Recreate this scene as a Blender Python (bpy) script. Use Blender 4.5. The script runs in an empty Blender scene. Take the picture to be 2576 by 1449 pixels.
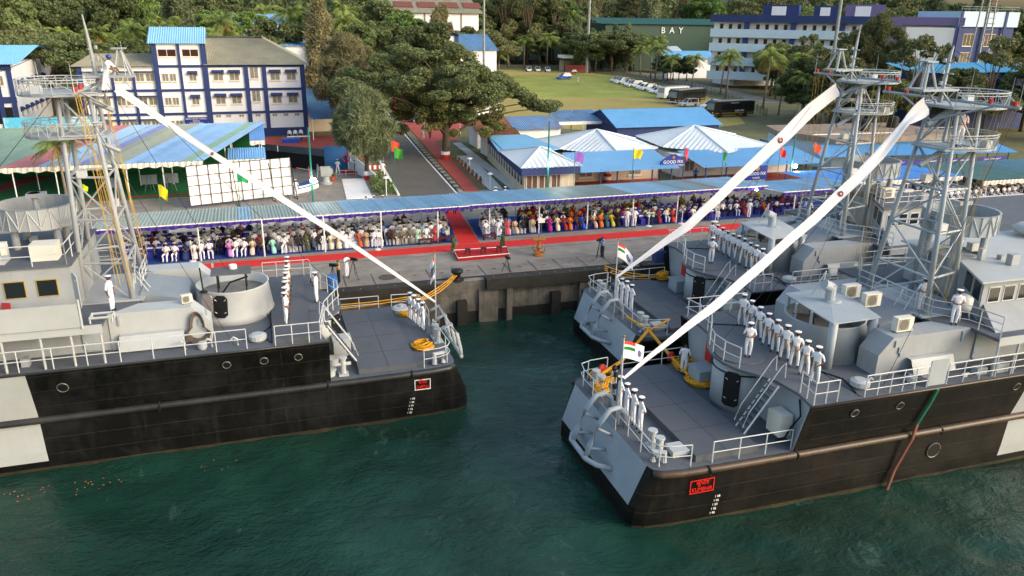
import bpy, math, random
import numpy as np
from mathutils import Vector, Matrix
random.seed(7)
PI = math.pi
R = math.radians
scene = bpy.context.scene
col = scene.collection

# ---------------------------------------------------------------- camera
F_PX, W_PX, CXP, CYP, YH = 1950.0, 2576.0, 1288.0, 724.5, 40.0
CAM_H = 20.5
pitch = math.atan((CYP - YH) / F_PX)
yaw = R(-18.0)
roll = math.atan(83 / 5556)
fwd = Vector((-math.sin(yaw) * math.cos(pitch), math.cos(yaw) * math.cos(pitch), -math.sin(pitch)))
rgt = Vector((math.cos(yaw), math.sin(yaw), 0))
upv = rgt.cross(fwd)
r2 = rgt * math.cos(roll) + upv * math.sin(roll)
u2 = -rgt * math.sin(roll) + upv * math.cos(roll)
cam_d = bpy.data.cameras.new('camera')
cam_d.sensor_width = 36
cam_d.lens = 36 * F_PX / W_PX
cam_d.clip_start = 0.5
cam_d.clip_end = 3000
cam = bpy.data.objects.new('camera', cam_d)
col.objects.link(cam)
cam.matrix_world = Matrix(((r2.x, u2.x, -fwd.x, 0), (r2.y, u2.y, -fwd.y, 0), (r2.z, u2.z, -fwd.z, CAM_H), (0, 0, 0, 1)))
scene.camera = cam

# ---------------------------------------------------------------- world and sun
SUN_EL, SUN_AZ = 24.0, 132.0      # azimuth clockwise from +Y, where the light comes from
world = bpy.data.worlds.new('World')
scene.world = world
world.use_nodes = True
wn = world.node_tree
bg = wn.nodes['Background']
sky = wn.nodes.new('ShaderNodeTexSky')
sky.sky_type = 'NISHITA'
sky.sun_disc = False
sky.sun_elevation = R(SUN_EL)
sky.sun_rotation = R(SUN_AZ)
sky.air_density = 1.4
sky.dust_density = 4.0
sky.ozone_density = 1.5
wn.links.new(sky.outputs[0], bg.inputs[0])
bg.inputs[1].default_value = 0.15
sun_d = bpy.data.lights.new('sun', 'SUN')
sun_d.energy = 0.6
sun_d.angle = R(32)
sun_d.color = (1.0, 0.965, 0.92)
sun = bpy.data.objects.new('sun', sun_d)
col.objects.link(sun)
sdir = Vector((math.sin(R(SUN_AZ)) * math.cos(R(SUN_EL)), math.cos(R(SUN_AZ)) * math.cos(R(SUN_EL)), math.sin(R(SUN_EL))))
sun.rotation_euler = sdir.to_track_quat('Z', 'Y').to_euler()
scene.view_settings.view_transform = 'Standard'
scene.view_settings.look = 'None'
scene.view_settings.gamma = 1
scene.view_settings.use_curve_mapping = False
scene.view_settings.exposure = 1.08
scene.render.engine = 'CYCLES'
scene.cycles.max_bounces = 6
scene.cycles.diffuse_bounces = 3
scene.cycles.glossy_bounces = 3
scene.cycles.transmission_bounces = 2

# ---------------------------------------------------------------- helpers
def srgb(h):
    h = h.lstrip('#')
    c = [int(h[i:i + 2], 16) / 255 for i in (0, 2, 4)]
    return tuple(x / 12.92 if x <= 0.04045 else ((x + 0.055) / 1.055) ** 2.4 for x in c)

MATS = {}
def mat(name, c, rough=0.6, metal=0.0, var=0.12, scale=1.5, bump=0.0, bscale=20.0, dirt=0.0, dirtc='#4a4038',
        objcol=False, rnd=0.0, streak=0.0, spec=0.4, sheen=None, alpha=None):
    """procedural paint/cloth/stone: base colour, soft variation, optional dirt patches, rust streaks and relief"""
    if name in MATS:
        return MATS[name]
    m = bpy.data.materials.new(name)
    m.use_nodes = True
    nt = m.node_tree
    N, L = nt.nodes, nt.links
    b = N['Principled BSDF']
    b.inputs['Roughness'].default_value = rough
    b.inputs['Metallic'].default_value = metal
    b.inputs['Specular IOR Level'].default_value = spec
    cc = srgb(c) if isinstance(c, str) else c
    tc = N.new('ShaderNodeTexCoord')
    src = None
    rgb = N.new('ShaderNodeRGB')
    rgb.outputs[0].default_value = (*cc, 1)
    src = rgb.outputs[0]
    if objcol:
        oi = N.new('ShaderNodeObjectInfo')
        src = oi.outputs['Color']
    geo = N.new('ShaderNodeNewGeometry')
    if var > 0:
        nz = N.new('ShaderNodeTexNoise')
        nz.inputs['Scale'].default_value = scale
        nz.inputs['Detail'].default_value = 5
        nz.inputs['Roughness'].default_value = 0.62
        L.new(geo.outputs['Position'], nz.inputs['Vector'])
        mr = N.new('ShaderNodeMapRange')
        mr.inputs[1].default_value = 0.3
        mr.inputs[2].default_value = 0.7
        mr.inputs[3].default_value = 1 - var
        mr.inputs[4].default_value = 1 + var
        L.new(nz.outputs[0], mr.inputs[0])
        mx = N.new('ShaderNodeVectorMath')
        mx.operation = 'SCALE'
        L.new(src, mx.inputs[0])
        L.new(mr.outputs[0], mx.inputs[3])
        src = mx.outputs[0]
    if rnd > 0:
        oi = N.new('ShaderNodeObjectInfo')
        ml = N.new('ShaderNodeMath')
        ml.operation = 'MULTIPLY_ADD'
        L.new(oi.outputs['Random'], ml.inputs[0])
        ml.inputs[1].default_value = rnd
        ml.inputs[2].default_value = 1 - rnd / 2
        vm = N.new('ShaderNodeVectorMath')
        vm.operation = 'SCALE'
        L.new(src, vm.inputs[0])
        L.new(ml.outputs[0], vm.inputs[3])
        src = vm.outputs[0]
    def patch(src, vec_scale, amount, colr, lo, hi):
        mp = N.new('ShaderNodeMapping')
        mp.inputs['Scale'].default_value = vec_scale
        L.new(geo.outputs['Position'], mp.inputs[0])
        n2 = N.new('ShaderNodeTexNoise')
        n2.inputs['Scale'].default_value = 1.0
        n2.inputs['Detail'].default_value = 6
        n2.inputs['Roughness'].default_value = 0.68
        L.new(mp.outputs[0], n2.inputs['Vector'])
        r = N.new('ShaderNodeMapRange')
        r.inputs[1].default_value = lo
        r.inputs[2].default_value = hi
        r.inputs[3].default_value = 0
        r.inputs[4].default_value = amount
        L.new(n2.outputs[0], r.inputs[0])
        mi = N.new('ShaderNodeMix')
        mi.data_type = 'RGBA'
        L.new(r.outputs[0], mi.inputs[0])
        L.new(src, mi.inputs[6])
        mi.inputs[7].default_value = (*srgb(colr), 1)
        return mi.outputs[2]
    if dirt > 0:
        src = patch(src, (0.45, 0.45, 0.45), dirt, dirtc, 0.46, 0.72)
    if streak > 0:
        src = patch(src, (2.6, 2.6, 0.22), streak, dirtc, 0.5, 0.78)
    L.new(src, b.inputs['Base Color'])
    if bump > 0:
        n3 = N.new('ShaderNodeTexNoise')
        n3.inputs['Scale'].default_value = bscale
        n3.inputs['Detail'].default_value = 4
        L.new(geo.outputs['Position'], n3.inputs['Vector'])
        bp = N.new('ShaderNodeBump')
        bp.inputs['Strength'].default_value = bump
        bp.inputs['Distance'].default_value = 0.05
        L.new(n3.outputs[0], bp.inputs['Height'])
        L.new(bp.outputs[0], b.inputs['Normal'])
    MATS[name] = m
    return m

class MB:
    """collects shapes; obj() links them as one mesh object"""
    def __init__(s):
        s.v, s.f, s.m = [], [], []
    def add(s, vs, fs, mi=0):
        o = len(s.v)
        s.v.extend([tuple(p) for p in vs])
        for f in fs:
            s.f.append(tuple(i + o for i in f))
            s.m.append(mi)
        return s
    def box(s, x0, x1, y0, y1, z0, z1, mi=0):
        vs = [(x0, y0, z0), (x1, y0, z0), (x1, y1, z0), (x0, y1, z0), (x0, y0, z1), (x1, y0, z1), (x1, y1, z1), (x0, y1, z1)]
        return s.add(vs, [(0, 3, 2, 1), (4, 5, 6, 7), (0, 1, 5, 4), (1, 2, 6, 5), (2, 3, 7, 6), (3, 0, 4, 7)], mi)
    def cbox(s, c, sx, sy, sz, rz=0.0, mi=0):
        ca, sa = math.cos(rz), math.sin(rz)
        vs = []
        for dz in (0, sz):
            for dx, dy in ((-sx, -sy), (sx, -sy), (sx, sy), (-sx, sy)):
                x, y = dx / 2, dy / 2
                vs.append((c[0] + x * ca - y * sa, c[1] + x * sa + y * ca, c[2] + dz))
        return s.add(vs, [(0, 3, 2, 1), (4, 5, 6, 7), (0, 1, 5, 4), (1, 2, 6, 5), (2, 3, 7, 6), (3, 0, 4, 7)], mi)
    def prism(s, poly, z0, z1, mi=0, top=None):
        n = len(poly)
        tp = top or poly
        vs = [(*p, z0) for p in poly] + [(*p, z1) for p in tp]
        a = sum(poly[i][0] * poly[(i + 1) % n][1] - poly[(i + 1) % n][0] * poly[i][1] for i in range(n))
        fs = [tuple(range(n - 1, -1, -1)), tuple(range(n, 2 * n))] + [(i, (i + 1) % n, n + (i + 1) % n, n + i) for i in range(n)]
        if a < 0:
            fs = [tuple(reversed(f)) for f in fs]
        return s.add(vs, fs, mi)
    def tube(s, pts, r, n=6, mi=0, closed=False, r1=None):
        pts = [Vector(p) for p in pts]
        k = len(pts)
        rings = []
        for i, p in enumerate(pts):
            if closed:
                d = pts[(i + 1) % k] - pts[i - 1]
            else:
                d = pts[min(i + 1, k - 1)] - pts[max(i - 1, 0)]
            if d.length < 1e-9:
                d = Vector((0, 0, 1))
            d.normalize()
            a = Vector((0, 0, 1)) if abs(d.z) < 0.93 else Vector((1, 0, 0))
            x = d.cross(a).normalized()
            y = x.cross(d)
            rr = r if r1 is None else r + (r1 - r) * i / max(1, k - 1)
            if isinstance(r, (list, tuple)):
                rr = r[i]
            rings.append([p + (x * math.cos(2 * PI * j / n) + y * math.sin(2 * PI * j / n)) * rr for j in range(n)])
        vs = [q for g in rings for q in g]
        fs = []
        for i in range(k if closed else k - 1):
            a0, b0 = i * n, ((i + 1) % k) * n
            for j in range(n):
                fs.append((a0 + j, b0 + j, b0 + (j + 1) % n, a0 + (j + 1) % n))
        if not closed:
            fs.append(tuple(range(n)))
            fs.append(tuple(reversed(range((k - 1) * n, k * n))))
        return s.add(vs, fs, mi)
    def lathe(s, prof, c=(0, 0, 0), n=16, mi=0, a0=0.0, a1=2 * PI, sy=1.0):
        full = abs(a1 - a0 - 2 * PI) < 1e-6
        m = n if full else n + 1
        vs = []
        for r, z in prof:
            for j in range(m):
                a = a0 + (a1 - a0) * j / n
                vs.append((c[0] + r * math.cos(a), c[1] + r * math.sin(a) * sy, c[2] + z))
        fs = []
        for i in range(len(prof) - 1):
            for j in range(n):
                j2 = (j + 1) % m
                fs.append((i * m + j, i * m + j2, (i + 1) * m + j2, (i + 1) * m + j))
        if full and prof[0][0] > 1e-6:
            fs.append(tuple(reversed(range(m))))
        if full and prof[-1][0] > 1e-6 and not (len(prof) == 2 and prof[0][1] == prof[1][1]):
            fs.append(tuple(range((len(prof) - 1) * m, len(prof) * m)))
        return s.add(vs, fs, mi)
    def quad(s, a, b, c, d, mi=0):
        return s.add([a, b, c, d], [(0, 1, 2, 3)], mi)
    def poly(s, pts, mi=0):
        return s.add(pts, [tuple(range(len(pts)))], mi)
    def slab(s, a, b, c, d, t, mi=0):
        """quad given thickness t along its normal (downwards/backwards)"""
        A, B, C, D = map(Vector, (a, b, c, d))
        n = (B - A).cross(D - A).normalized() * -t
        vs = [A, B, C, D, A + n, B + n, C + n, D + n]
        return s.add(vs, [(0, 1, 2, 3), (7, 6, 5, 4), (0, 4, 5, 1), (1, 5, 6, 2), (2, 6, 7, 3), (3, 7, 4, 0)], mi)
    def mesh(s, name, mats, smooth=False):
        me = bpy.data.meshes.new(name)
        me.from_pydata(s.v, [], s.f)
        for m_ in (mats if isinstance(mats, (list, tuple)) else [mats]):
            me.materials.append(m_)
        if any(s.m):
            me.polygons.foreach_set('material_index', s.m)
        if smooth:
            me.polygons.foreach_set('use_smooth', [True] * len(me.polygons))
        me.update()
        return me
    def obj(s, name, mats, parent=None, loc=(0, 0, 0), rz=0.0, smooth=False):
        return link(name, s.mesh(name, mats, smooth), parent, loc, rz)

def link(name, me, parent=None, loc=(0, 0, 0), rz=0.0, scale=None):
    o = bpy.data.objects.new(name, me)
    col.objects.link(o)
    o.location = loc
    o.rotation_euler = (0, 0, rz)
    if scale is not None:
        o.scale = scale if isinstance(scale, (tuple, list)) else (scale,) * 3
    if parent is not None:
        o.parent = parent
    return o

def tag(o, label, cat, group=None, kind=None):
    o['label'] = label
    o['category'] = cat
    if group:
        o['group'] = group
    if kind:
        o['kind'] = kind
    return o
def thing(name, label, cat, loc=(0, 0, 0), rz=0.0, group=None, scale=None):
    return tag(link(name, None, None, loc, rz, scale), label, cat, group)
def struct(o, label=None):
    o['kind'] = 'structure'
    if label:
        o['label'] = label
    return o
def dup(root, loc, rz, label, group=None, scale=None):
    r = root.copy()
    col.objects.link(r)
    r.location = loc
    r.rotation_euler = (0, 0, rz)
    if scale is not None:
        r.scale = scale if isinstance(scale, (tuple, list)) else (scale,) * 3
    r['label'] = label
    if group:
        r['group'] = group
    for ch in list(root.children):
        c = ch.copy()
        col.objects.link(c)
        c.parent = r
        for g in list(ch.children):
            d = g.copy()
            col.objects.link(d)
            d.parent = c
    return r
ORD = ['first', 'second', 'third', 'fourth', 'fifth', 'sixth', 'seventh', 'eighth', 'ninth', 'tenth', 'eleventh', 'twelfth', 'thirteenth', 'fourteenth', 'fifteenth', 'sixteenth', 'seventeenth', 'eighteenth', 'nineteenth', 'twentieth']
def nth(i):
    if i < 20:
        return ORD[i]
    t = ['twenty', 'thirty', 'forty', 'fifty', 'sixty', 'seventy', 'eighty'][(i + 1) // 10 - 2]
    u = (i + 1) % 10
    return t + '-' + ORD[u - 1] if u else {'twenty': 'twentieth', 'thirty': 'thirtieth', 'forty': 'fortieth', 'fifty': 'fiftieth', 'sixty': 'sixtieth', 'seventy': 'seventieth', 'eighty': 'eightieth'}[t]
def text_mesh(txt, size, m, name='lettering', parent=None, matrix=None, align='CENTER', extrude=0.004):
    cu = bpy.data.curves.new(name, 'FONT')
    cu.body = txt
    cu.size = size
    cu.align_x = align
    cu.align_y = 'CENTER'
    cu.extrude = extrude
    cu.resolution_u = 2
    to = bpy.data.objects.new(name, cu)
    col.objects.link(to)
    dg = bpy.context.evaluated_depsgraph_get()
    me = bpy.data.meshes.new_from_object(to.evaluated_get(dg))
    bpy.data.objects.remove(to)
    bpy.data.curves.remove(cu)
    me.materials.clear()
    me.materials.append(m)
    o = link(name, me, parent)
    if matrix is not None:
        o.matrix_local = matrix
    return o
def frame3(o, x, y):
    """matrix with local x along x, local y along y, origin o"""
    x = Vector(x).normalized()
    z = x.cross(Vector(y)).normalized()
    y = z.cross(x)
    return Matrix(((x.x, y.x, z.x, o[0]), (x.y, y.y, z.y, o[1]), (x.z, y.z, z.z, o[2]), (0, 0, 0, 1)))
# ================================================================ the setting
QZ = 3.0                       # quay and land level above the water
def water_mat():
    m = bpy.data.materials.new('harbour_water')
    m.use_nodes = True
    nt = m.node_tree
    N, L = nt.nodes, nt.links
    b = N['Principled BSDF']
    b.inputs['Roughness'].default_value = 0.07
    b.inputs['IOR'].default_value = 1.33
    geo = N.new('ShaderNodeNewGeometry')
    def noise(scale, detail, mapping=None, rough=0.55, dist=0.0):
        n = N.new('ShaderNodeTexNoise')
        n.inputs['Scale'].default_value = scale
        n.inputs['Detail'].default_value = detail
        n.inputs['Roughness'].default_value = rough
        n.inputs['Distortion'].default_value = dist
        if mapping:
            mp = N.new('ShaderNodeMapping')
            mp.inputs['Scale'].default_value = mapping
            mp.inputs['Rotation'].default_value = (0, 0, R(25))
            L.new(geo.outputs['Position'], mp.inputs[0])
            L.new(mp.outputs[0], n.inputs['Vector'])
        else:
            L.new(geo.outputs['Position'], n.inputs['Vector'])
        return n
    big = noise(0.11, 4)
    ramp = N.new('ShaderNodeValToRGB')
    ramp.color_ramp.elements[0].position = 0.34
    ramp.color_ramp.elements[0].color = (0.005, 0.024, 0.017, 1)
    ramp.color_ramp.elements[1].position = 0.7
    ramp.color_ramp.elements[1].color = (0.012, 0.052, 0.037, 1)
    L.new(big.outputs[0], ramp.inputs[0])
    fo = noise(1.4, 7, (1.6, 0.7, 1), 0.7, 0.8)
    fo2 = noise(0.16, 3)
    mul = N.new('ShaderNodeMath')
    mul.operation = 'MULTIPLY'
    L.new(fo.outputs[0], mul.inputs[0])
    L.new(fo2.outputs[0], mul.inputs[1])
    fr = N.new('ShaderNodeMapRange')
    fr.inputs[1].default_value = 0.33
    fr.inputs[2].default_value = 0.46
    fr.inputs[4].default_value = 0.55
    L.new(mul.outputs[0], fr.inputs[0])
    mi = N.new('ShaderNodeMix')
    mi.data_type = 'RGBA'
    L.new(fr.outputs[0], mi.inputs[0])
    L.new(ramp.outputs[0], mi.inputs[6])
    mi.inputs[7].default_value = (0.07, 0.14, 0.115, 1)
    L.new(mi.outputs[2], b.inputs['Base Color'])
    n1 = noise(1.1, 5, (1.0, 1.7, 1), 0.6, 0.5)
    n2 = noise(4.5, 3, (1.0, 1.5, 1), 0.55)
    ad = N.new('ShaderNodeMath')
    ad.operation = 'MULTIPLY_ADD'
    L.new(n2.outputs[0], ad.inputs[0])
    ad.inputs[1].default_value = 0.28
    L.new(n1.outputs[0], ad.inputs[2])
    bp = N.new('ShaderNodeBump')
    calm = noise(0.07, 3, (1, 1.6, 1), 0.5, 1.5)
    cm = N.new('ShaderNodeMapRange')
    cm.inputs[1].default_value = .35
    cm.inputs[2].default_value = .68
    cm.inputs[3].default_value = .2
    cm.inputs[4].default_value = .62
    L.new(calm.outputs[0], cm.inputs[0])
    L.new(cm.outputs[0], bp.inputs['Strength'])
    bp.inputs['Distance'].default_value = 0.42
    L.new(ad.outputs[0], bp.inputs['Height'])
    L.new(bp.outputs[0], b.inputs['Normal'])
    return m
def axis(lo, hi, fine, outer):
    a = list(np.arange(lo, hi, fine)) + [hi]
    return [lo - d for d in reversed(outer)] + a + [hi + d for d in outer]
xs = np.array(axis(-40, 62, 0.36, [2, 6, 15, 40, 120, 400]))
ys = np.array([-400, -150, -60, -20, -5] + list(np.arange(0, 49.4, 0.36)) + [49.56])
gx, gy = np.meshgrid(xs, ys)
gz = np.zeros_like(gx)
rw = random.Random(3)
for k in range(16):
    lam = rw.uniform(0.9, 4.2)
    th = R(60 + rw.gauss(0, 38))
    gz += 0.009 * lam ** 0.7 * np.sin((gx * math.cos(th) + gy * math.sin(th)) * 2 * PI / lam + rw.uniform(0, 6.3) + 0.6 * np.sin(gx * .21 + k) + .6 * np.sin(gy * .17 + 2 * k))
mb = MB()
nx = len(xs)
mb.v = np.stack([gx.ravel(), gy.ravel(), gz.ravel()], 1).tolist()
mb.f = [(j * nx + i, j * nx + i + 1, (j + 1) * nx + i + 1, (j + 1) * nx + i) for j in range(len(ys) - 1) for i in range(nx - 1)]
mb.m = [0] * len(mb.f)
struct(mb.obj('water', water_mat(), smooth=True))

M_conc = mat('quay_concrete', '#8d857b', 0.85, var=0.22, scale=0.7, dirt=0.55, dirtc='#6b625a', bump=0.25, bscale=9)
M_conc2 = mat('slab_concrete', '#857c72', 0.85, var=0.2, scale=1.3, dirt=0.5, dirtc='#5e564e', bump=0.3, bscale=14)
M_wall = mat('quay_wall_concrete', '#6d665c', 0.9, var=0.35, scale=1.1, dirt=0.75, dirtc='#24221f', streak=0.85, bump=0.6, bscale=6)
M_walldark = mat('wet_wall', '#23221d', 0.6, var=0.35, scale=1.5, dirt=0.5, dirtc='#161612', bump=0.6, bscale=6)
M_timber = mat('fender_timber', '#2b2824', 0.8, var=0.3, scale=3, dirt=0.4, dirtc='#4d453c', bump=0.4, bscale=18)
M_asph = mat('asphalt', '#5d5953', 0.9, var=0.12, scale=0.4, dirt=0.35, dirtc='#6d6862', bump=0.2, bscale=30)
M_redp = mat('red_paving', '#a6483f', 0.85, var=0.15, scale=0.6, dirt=0.4, dirtc='#8a5a4e', bump=0.2, bscale=20)
M_white = mat('white_paint', '#e8e6e2', 0.6, var=0.06, scale=1.0, dirt=0.2, dirtc='#b9b3a8')
M_carpet = mat('red_carpet', '#d22c2c', 0.95, var=0.06, scale=2.0, dirt=0.2, dirtc='#b03434', bump=0.2, bscale=12)
M_bluecar = mat('blue_matting', '#1c3f86', 0.9, var=0.12, scale=1.5)
M_tarmac2 = mat('dark_kerb_stone', '#4e4a45', 0.9, var=0.2, scale=2)
M_earth = mat('earth_ground', '#696747', 0.95, var=0.3, scale=0.12, dirt=0.6, dirtc='#4b5230', bump=0.2, bscale=3)
M_paver = mat('white_paver', '#c9c9c8', 0.8, var=0.1, scale=1.5, dirt=0.3, dirtc='#9b9a96')

# land sheet and hill
mb = MB()
mb.quad((-900, 49.9, QZ), (900, 49.9, QZ), (900, 960, QZ), (-900, 960, QZ))
struct(mb.obj('ground', M_earth))
# quay: body with wall, apron sheet, cover slabs, timber fender beams
quay = struct(link('quay', None))
mb = MB()
mb.box(-300, 300, 49.6, 53.0, -4, QZ - 0.02)
mb.obj('wall', M_wall, quay)
mb = MB()
mb.box(-300, 300, 49.56, 49.62, -4, 0.75)
mb.obj('tide_band', M_walldark, quay)
mb = MB()
mb.quad((-300, 49.6, QZ + .004), (300, 49.6, QZ + .004), (300, 78.2, QZ + .004), (-300, 78.2, QZ + .004))
mb.obj('apron', M_conc, quay)
mbx = MB()
mbx.cbox((0, 0, 0), 1.86, 2.5, 0.06)
slab_me = mbx.mesh('slab', M_conc2)
mbx = MB()
mbx.cbox((0, 0, 0), 0.28, 0.1, 0.012)
lift_me = mbx.mesh('lifting_eye', M_timber)
for i in range(34):
    x = -14 + i * 1.96
    s_ = link('slab', slab_me, quay, (x, 51.7, QZ + 0.0))
    link('lifting_eye', lift_me, s_, (0, 0, 0.061))
mb = MB()
mb.lathe([(0.62, 0), (0.62, 0.02)], (7.6, 51.75, QZ + .06), 20)
mb.obj('manhole_cover', M_tarmac2, quay)
mb = MB()
mb.tube([(-14, 50.1, QZ + .1), (60, 50.1, QZ + .1)], 0.035, 5)
mb.tube([(-14, 50.22, QZ + .1), (60, 50.22, QZ + .1)], 0.03, 5)
mb.obj('pipe', M_timber, quay)
# raised timber edge beams with gaps at the bollards, broken wall pilasters between them
for x0, x1 in ((-40, 10.6), (14.1, 24.6), (26.2, 38), (40, 80)):
    mb = MB()
    mb.box(x0, x1, 49.05, 49.9, QZ - 0.62, QZ + 0.18)
    b_ = mb.obj('edge_beam', M_timber, quay)
    mb = MB()
    x = x0 + .6
    while x < x1 - .4:
        mb.lathe([(.05, 0), (.05, .03)], (x, 49.45, QZ + .18), 8)
        x += 1.15
    mb.obj('bolt', M_conc2, b_)
for x0, x1, d in ((8.2, 10.8, .18), (13.6, 15.0, .3), (15.6, 16.0, .5), (21.2, 22.0, .35), (23.6, 25.2, .9), (3.0, 4.2, .25), (-2, -1.2, .3), (30, 31.2, .5)):
    mb = MB()
    mb.box(x0, x1, 49.6 - d, 49.55, -2, QZ - .64)
    mb.obj('pilaster', M_wall, quay)
for x in (12.0, 19.0, 5.0, 22.6):
    mb = MB()
    mb.box(x, x + .7, 49.1, 49.55, -2, 1.7)
    mb.obj('fender_pile', M_timber, quay)
# carpets and matting on the apron
def sheet(name, pts, z, m, t=0.006):
    o = MB().prism(pts, QZ + 0.004, QZ + z, 0).obj(name, m)
    return o
tag(sheet('carpet', [(-30, 56.9), (75, 57.1), (75, 58.95), (-30, 58.4)], .016, M_carpet), 'long red carpet running along the concrete quay before the seats', 'carpet')
tag(sheet('carpet', [(14.55, 58.72), (16.25, 58.74), (17.3, 70), (15.9, 70)], .022, M_carpet), 'red carpet strip running back through the gap between the seat blocks', 'carpet')
tag(sheet('matting', [(-9.5, 59.35), (14.5, 59.45), (15.5, 66), (-9.5, 66)], .012, M_bluecar), 'blue floor matting under the seats left of the red aisle', 'matting')
tag(sheet('matting', [(16.45, 60.0), (58, 60.6), (58, 67), (17.2, 66.4)], .012, M_bluecar), 'blue floor matting under the seats right of the red aisle', 'matting')

# road going inland, its lines and kerbs, red footpath, lots
def strip(pts, w0, w1, z, name, m, kind=True):
    """ribbon along pts with left offset w0 and right offset w1"""
    mb = MB()
    L_, R_ = [], []
    for i, p in enumerate(pts):
        a, b = Vector(pts[max(i - 1, 0)]), Vector(pts[min(i + 1, len(pts) - 1)])
        d = (b - a).normalized()
        nrm = Vector((d.y, -d.x))
        L_.append((p[0] + nrm.x * w0, p[1] + nrm.y * w0, z))
        R_.append((p[0] + nrm.x * w1, p[1] + nrm.y * w1, z))
    for i in range(len(pts) - 1):
        mb.quad(L_[i], R_[i], R_[i + 1], L_[i + 1])
    o = mb.obj(name, m)
    return struct(o) if kind else o
rd = [(18.95, 70), (18.95, 77.8), (20.1, 100), (21.4, 122.4), (23.3, 151), (26.2, 191), (32, 260), (42, 420)]
road = strip(rd, -5.9, 0.25, QZ + .008, 'road', M_asph)
ln = strip(rd, -0.12, 0.06, QZ + .012, 'road_line', M_white)
ln.parent = road
for a, b_, nm in ((-6.15, -5.9, 'kerb'),):
    mb = MB()
    for i in range(1, len(rd) - 1):
        p, q2 = rd[i], rd[i + 1]
        mb.slab((p[0] + b_, p[1], QZ + .13), (q2[0] + b_, q2[1], QZ + .13), (q2[0] + a, q2[1], QZ + .13), (p[0] + a, p[1], QZ + .13), .14)
    k_ = mb.obj(nm, M_white)
    k_.parent = road
# black and white kerb stones between road and footpath
mbx = MB()
mbx.cbox((0, 0, 0), .5, .92, .14)
kb = mbx.mesh('kerb_stone', M_tarmac2)
mbx = MB()
mbx.cbox((0, 0, 0), .5, .92, .14)
kw = mbx.mesh('kerb_stone', mat('pale_kerb', '#8f897f', .9, var=.2, scale=2))
y = 78.4
i = 0
while y < 190:
    for (p, q2) in zip(rd, rd[1:]):
        if p[1] <= y < q2[1]:
            x = p[0] + (q2[0] - p[0]) * (y - p[1]) / (q2[1] - p[1])
            link('kerb_stone', kb if i % 2 else kw, road, (x + .5, y, QZ), -math.atan2(q2[0] - p[0], q2[1] - p[1]))
    y += 1.0
    i += 1
struct(MB().prism([(19.9, 77.9), (21.5, 77.7), (24.2, 111.6), (25.6, 112), (27.5, 112), (40, 150), (45, 215), (34, 215), (24.6, 151), (22.2, 112)], QZ + .004, QZ + .06).obj('footpath', M_redp))
struct(MB().prism([(-3.5, 99), (12.6, 99), (12.6, 121.5), (-3.5, 121.5)], QZ + .004, QZ + .012).obj('red_yard', M_redp))
pv = struct(link('white_pavement', None))
mbx = MB()
mbx.cbox((0, 0, 0), 1.5, .92, .05)
pme = mbx.mesh('paver', M_paver)
for i in range(22):
    y = 78.5 + i * .96
    w = 1 + i * .03
    link('paver', pme, pv, (23.45 + i * .075, y, QZ + .004), 0, (w, 1, 1))
struct(MB().prism([(25.0, 78), (26.2, 78), (27.6, 110), (26.4, 110)], QZ + .004, QZ + .03).obj('pavement', M_paver))
struct(MB().prism([(-30, 78.2), (6.8, 78.2), (12.4, 78.2), (12.8, 98.5), (-30, 98.5)], QZ + .002, QZ + .008).obj('parade_ground', M_conc))
# ================================================================ ships
M_grey = mat('ship_grey_paint', '#999ea2', 0.5, var=0.08, scale=0.8, dirt=0.25, dirtc='#85807a', streak=0.3, bump=.06, bscale=2)
M_greyb = mat('ship_bluegrey_paint', '#9aa3aa', 0.5, var=0.07, scale=0.8, dirt=0.2, dirtc='#7f858a', streak=0.25, bump=.06, bscale=2)
M_pale = mat('ship_pale_paint', '#abb0b2', 0.5, var=0.06, scale=0.8, dirt=0.25, dirtc='#a09c93', streak=0.25, bump=.06, bscale=2)
M_deck = mat('ship_deck_paint', '#555a62', 0.75, var=0.12, scale=0.7, dirt=0.35, dirtc='#6a6b6d', bump=0.15, bscale=25)
M_plat = mat('deck_board_paint', '#50545b', 0.8, var=0.09, scale=0.5, dirt=0.3, dirtc='#63646a', bump=0.15, bscale=12)
M_dark = mat('dark_opening', '#0d0d0e', 0.6, var=0.2)
M_glass = mat('window_glass', '#1b2226', 0.12, var=0.1, spec=0.7)
M_rail = mat('rail_paint', '#bcc0c2', 0.5, var=0.05)
M_cream = mat('cream_plastic', '#d6d3c8', 0.5, var=0.05)
M_rope = mat('yellow_rope', '#d99a1c', 0.8, var=0.2, scale=9, bump=0.6, bscale=30)
M_redsign = mat('red_board', '#b3261f', 0.5, var=0.08)
M_redlet = mat('red_lettering', '#d8231c', 0.5, var=0.03)
M_brass = mat('brass', '#c79a3a', 0.35, 0.8, var=0.1)
M_black = mat('black_rubber', '#151515', 0.6, var=0.2)
M_yframe = mat('yellow_gasket', '#a88a2c', 0.6, var=0.1)
M_halyard = mat('halyard_rope', '#bf9c4c', 0.8, var=0.1)
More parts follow.
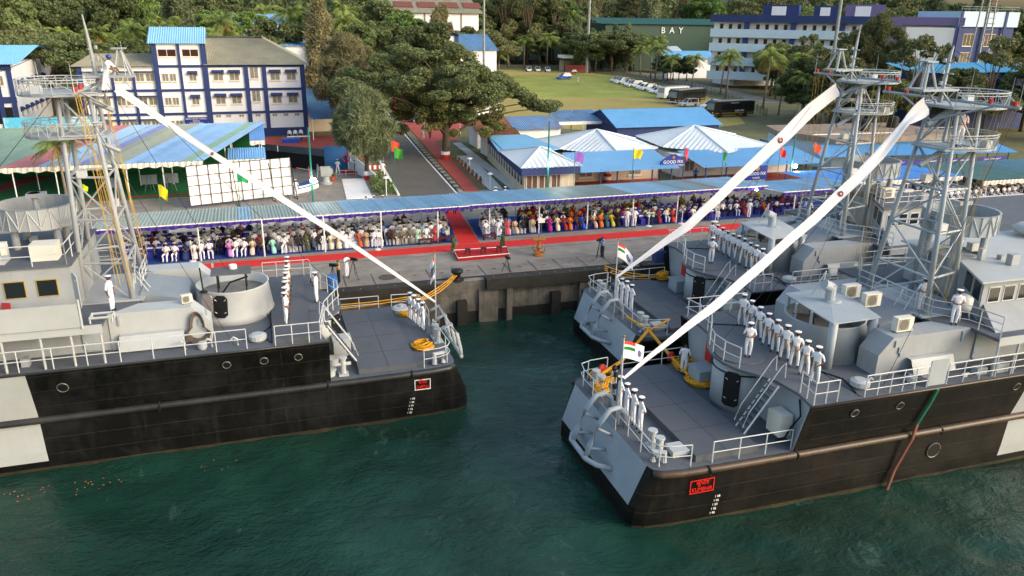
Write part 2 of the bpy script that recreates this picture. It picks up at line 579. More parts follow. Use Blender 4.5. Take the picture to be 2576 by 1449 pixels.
def hull_mat(name, c, line, wear, wcol):
    m = mat(name, c, 0.45, var=0.4, scale=0.9, dirt=wear, dirtc=wcol, streak=wear, bump=0.3, bscale=1.6, spec=.28)
    nt = m.node_tree
    N, L = nt.nodes, nt.links
    b = N['Principled BSDF']
    lk = b.inputs['Base Color'].links[0]
    src = lk.from_socket
    geo = N.new('ShaderNodeNewGeometry')
    sp = N.new('ShaderNodeSeparateXYZ')
    L.new(geo.outputs['Position'], sp.inputs[0])
    cb = N.new('ShaderNodeCombineXYZ')
    L.new(sp.outputs[0], cb.inputs[0])
    L.new(sp.outputs[2], cb.inputs[1])
    br = N.new('ShaderNodeTexBrick')
    br.inputs['Scale'].default_value = 1.0
    br.inputs['Mortar Size'].default_value = 0.009
    br.inputs['Mortar Smooth'].default_value = 0.6
    br.inputs['Brick Width'].default_value = 90
    br.inputs['Row Height'].default_value = 0.86
    L.new(cb.outputs[0], br.inputs['Vector'])
    nz = N.new('ShaderNodeTexNoise')
    nz.inputs['Scale'].default_value = 1.4
    L.new(geo.outputs['Position'], nz.inputs['Vector'])
    mu = N.new('ShaderNodeMath')
    mu.operation = 'MULTIPLY'
    mu.use_clamp = True
    L.new(br.outputs['Fac'], mu.inputs[0])
    L.new(nz.outputs[0], mu.inputs[1])
    mi = N.new('ShaderNodeMix')
    mi.data_type = 'RGBA'
    L.new(mu.outputs[0], mi.inputs[0])
    L.new(src, mi.inputs[6])
    mi.inputs[7].default_value = (*srgb(line), 1)
    L.new(mi.outputs[2], b.inputs['Base Color'])
    return m
M_hullL = hull_mat('hull_black_paint', '#0b0b0b', '#4f4f4c', 0.5, '#2b2c2b')
M_hullR = hull_mat('hull_weathered_black', '#0a0a0a', '#5f554a', 0.4, '#2c241e')
M_port = mat('porthole_rim', '#6f6d66', .5, .4, var=.2)
M_pipeL = mat('fender_pipe_black', '#2a2a2b', 0.35, var=0.25, scale=2, dirt=0.3, dirtc='#4c4b49')
M_pipeR = mat('fender_pipe_rusty', '#40352c', 0.4, var=0.25, scale=2, dirt=0.55, dirtc='#65503f')

ST = MB().tube([(0, 0, 0), (0, 0, 1)], 0.028, 6).mesh('stanchion', M_rail)
STB = MB().tube([(0, 0, 0), (0, 0, 1)], 0.055, 7).mesh('post', M_pale)

QD, UD, O1 = 2.9, 5.4, 7.2
def rail_run(parent, pts, h=1.0, nr=2, step=1.25, m=None, name='railing', r=0.022):
    """rails swept through pts with a stanchion object every step"""
    mb = MB()
    for k in range(nr):
        mb.tube([(p[0], p[1], p[2] + h * (k + 1) / nr) for p in pts], r if k < nr - 1 else r * 1.25, 5)
    ro = mb.obj(name, m or M_rail, parent)
    acc = 0.0
    nxt = 0.0
    tot = sum((Vector(b) - Vector(a)).length for a, b in zip(pts, pts[1:]))
    n = max(1, round(tot / step))
    for i in range(n + 1):
        t = tot * i / n
        for a, b in zip(pts, pts[1:]):
            l = (Vector(b) - Vector(a)).length
            if t <= l + 1e-6:
                p = Vector(a).lerp(Vector(b), min(1, t / l))
                link('stanchion', ST, ro, p, 0, (1, 1, h))
                break
            t -= l
    return ro
def ring_pts(c, ru, rv, a0, a1, n):
    return [(c[0] + ru * math.cos(a0 + (a1 - a0) * i / n), c[1] + rv * math.sin(a0 + (a1 - a0) * i / n), c[2]) for i in range(n + 1)]
def wheel_door(parent, o, x, z=(0, 0, 1), w=.75, h=1.7, m=None, dark=False):
    """rounded weathertight door standing proud of a wall: o bottom centre, x across the wall"""
    x = Vector(x).normalized()
    n = x.cross(Vector(z))
    def pt(a, b, d):
        return Vector(o) + x * a + Vector(z) * b + n * d
    c = .16
    out = [(-w / 2 + c, 0), (w / 2 - c, 0), (w / 2, c), (w / 2, h - c), (w / 2 - c, h), (-w / 2 + c, h), (-w / 2, h - c), (-w / 2, c)]
    mb = MB()
    vs = [pt(a, b, 0.0) for a, b in out] + [pt(a, b, .05) for a, b in out]
    mb.add(vs, [tuple(range(8, 16))] + [(i, (i + 1) % 8, 8 + (i + 1) % 8, 8 + i) for i in range(8)])
    for a, b in ((-.2, .35), (.2, .35), (-.2, 1.3), (.2, 1.3)):
        mb.tube([pt(a * w / .75, b * h / 1.7, .04), pt(a * 1.5 * w / .75, b * h / 1.7 + .08, .07)], .02, 4, 1)
    return mb.obj('door', [m or M_grey, M_rail], parent)
def ac_unit(label, loc, rz):
    t = thing('air_conditioner', label, 'air conditioner', loc, rz)
    MB().box(-.45, .45, -.17, .17, 0.06, .72).obj('casing', M_cream, t)
    mb = MB()
    mb.lathe([(.0, 0), (.26, 0)], n=18)
    MB().box(-.4, .2, -.178, -.168, .12, .66).obj('grille', mat('grille_grey', '#9a9484', .7), t)
    f = mb.obj('fan_grille', mat('fan_grille_dark', '#6d6a60', .6), t, (-.1, -.182, .39))
    f.rotation_euler = (PI / 2, 0, 0)
    mb = MB()
    mb.box(-.4, -.3, -.15, .15, 0, .06)
    mb.box(.3, .4, -.15, .15, 0, .06)
    mb.obj('feet', M_dark, t)
    return t
def rope_coil(label, loc, r=.75, h=.35, m=None):
    mb = MB()
    rr = random.Random(int(loc[0] * 31 + loc[1] * 7))
    pts = []
    n = 9
    for k in range(n * 14):
        a = 2 * PI * k / 14
        lay = k / 14
        rad = r * (1 - .5 * ((lay * .37) % 1.0)) + rr.uniform(-.05, .05)
        pts.append((rad * math.cos(a), rad * math.sin(a) * .92, .05 + h * lay / n * (0.6 + .4 * math.cos(lay * 2.4) ** 2)))
    mb.tube(pts, .055, 5)
    o = mb.obj('rope_coil', m or M_rope, None, loc)
    return tag(o, label, 'rope')
def bollard(parent, u, v, z, h=.75, r=.16):
    mb = MB()
    for d in (-.3, .3):
        mb.lathe([(r, 0), (r, h * .86), (r * 1.35, h * .88), (r * 1.35, h)], (u, v + d * 1.1, z + .05), 12)
    mb.box(u - .25, u + .25, v - .6, v + .6, z, z + .06)
    return mb.obj('bollard', M_pale, parent, smooth=False)

def build_ship(key, X0, Yc, flip, hullm, pipem, label, grey):
    n = 1 if flip else -1                 # local side facing the camera
    sh = thing('landing_ship', label, 'ship', (X0, Yc, 0), PI if flip else 0.0, 'landing ships moored stern to stern')
    def P_(name, mb, m, parent=None, smooth=False):
        return mb.obj(name, m, parent or sh, smooth=smooth)
    wb = 19.7 if flip else 18.9
    side = [(0, 3.95), (.12, 4.3), (.45, 4.5), (1.3, 4.62), (3.2, 4.69), (6.6, 4.72), (12, 4.74), (wb, 4.76), (32, 4.78), (58, 4.6), (66, 3.6), (73, .5)]
    per = [(u, v) for u, v in reversed(side)] + [(u, -v) for u, v in side]
    lv = [(-1.0, -.25, .45), (0.17, -.75, .2), (.5, -.74, .16), (1.05, -.68, .1), (QD, 0, 0)]
    mb = MB()
    vs = []
    for z, du, ins in lv:
        for u, v in per:
            k = max(0.0, 1 - u / 1.6)
            vs.append((u + du * k, v - math.copysign(min(ins, abs(v)), v), z))
    m = len(per)
    for i in range(len(lv) - 1):
        for j in range(m - 1):
            u_ = min(per[j][0], per[j + 1][0])
            um = max(per[j][0], per[j + 1][0])
            mi = 3 if i == 0 else 0
            if um == 0 and i == 3:
                mi = 1
            elif u_ >= wb and i >= 2:
                mi = 2
            a = i * m + j
            mb.f.append((a, a + 1, a + m + 1, a + m))
            mb.m.append(mi)
    mb.v = vs
    # upper strake
    up = [p for p in side if p[0] >= 6.6]
    for s in (1, -1):
        for a, b in zip(up, up[1:]):
            q = [(a[0], s * a[1], QD), (b[0], s * b[1], QD), (b[0], s * (b[1] + .66), UD), (a[0], s * (a[1] + .66), UD)]
            mb.quad(*(q if s < 0 else q[::-1]), mi=2 if a[0] >= wb else 0)
    hull = P_('hull', mb, [hullm, M_greyb, M_pale, mat('hull_fouling', '#2b2619', .8, var=.4, scale=2.5, dirt=.6, dirtc='#4f4a2c', bump=.5, bscale=12)])
    # transom knuckle plate and rubbing pipes
    mb = MB()
    pp = [(u - .02, v * 1.0 + math.copysign(.05, v), QD - .16) for u, v in per if u <= 60 and not (u == 0)]
    far = [p for p in pp if p[1] > 0]
    near = [p for p in pp if p[1] < 0]
    for run in (far, near):
        mb.tube(run, .17, 8)
    P_('fender_pipe', mb, pipem, smooth=True)
    mb = MB()
    for s in (1, -1):
        mb.tube([(u, s * (v + .68), UD - .05) for u, v in up if u <= 60], .06, 6)
    P_('deck_edge_pipe', mb, pipem, smooth=True)
    mb = MB()
    for u in (2.45, 6.75, 14.6):
        mb.tube([(u, n * 4.7, QD + .04), (u + .02, n * 4.95, QD - .1), (u + .04, n * 4.9, QD - .36)], .06, 5)
    P_('pipe_clamp', mb, M_black)
    # decks
    mb = MB()
    qd = [(u, v - .02 * (1 if v > 0 else -1)) for u, v in per if u <= 6.6]
    mb.prism([(7.4, 4.66)] + [p for p in qd] + [(7.4, -4.66)], QD - .1, QD - .006)
    P_('quarter_deck', mb, M_deck)
    edge = [(6.7, 5.36), (6.9, 4.2), (6.75, 2.9), (6.2, 2.0), (5.75, 1.3), (5.5, .5), (5.5, -.5), (5.75, -1.3), (6.2, -2.0), (6.75, -2.9), (6.9, -4.2), (6.7, -5.36)]
    mb = MB()
    mb.prism(edge + [(66, -3.6), (66, 3.6)][0:0] + [(40, -5.36), (60, -5.0), (60, 5.0), (40, 5.36)], UD - .12, UD)
    P_('upper_deck', mb, M_deck)
    # break bulkhead and the round tower under the upper deck
    mb = MB()
    mb.prism([(7.0, 4.7), (7.15, 3.2), (7.1, -3.2), (7.0, -4.7), (7.6, -4.7), (7.6, 4.7)], QD - .006, UD - .12, top=[(7.0, 5.34), (7.15, 3.2), (7.1, -3.2), (7.0, -5.34), (7.6, -5.34), (7.6, 5.34)])
    mb.prism([(6.63, n * 4.7), (7.3, n * 4.7), (7.3, n * 4.6), (6.63, n * 4.6)], QD - .006, UD - .12, top=[(6.63, n * 5.33), (7.3, n * 5.33), (7.3, n * 5.23), (6.63, n * 5.23)])
    bulk = P_('bulkhead', mb, M_pale if grey == 'pale' else M_greyb)
    mb = MB()
    mb.lathe([(1.42, 0), (1.42, UD - QD - .12)], (7.0, 0, QD - .006), 28)
    tower = P_('tower', mb, M_pale if grey == 'pale' else M_greyb, smooth=True)
    a = R(180 + 25 * (1 if n < 0 else -1))
    an = R(180 - n * 38)
    o = Vector((7.0 + 1.43 * math.cos(an), 1.43 * math.sin(an), QD + .35))
    tx = Vector((-math.sin(an), math.cos(an), 0))
    wheel_door(tower, o, tx, m=M_dark, w=.78, h=1.75)
    mb = MB()
    mb.tube(ring_pts((7.0, 0, UD - .5), 1.46, 1.46, R(100), R(260), 12), .04, 5)
    mb.obj('cable', M_dark, tower)
    # boarded platforms with slight joints
    mb = MB()
    mb.box(2.1, 5.15, -4.3, 4.35, QD, QD + .3)
    pl = P_('platform', mb, M_plat)
    mb = MB()
    for v in (-2.2, .1, 2.4):
        mb.box(2.1, 5.15, v - .008, v + .008, QD + .299, QD + .303)
    mb.box(3.6, 3.62, -4.3, 4.35, QD + .3, QD + .303)
    mb.obj('joint', M_dark, pl)
    if flip:
        mb = MB()
        mb.box(.75, 2.1, -1.2, 4.0, QD, QD + .16)
        P_('platform', mb, M_plat)
    mb = MB()
    mb.box(7.3, 9.2, -4.6, 5.0, UD, UD + .22)
    if flip:
        P_('platform', mb, M_plat)
    mb = MB()
    mb.lathe([(1.15, 0), (1.15, .07)], (6.75, 0, UD), 32)
    P_('round_plate', mb, M_deck)
    # rails: quarterdeck stern, sides, upper deck edge
    rail_run(sh, [(.35, n * .2, QD), (.2, n * 3.75, QD), (.4, n * 4.15, QD), (.9, n * 4.38, QD), (1.75, n * 4.48, QD)])
    rail_run(sh, [(.3, -n * 1.2, QD), (.25, -n * 3.5, QD), (.4, -n * 4.15, QD), (1.0, -n * 4.4, QD), (2.0, -n * 4.5, QD)])
    if not flip:
        rail_run(sh, [(2.75, n * 4.52, QD), (6.6, n * 4.58, QD)])
    rail_run(sh, [(2.8, -n * 4.52, QD), (6.4, -n * 4.58, QD)])
    e2 = [(p[0] + .12, p[1] * .985, UD) for p in edge]
    if n < 0:
        near_e = [p for p in e2 if p[1] < -1.6]
        rest = [p for p in e2 if p[1] >= -1.6]
        rail_run(sh, rest[::-1] + [(7.5, 5.2, UD), (10.5, 5.2, UD)], step=1.0)
        rail_run(sh, near_e[-2:] + [(8.0, -5.28, UD)], step=.62)
        rail_run(sh, [(9.4, -5.28, UD), (12.7, -5.28, UD)], step=.66, nr=3)
        mb = MB()
        mb.box(12.75, 13.7, -5.3, -5.25, UD + .05, UD + 1.25)
        P_('screen_plate', mb, M_greyb)
        rail_run(sh, [(13.8, -5.28, UD), (24, -5.28, UD)], step=.9, nr=3)
    else:
        rail_run(sh, [(9.1, 5.28, UD), (7.0, 5.28, UD), (6.9, 4.6, UD), (6.55, 2.5, UD), (6.0, 1.2, UD), (5.6, .4, UD), (5.6, -.7, UD), (6.1, -1.9, UD), (6.7, -3.2, UD), (6.8, -5.2, UD), (9.5, -5.2, UD)], step=.8)
        rail_run(sh, [(10.4, 5.28, UD), (13.2, 5.28, UD), (24, 5.28, UD)], step=1.4)
    # gun tub
    tc = (11.0, 0) if flip else (11.25, -.1)
    if flip:
        mb = MB()
        mb.lathe([(2.12, 0), (1.98, .3), (1.8, 1.6), (1.85, 1.68), (1.74, 1.68), (1.7, 1.15)], (*tc, UD), 40)
        tub = P_('gun_tub', mb, M_pale, smooth=True)
        mb = MB()
        mb.lathe([(0, 0), (1.72, 0)], (*tc, UD + 1.19), 30)
        mb.obj('tub_floor', mat('tub_floor', '#77726a', .5, var=.2), tub)
        an = R(70)
        for an_, mm in ((R(72), M_dark), (R(50), mat('pinkish_door', '#b5a79e', .6))):
            rr_ = 1.97
            o = Vector((tc[0] + rr_ * math.cos(an_), rr_ * math.sin(an_), UD + .4))
            wheel_door(tub, o, (-math.sin(an_) , math.cos(an_), 0), z=Vector((-math.cos(an_) * .14, -math.sin(an_) * .14, 1)).normalized(), w=.7, h=1.15, m=mm)
        mb = MB()
        mb.slab((10.0, -.6, 7.75), (12.0, -.6, 7.75), (12.0, .7, 7.72), (10.0, .7, 7.72), .06)
        ro = P_('sun_shade', mb, mat('dark_shade', '#59585a', .7, var=.15))
        mb = MB()
        for u, v in ((10.3, -.5), (11.7, -.5), (10.3, .5), (11.7, .5)):
            mb.tube([(u, v, UD + 1.15), (u, v, 7.7)], .035, 5)
        mb.obj('shade_leg', M_dark, ro)
        mb = MB()
        mb.lathe([(.2, 0), (.2, .2)], (10.9, -.2, 7.75), 14)
        mb.obj('radome', M_white, ro)
        mb = MB()
        mb.tube([(11.5, .2, UD + 1.2), (11.1, .3, UD + 1.75), (10.2, .3, UD + 2.0)], .05, 6)
        mb.tube([(12.35, 1.35, UD + 1.68), (12.4, 1.4, UD + 3.0)], .04, 6)
        mb.lathe([(.22, 0), (.1, .1)], (12.35, 1.35, UD + 1.68), 10)
        mb.obj('gun_mount', M_dark, tub)
    else:
        mb = MB()
        mb.lathe([(2.3, 0), (1.85, 1.6), (1.9, 1.66), (1.78, 1.66), (1.85, .9)], (*tc, UD), 40)
        tub = P_('gun_tub', mb, M_greyb, smooth=True)
        MB().lathe([(0, 0), (1.9, 0)], (*tc, UD + .94), 30).obj('tub_floor', mat('tub_floor', '#77726a', .5, var=.2), tub)
        mb = MB()
        zr = UD + 2.3
        C_ = [(9.6, -2.6), (12.3, -2.5), (13.1, 1.6), (10.0, 1.5)]
        ap = (11.2, -.4, zr + .14)
        vs = [(*p, zr) for p in C_] + [ap] + [(*p, zr - .06) for p in C_]
        mb.add(vs, [(0, 1, 4), (1, 2, 4), (2, 3, 4), (3, 0, 4), (8, 7, 6, 5), (0, 5, 6, 1), (1, 6, 7, 2), (2, 7, 8, 3), (3, 8, 5, 0)])
        ro = P_('gun_house_roof', mb, M_greyb if key == 'R1' else M_pale)
        for u, v in ((9.8, -2.4), (12.1, -2.3)):
            MB().tube([(u, v, UD), (u, v, zr - .03)], .2, 12).obj('pillar', M_greyb, ro, smooth=True)
        for u, v in ((10.2, 1.35), (12.8, 1.4), (9.75, .2), (9.7, -1.0)):
            MB().tube([(u, v, UD + 1.5), (u, v, zr - .03)], .07, 8).obj('pillar', M_greyb, ro)
        mb = MB()
        mb.lathe([(.42, 0), (.36, .05), (.3, .08)], (11.3, -.4, zr + .12), 16)
        mb.tube([(11.2, -.3, zr + .2), (11.2, -.3, zr + .95)], .24, 12)
        mb.tube([(11.2, -.3, zr + .8), (10.75, -.3, zr + 1.0)], .24, 12)
        mb.obj('vent_cowl', M_greyb, ro)
        mb = MB()
        mb.tube([(10.9, .6, zr + .15), (11.1, .1, zr + 1.5)], .035, 5)
        mb.tube([(11.4, .6, zr + .15), (11.1, .1, zr + 1.5)], .035, 5)
        mb.obj('antenna_leg', M_rail, ro)
        mb = MB()
        mb.lathe([(.06, 0), (.06, .5), (.25, .55), (.3, .9), (.12, 1.05)], (10.9, .2, UD + .9), 10)
        mb.tube([(10.9, .2, UD + 1.5), (9.6, .2, UD + 1.75)], .05, 6)
        mb.obj('gun_mount', mat('gun_grey', '#4a4d50', .5), tub)
    # side houses flanking the tub, with benches and coils
    for s in (1, -1):
        mb = MB()
        zt = O1
        a0, a1, a2 = (12.0, 12.8, 16.4) if flip else (11.3, 12.0, 16.4)
        pr = [(a0, UD), (a0, UD + 1.0), (a1, zt), (a2, zt), (a2, UD)]
        vs = [(u, s * 3.75, z) for u, z in pr] + [(u, s * 2.55, z) for u, z in pr]
        fs = [(0, 1, 2, 3, 4), (9, 8, 7, 6, 5)] + [(i, i + 5, (i + 1) % 5 + 5, (i + 1) % 5) for i in range(5)]
        mb.add(vs, fs if s < 0 else [tuple(reversed(f)) for f in fs])
        so = P_('side_house', mb, M_pale if flip else M_grey)
        mb = MB()
        x0, x1 = (13.2, 16.0) if flip else (12.9, 15.3)
        mb.add([(x0, s * 4.35, UD + .12), (x1, s * 4.35, UD + .12), (x1, s * 4.05, UD + .75), (x0, s * 4.05, UD + .75), (x0, s * 3.8, UD + .75), (x1, s * 3.8, UD + .75)], [(0, 1, 2, 3), (3, 2, 5, 4)] if s < 0 else [(3, 2, 1, 0), (4, 5, 2, 3)])
        mb.box(x0, x1, min(s * 3.76, s * 4.3), max(s * 3.76, s * 4.3), UD + .05, UD + .11)
        mb.obj('locker', M_pale, so)
        for i, (u, z) in enumerate(((12.1, 1.35), (12.35, 1.0), (12.45, .85), (15.9, 1.2))):
            MB().box(u, u + .1, min(s * 3.75, s * 3.82), max(s * 3.75, s * 3.82), UD + z, UD + z + (.3 if i != 3 else .5)).obj('fitting', M_greyb, so)
        if flip and s == n:
            mb = MB()
            for k in range(5):
                pts = [(12.6 + .5 * math.cos(a_) * (.8 + .06 * k) * (1.2 if math.sin(a_) < 0 else .62), s * (3.82 + .03 * k), UD + .78 + (.62 + .05 * k) * math.sin(a_)) for a_ in [2 * PI * j / 18 for j in range(18)]]
                mb.tube(pts, .035, 5, closed=True)
            mb.obj('hose_coil', mat('hose_brown', '#5a5148', .8, var=.2), so)
    # sloping housing between the side houses
    mb = MB()
    pr = [(12.9, UD), (12.9, UD + .9), (13.1, UD + 1.5), (15.2, UD + 2.0), (15.2, UD)]
    vs = [(u, 1.7, z) for u, z in pr] + [(u, -1.7, z) for u, z in pr]
    mb.add(vs, [(4, 3, 2, 1, 0), (5, 6, 7, 8, 9)] + [(i, (i + 1) % 5, (i + 1) % 5 + 5, i + 5) for i in range(5)])
    P_('housing', mb, mat('housing_grey', '#7f868d', .5, var=.08))
    # 01 deck: slab with coaming, overhang on posts, bulkhead below
    mb = MB()
    mb.prism([(15.2, 2.55), (15.2, -2.55), (16.4, -3.75), (16.4, -5.25), (60, -5.0), (60, 5.0), (16.4, 5.25), (16.4, 3.75)], O1 - .12, O1 + .01)
    d1 = P_('bridge_deck', mb, M_deck)
    mb = MB()
    mb.prism([(16.38, -5.3), (60, -5.05), (60, -4.99), (16.38, -5.24)], O1 - .3, O1 + .1)
    mb.prism([(16.38, 5.24), (60, 4.99), (60, 5.05), (16.38, 5.3)], O1 - .3, O1 + .1)
    mb.obj('coaming', M_pale, d1)
    mb = MB()
    mb.box(15.9, 60, -3.7, 3.7, UD, O1 - .12)
    wall = P_('deckhouse', mb, M_grey)
    wheel_door(wall, (15.88, -n * -0.4, UD + .1), (0, n, 0) if n > 0 else (0, -1, 0), m=M_greyb)
    wheel_door(wall, (17.2, n * 3.73, UD + .1), (n * -1, 0, 0), m=M_greyb)
    for u in (16.5, 17.7, 18.9, 20.4):
        for s in (1, -1):
            link('post', STB, d1, (u, s * 5.2, UD), 0, (1, 1, O1 - UD - .1))
    if flip:
        mb = MB()
        mb.slab((17.2, 5.34, O1 + .1), (26, 5.3, O1 + .1), (26, 5.34, O1 + 1.2), (17.2, 5.38, O1 + 1.2), .05)
        P_('wind_screen', mb, M_pale)
        mb = MB()
        mb.tube([(17.15, 5.3, O1), (17.15, 5.3, O1 + 1.35)], .06, 6)
        P_('screen_post', mb, M_pale)
        mb = MB()
        z = O1 + .03
        mb.tube([(16.0, 4.3, z + .25), (16.9, 4.3, z + .25), (16.9, 4.9, z + .25), (16.0, 4.9, z + .25)], .06, 6, closed=True)
        for u, v in ((16.0, 4.3), (16.9, 4.3), (16.9, 4.9), (16.0, 4.9)):
            mb.tube([(u, v, z), (u, v, z + .3)], .05, 5)
        P_('cradle', mb, M_pale)
    rail_run(sh, [(15.3, -2.4, O1), (15.3, 2.4, O1)] if not flip else [(15.3, -2.4, O1), (15.3, .4, O1)], nr=3, step=1.0)
    rail_run(sh, [(15.3, n * -2.4, O1), (16.5, n * -3.7, O1), (17.5, n * -5.0, O1), (24, n * -5.0, O1)], nr=3, step=1.1)
    if not flip:
        rail_run(sh, [(15.3, n * 2.4, O1), (16.4, n * 3.6, O1), (16.6, n * 5.1, O1)], nr=3, step=.9)
    # ladder from the quarterdeck up and the stairs from the upper deck to the bridge deck
    def ladder(b0, t0, w, nst, m=None, hand=True, nm='ladder'):
        b0, t0 = Vector(b0), Vector(t0)
        d = t0 - b0
        ac = Vector((d.y, -d.x, 0)).normalized() * (w / 2) if d.xy.length > .05 else Vector((0, w / 2, 0))
        mb = MB()
        for s in (1, -1):
            mb.tube([b0 + ac * s, t0 + ac * s], .05, 4)
            if hand and d.xy.length > .05:
                mb.tube([b0 + ac * s + Vector((0, 0, .5)), b0 + ac * s + d * .15 + Vector((0, 0, .85)), t0 + ac * s + Vector((0, 0, .9)), t0 + ac * s + d.normalized() * .35 + Vector((0, 0, .8)), t0 + ac * s + d.normalized() * .45], .022, 5)
        lo = P_(nm, mb, m or M_rail)
        if d.xy.length > .05:
            tm = MB().box(-.12, .12, -w / 2, w / 2, -.02, .02).mesh('tread', M_deck if m is None else m)
        else:
            tm = MB().tube([(0, -w / 2, 0), (0, w / 2, 0)], .018, 4).mesh('rung', M_rail)
        for i in range(nst):
            p = b0 + d * ((i + .6) / nst)
            link('tread' if d.xy.length > .05 else 'rung', tm, lo, p, math.atan2(d.y, d.x))
        return lo
    ladder((5.05, n * 2.85, QD + .1), (6.55, n * 3.0, UD), .75, 9)
    ladder((14.3, n * .9, UD), (15.3, n * .9, O1), .65, 7)
    # quarterdeck fittings
    if not flip:
        bollard(sh, .95, n * 2.9, QD)
        bollard(sh, 1.0, -n * 3.3, QD)
        mb = MB()
        mb.prism([(1.35, n * 3.0), (2.05, n * 3.0), (2.1, n * 3.8), (1.3, n * 3.8)], QD + .12, QD + .3)
        mb.prism([(1.4, n * 3.05), (2.0, n * 3.05), (2.05, n * 3.75), (1.35, n * 3.75)], QD, QD + .13)
        P_('hatch', mb, M_pale)
        mb = MB()
        mb.tube([(.4, n * 3.75, QD + .05), (.4, n * 3.75, QD + .5), (.8, n * 3.95, QD + .5), (.8, n * 3.95, QD + .05)], .13, 8)
        P_('fairlead', mb, M_pale)
        mb = MB()
        mb.prism([(5.9, -n * 1.9), (6.9, -n * 1.9), (7.0, -n * 3.0), (5.9, -n * 3.0)], QD, QD + .75)
        mb.prism([(5.85, -n * 1.85), (6.95, -n * 1.85), (7.05, -n * 3.05), (5.85, -n * 3.05)], QD + .75, QD + .83)
        P_('tank_box', mb, M_greyb)
        mb = MB()
        mb.box(6.3, 6.95, n * 3.6 - .45, n * 3.6 + .45, QD + .35, QD + 1.35)
        P_('electrical_cabinet', mb, M_cream)
        mb = MB()
        mb.tube([(7.0, n * 4.2, UD - .3), (6.85, n * 4.6, QD + 1.6), (6.8, n * 4.2, QD + .9), (6.6, n * 4.1, QD + .3), (6.3, n * 3.9, QD + .15)], .045, 5)
        P_('cable', mb, M_black)
        mb = MB()
        mb.slab((6.86, -n * 3.1, QD + .9), (6.86, -n * 3.1 - .55, QD + .9), (6.86, -n * 3.1 - .55, QD + 2.0), (6.86, -n * 3.1, QD + 2.0), .05)
        P_('red_notice_board', mb, M_redsign)
        # pair of curved stern guard pipes
        for v in (.75, -.75):
            mb = MB()
            mb.tube([(.55, v, QD + .1), (.5, v, QD + .75), (.2, v, QD + 1.05), (-.25, v, QD + 1.0), (-.75, v, QD + .4), (-1.15, v, QD - .6), (-1.35, v, QD - 1.25)], .125, 10)
            P_('stern_guard', mb, M_greyb, smooth=True)
        mb = MB()
        mb.tube([(-.5, 1.75, 1.5), (-1.1, 1.45, 1.62), (-1.38, .9, 1.65), (-1.38, -.9, 1.65), (-1.1, -1.45, 1.62), (-.5, -1.75, 1.5)], .125, 10)
        for v in (.75, -.75):
            mb.tube([(-.1, v * 1.05, QD - .3), (-.85, v, QD + .15)], .07, 6)
            mb.tube([(-.4, v * 1.05, QD - 1.0), (-1.2, v, QD - .8)], .07, 6)
        P_('stern_guard', mb, M_greyb, smooth=True)
        mb = MB()
        mb.slab((.02, -.9, QD), (.02, .9, QD), (.0, .9, QD + .55), (.0, -.9, QD + .55), .04)
        P_('bulwark', mb, M_greyb)
    else:
        mb = MB()
        P_('vent', MB().lathe([(.3, 0), (.3, .32), (.36, .34), (.36, .4)], (6.3, n * 2.7, QD), 14), M_pale)
        mb.lathe([(.3, 0), (.3, .28), (.36, .3), (.36, .36)], (6.6, n * 4.0, QD), 14)
        P_('vent', mb, M_pale)
        mb = MB()
        mb.lathe([(.14, 0), (.14, .9), (.22, .92), (.22, 1.0)], (5.9, n * 4.1, QD), 12)
        mb.tube([(5.5, n * 4.1, QD + .6), (6.3, n * 4.1, QD + .6)], .1, 8)
        mb.box(5.65, 6.15, n * 4.1 - .25, n * 4.1 + .25, QD, QD + .08)
        P_('bollard', mb, M_pale)
        mb = MB()
        mb.prism([(5.25, n * 1.2), (6.15, n * 1.2), (6.15, n * 2.0), (5.25, n * 2.0)], QD + .1, QD + 1.0)
        mb.prism([(5.2, n * 1.15), (6.2, n * 1.15), (6.2, n * 2.05), (5.2, n * 2.05)], QD + 1.0, QD + 1.08)
        P_('tank_box', mb, M_pale)
        bollard(sh, .3, n * .9, QD)
        mb = MB()
        mb.tube([(.65, n * 4.15, QD + .05), (.65, n * 4.1, QD + .6), (1.15, n * 4.2, QD + .6), (1.15, n * 4.25, QD + .05)], .14, 8)
        P_('fairlead', mb, M_pale)
        mb = MB()
        mb.lathe([(.55, 0), (.6, .3), (.45, .4)], (1.5, -n * 3.9, QD), 16)
        mb.lathe([(.15, .4), (.15, .55)], (1.5, -n * 3.9, QD), 8)
        P_('capstan', mb, M_pale)
        # ladder-like stern frame and guard pipe seen edge on
        mb = MB()
        for dv in (-1.4, .1, 1.6):
            mb.tube([(.15, dv, QD + .9), (-.35, dv, QD + 1.15), (-.75, dv, QD + .5), (-.95, dv, QD - .5), (-1.0, dv, QD - 1.0)], .1, 8)
        mb.tube([(-.8, -2.3, QD - .6), (-.98, -1.4, QD - .9), (-1.0, 1.6, QD - .9), (-.8, 2.3, QD - .6)], .1, 8)
        mb.tube([(-.78, -1.4, QD + .4), (-.78, 1.6, QD + .4)], .06, 6)
        mb.tube([(-.35, -1.4, QD + 1.1), (-.35, 1.6, QD + 1.1)], .06, 6)
        for i in range(6):
            v0 = -1.4 + .5 * i
            mb.tube([(-.78, v0, QD + .4), (-.35, v0 + .25, QD + 1.1), (-.78, v0 + .5, QD + .4)], .04, 5)
        P_('stern_guard', mb, M_pale, smooth=True)
    for u, v, w_ in ((9.9, n * 4.4, .42), (12.4, n * 4.75, .22), (10.6, -n * 4.6, .3)):
        P_('vent', MB().lathe([(w_ * .75, 0), (w_, .1), (w_, .3), (w_ * .6, .38)], (u, v, UD), 14), M_pale)
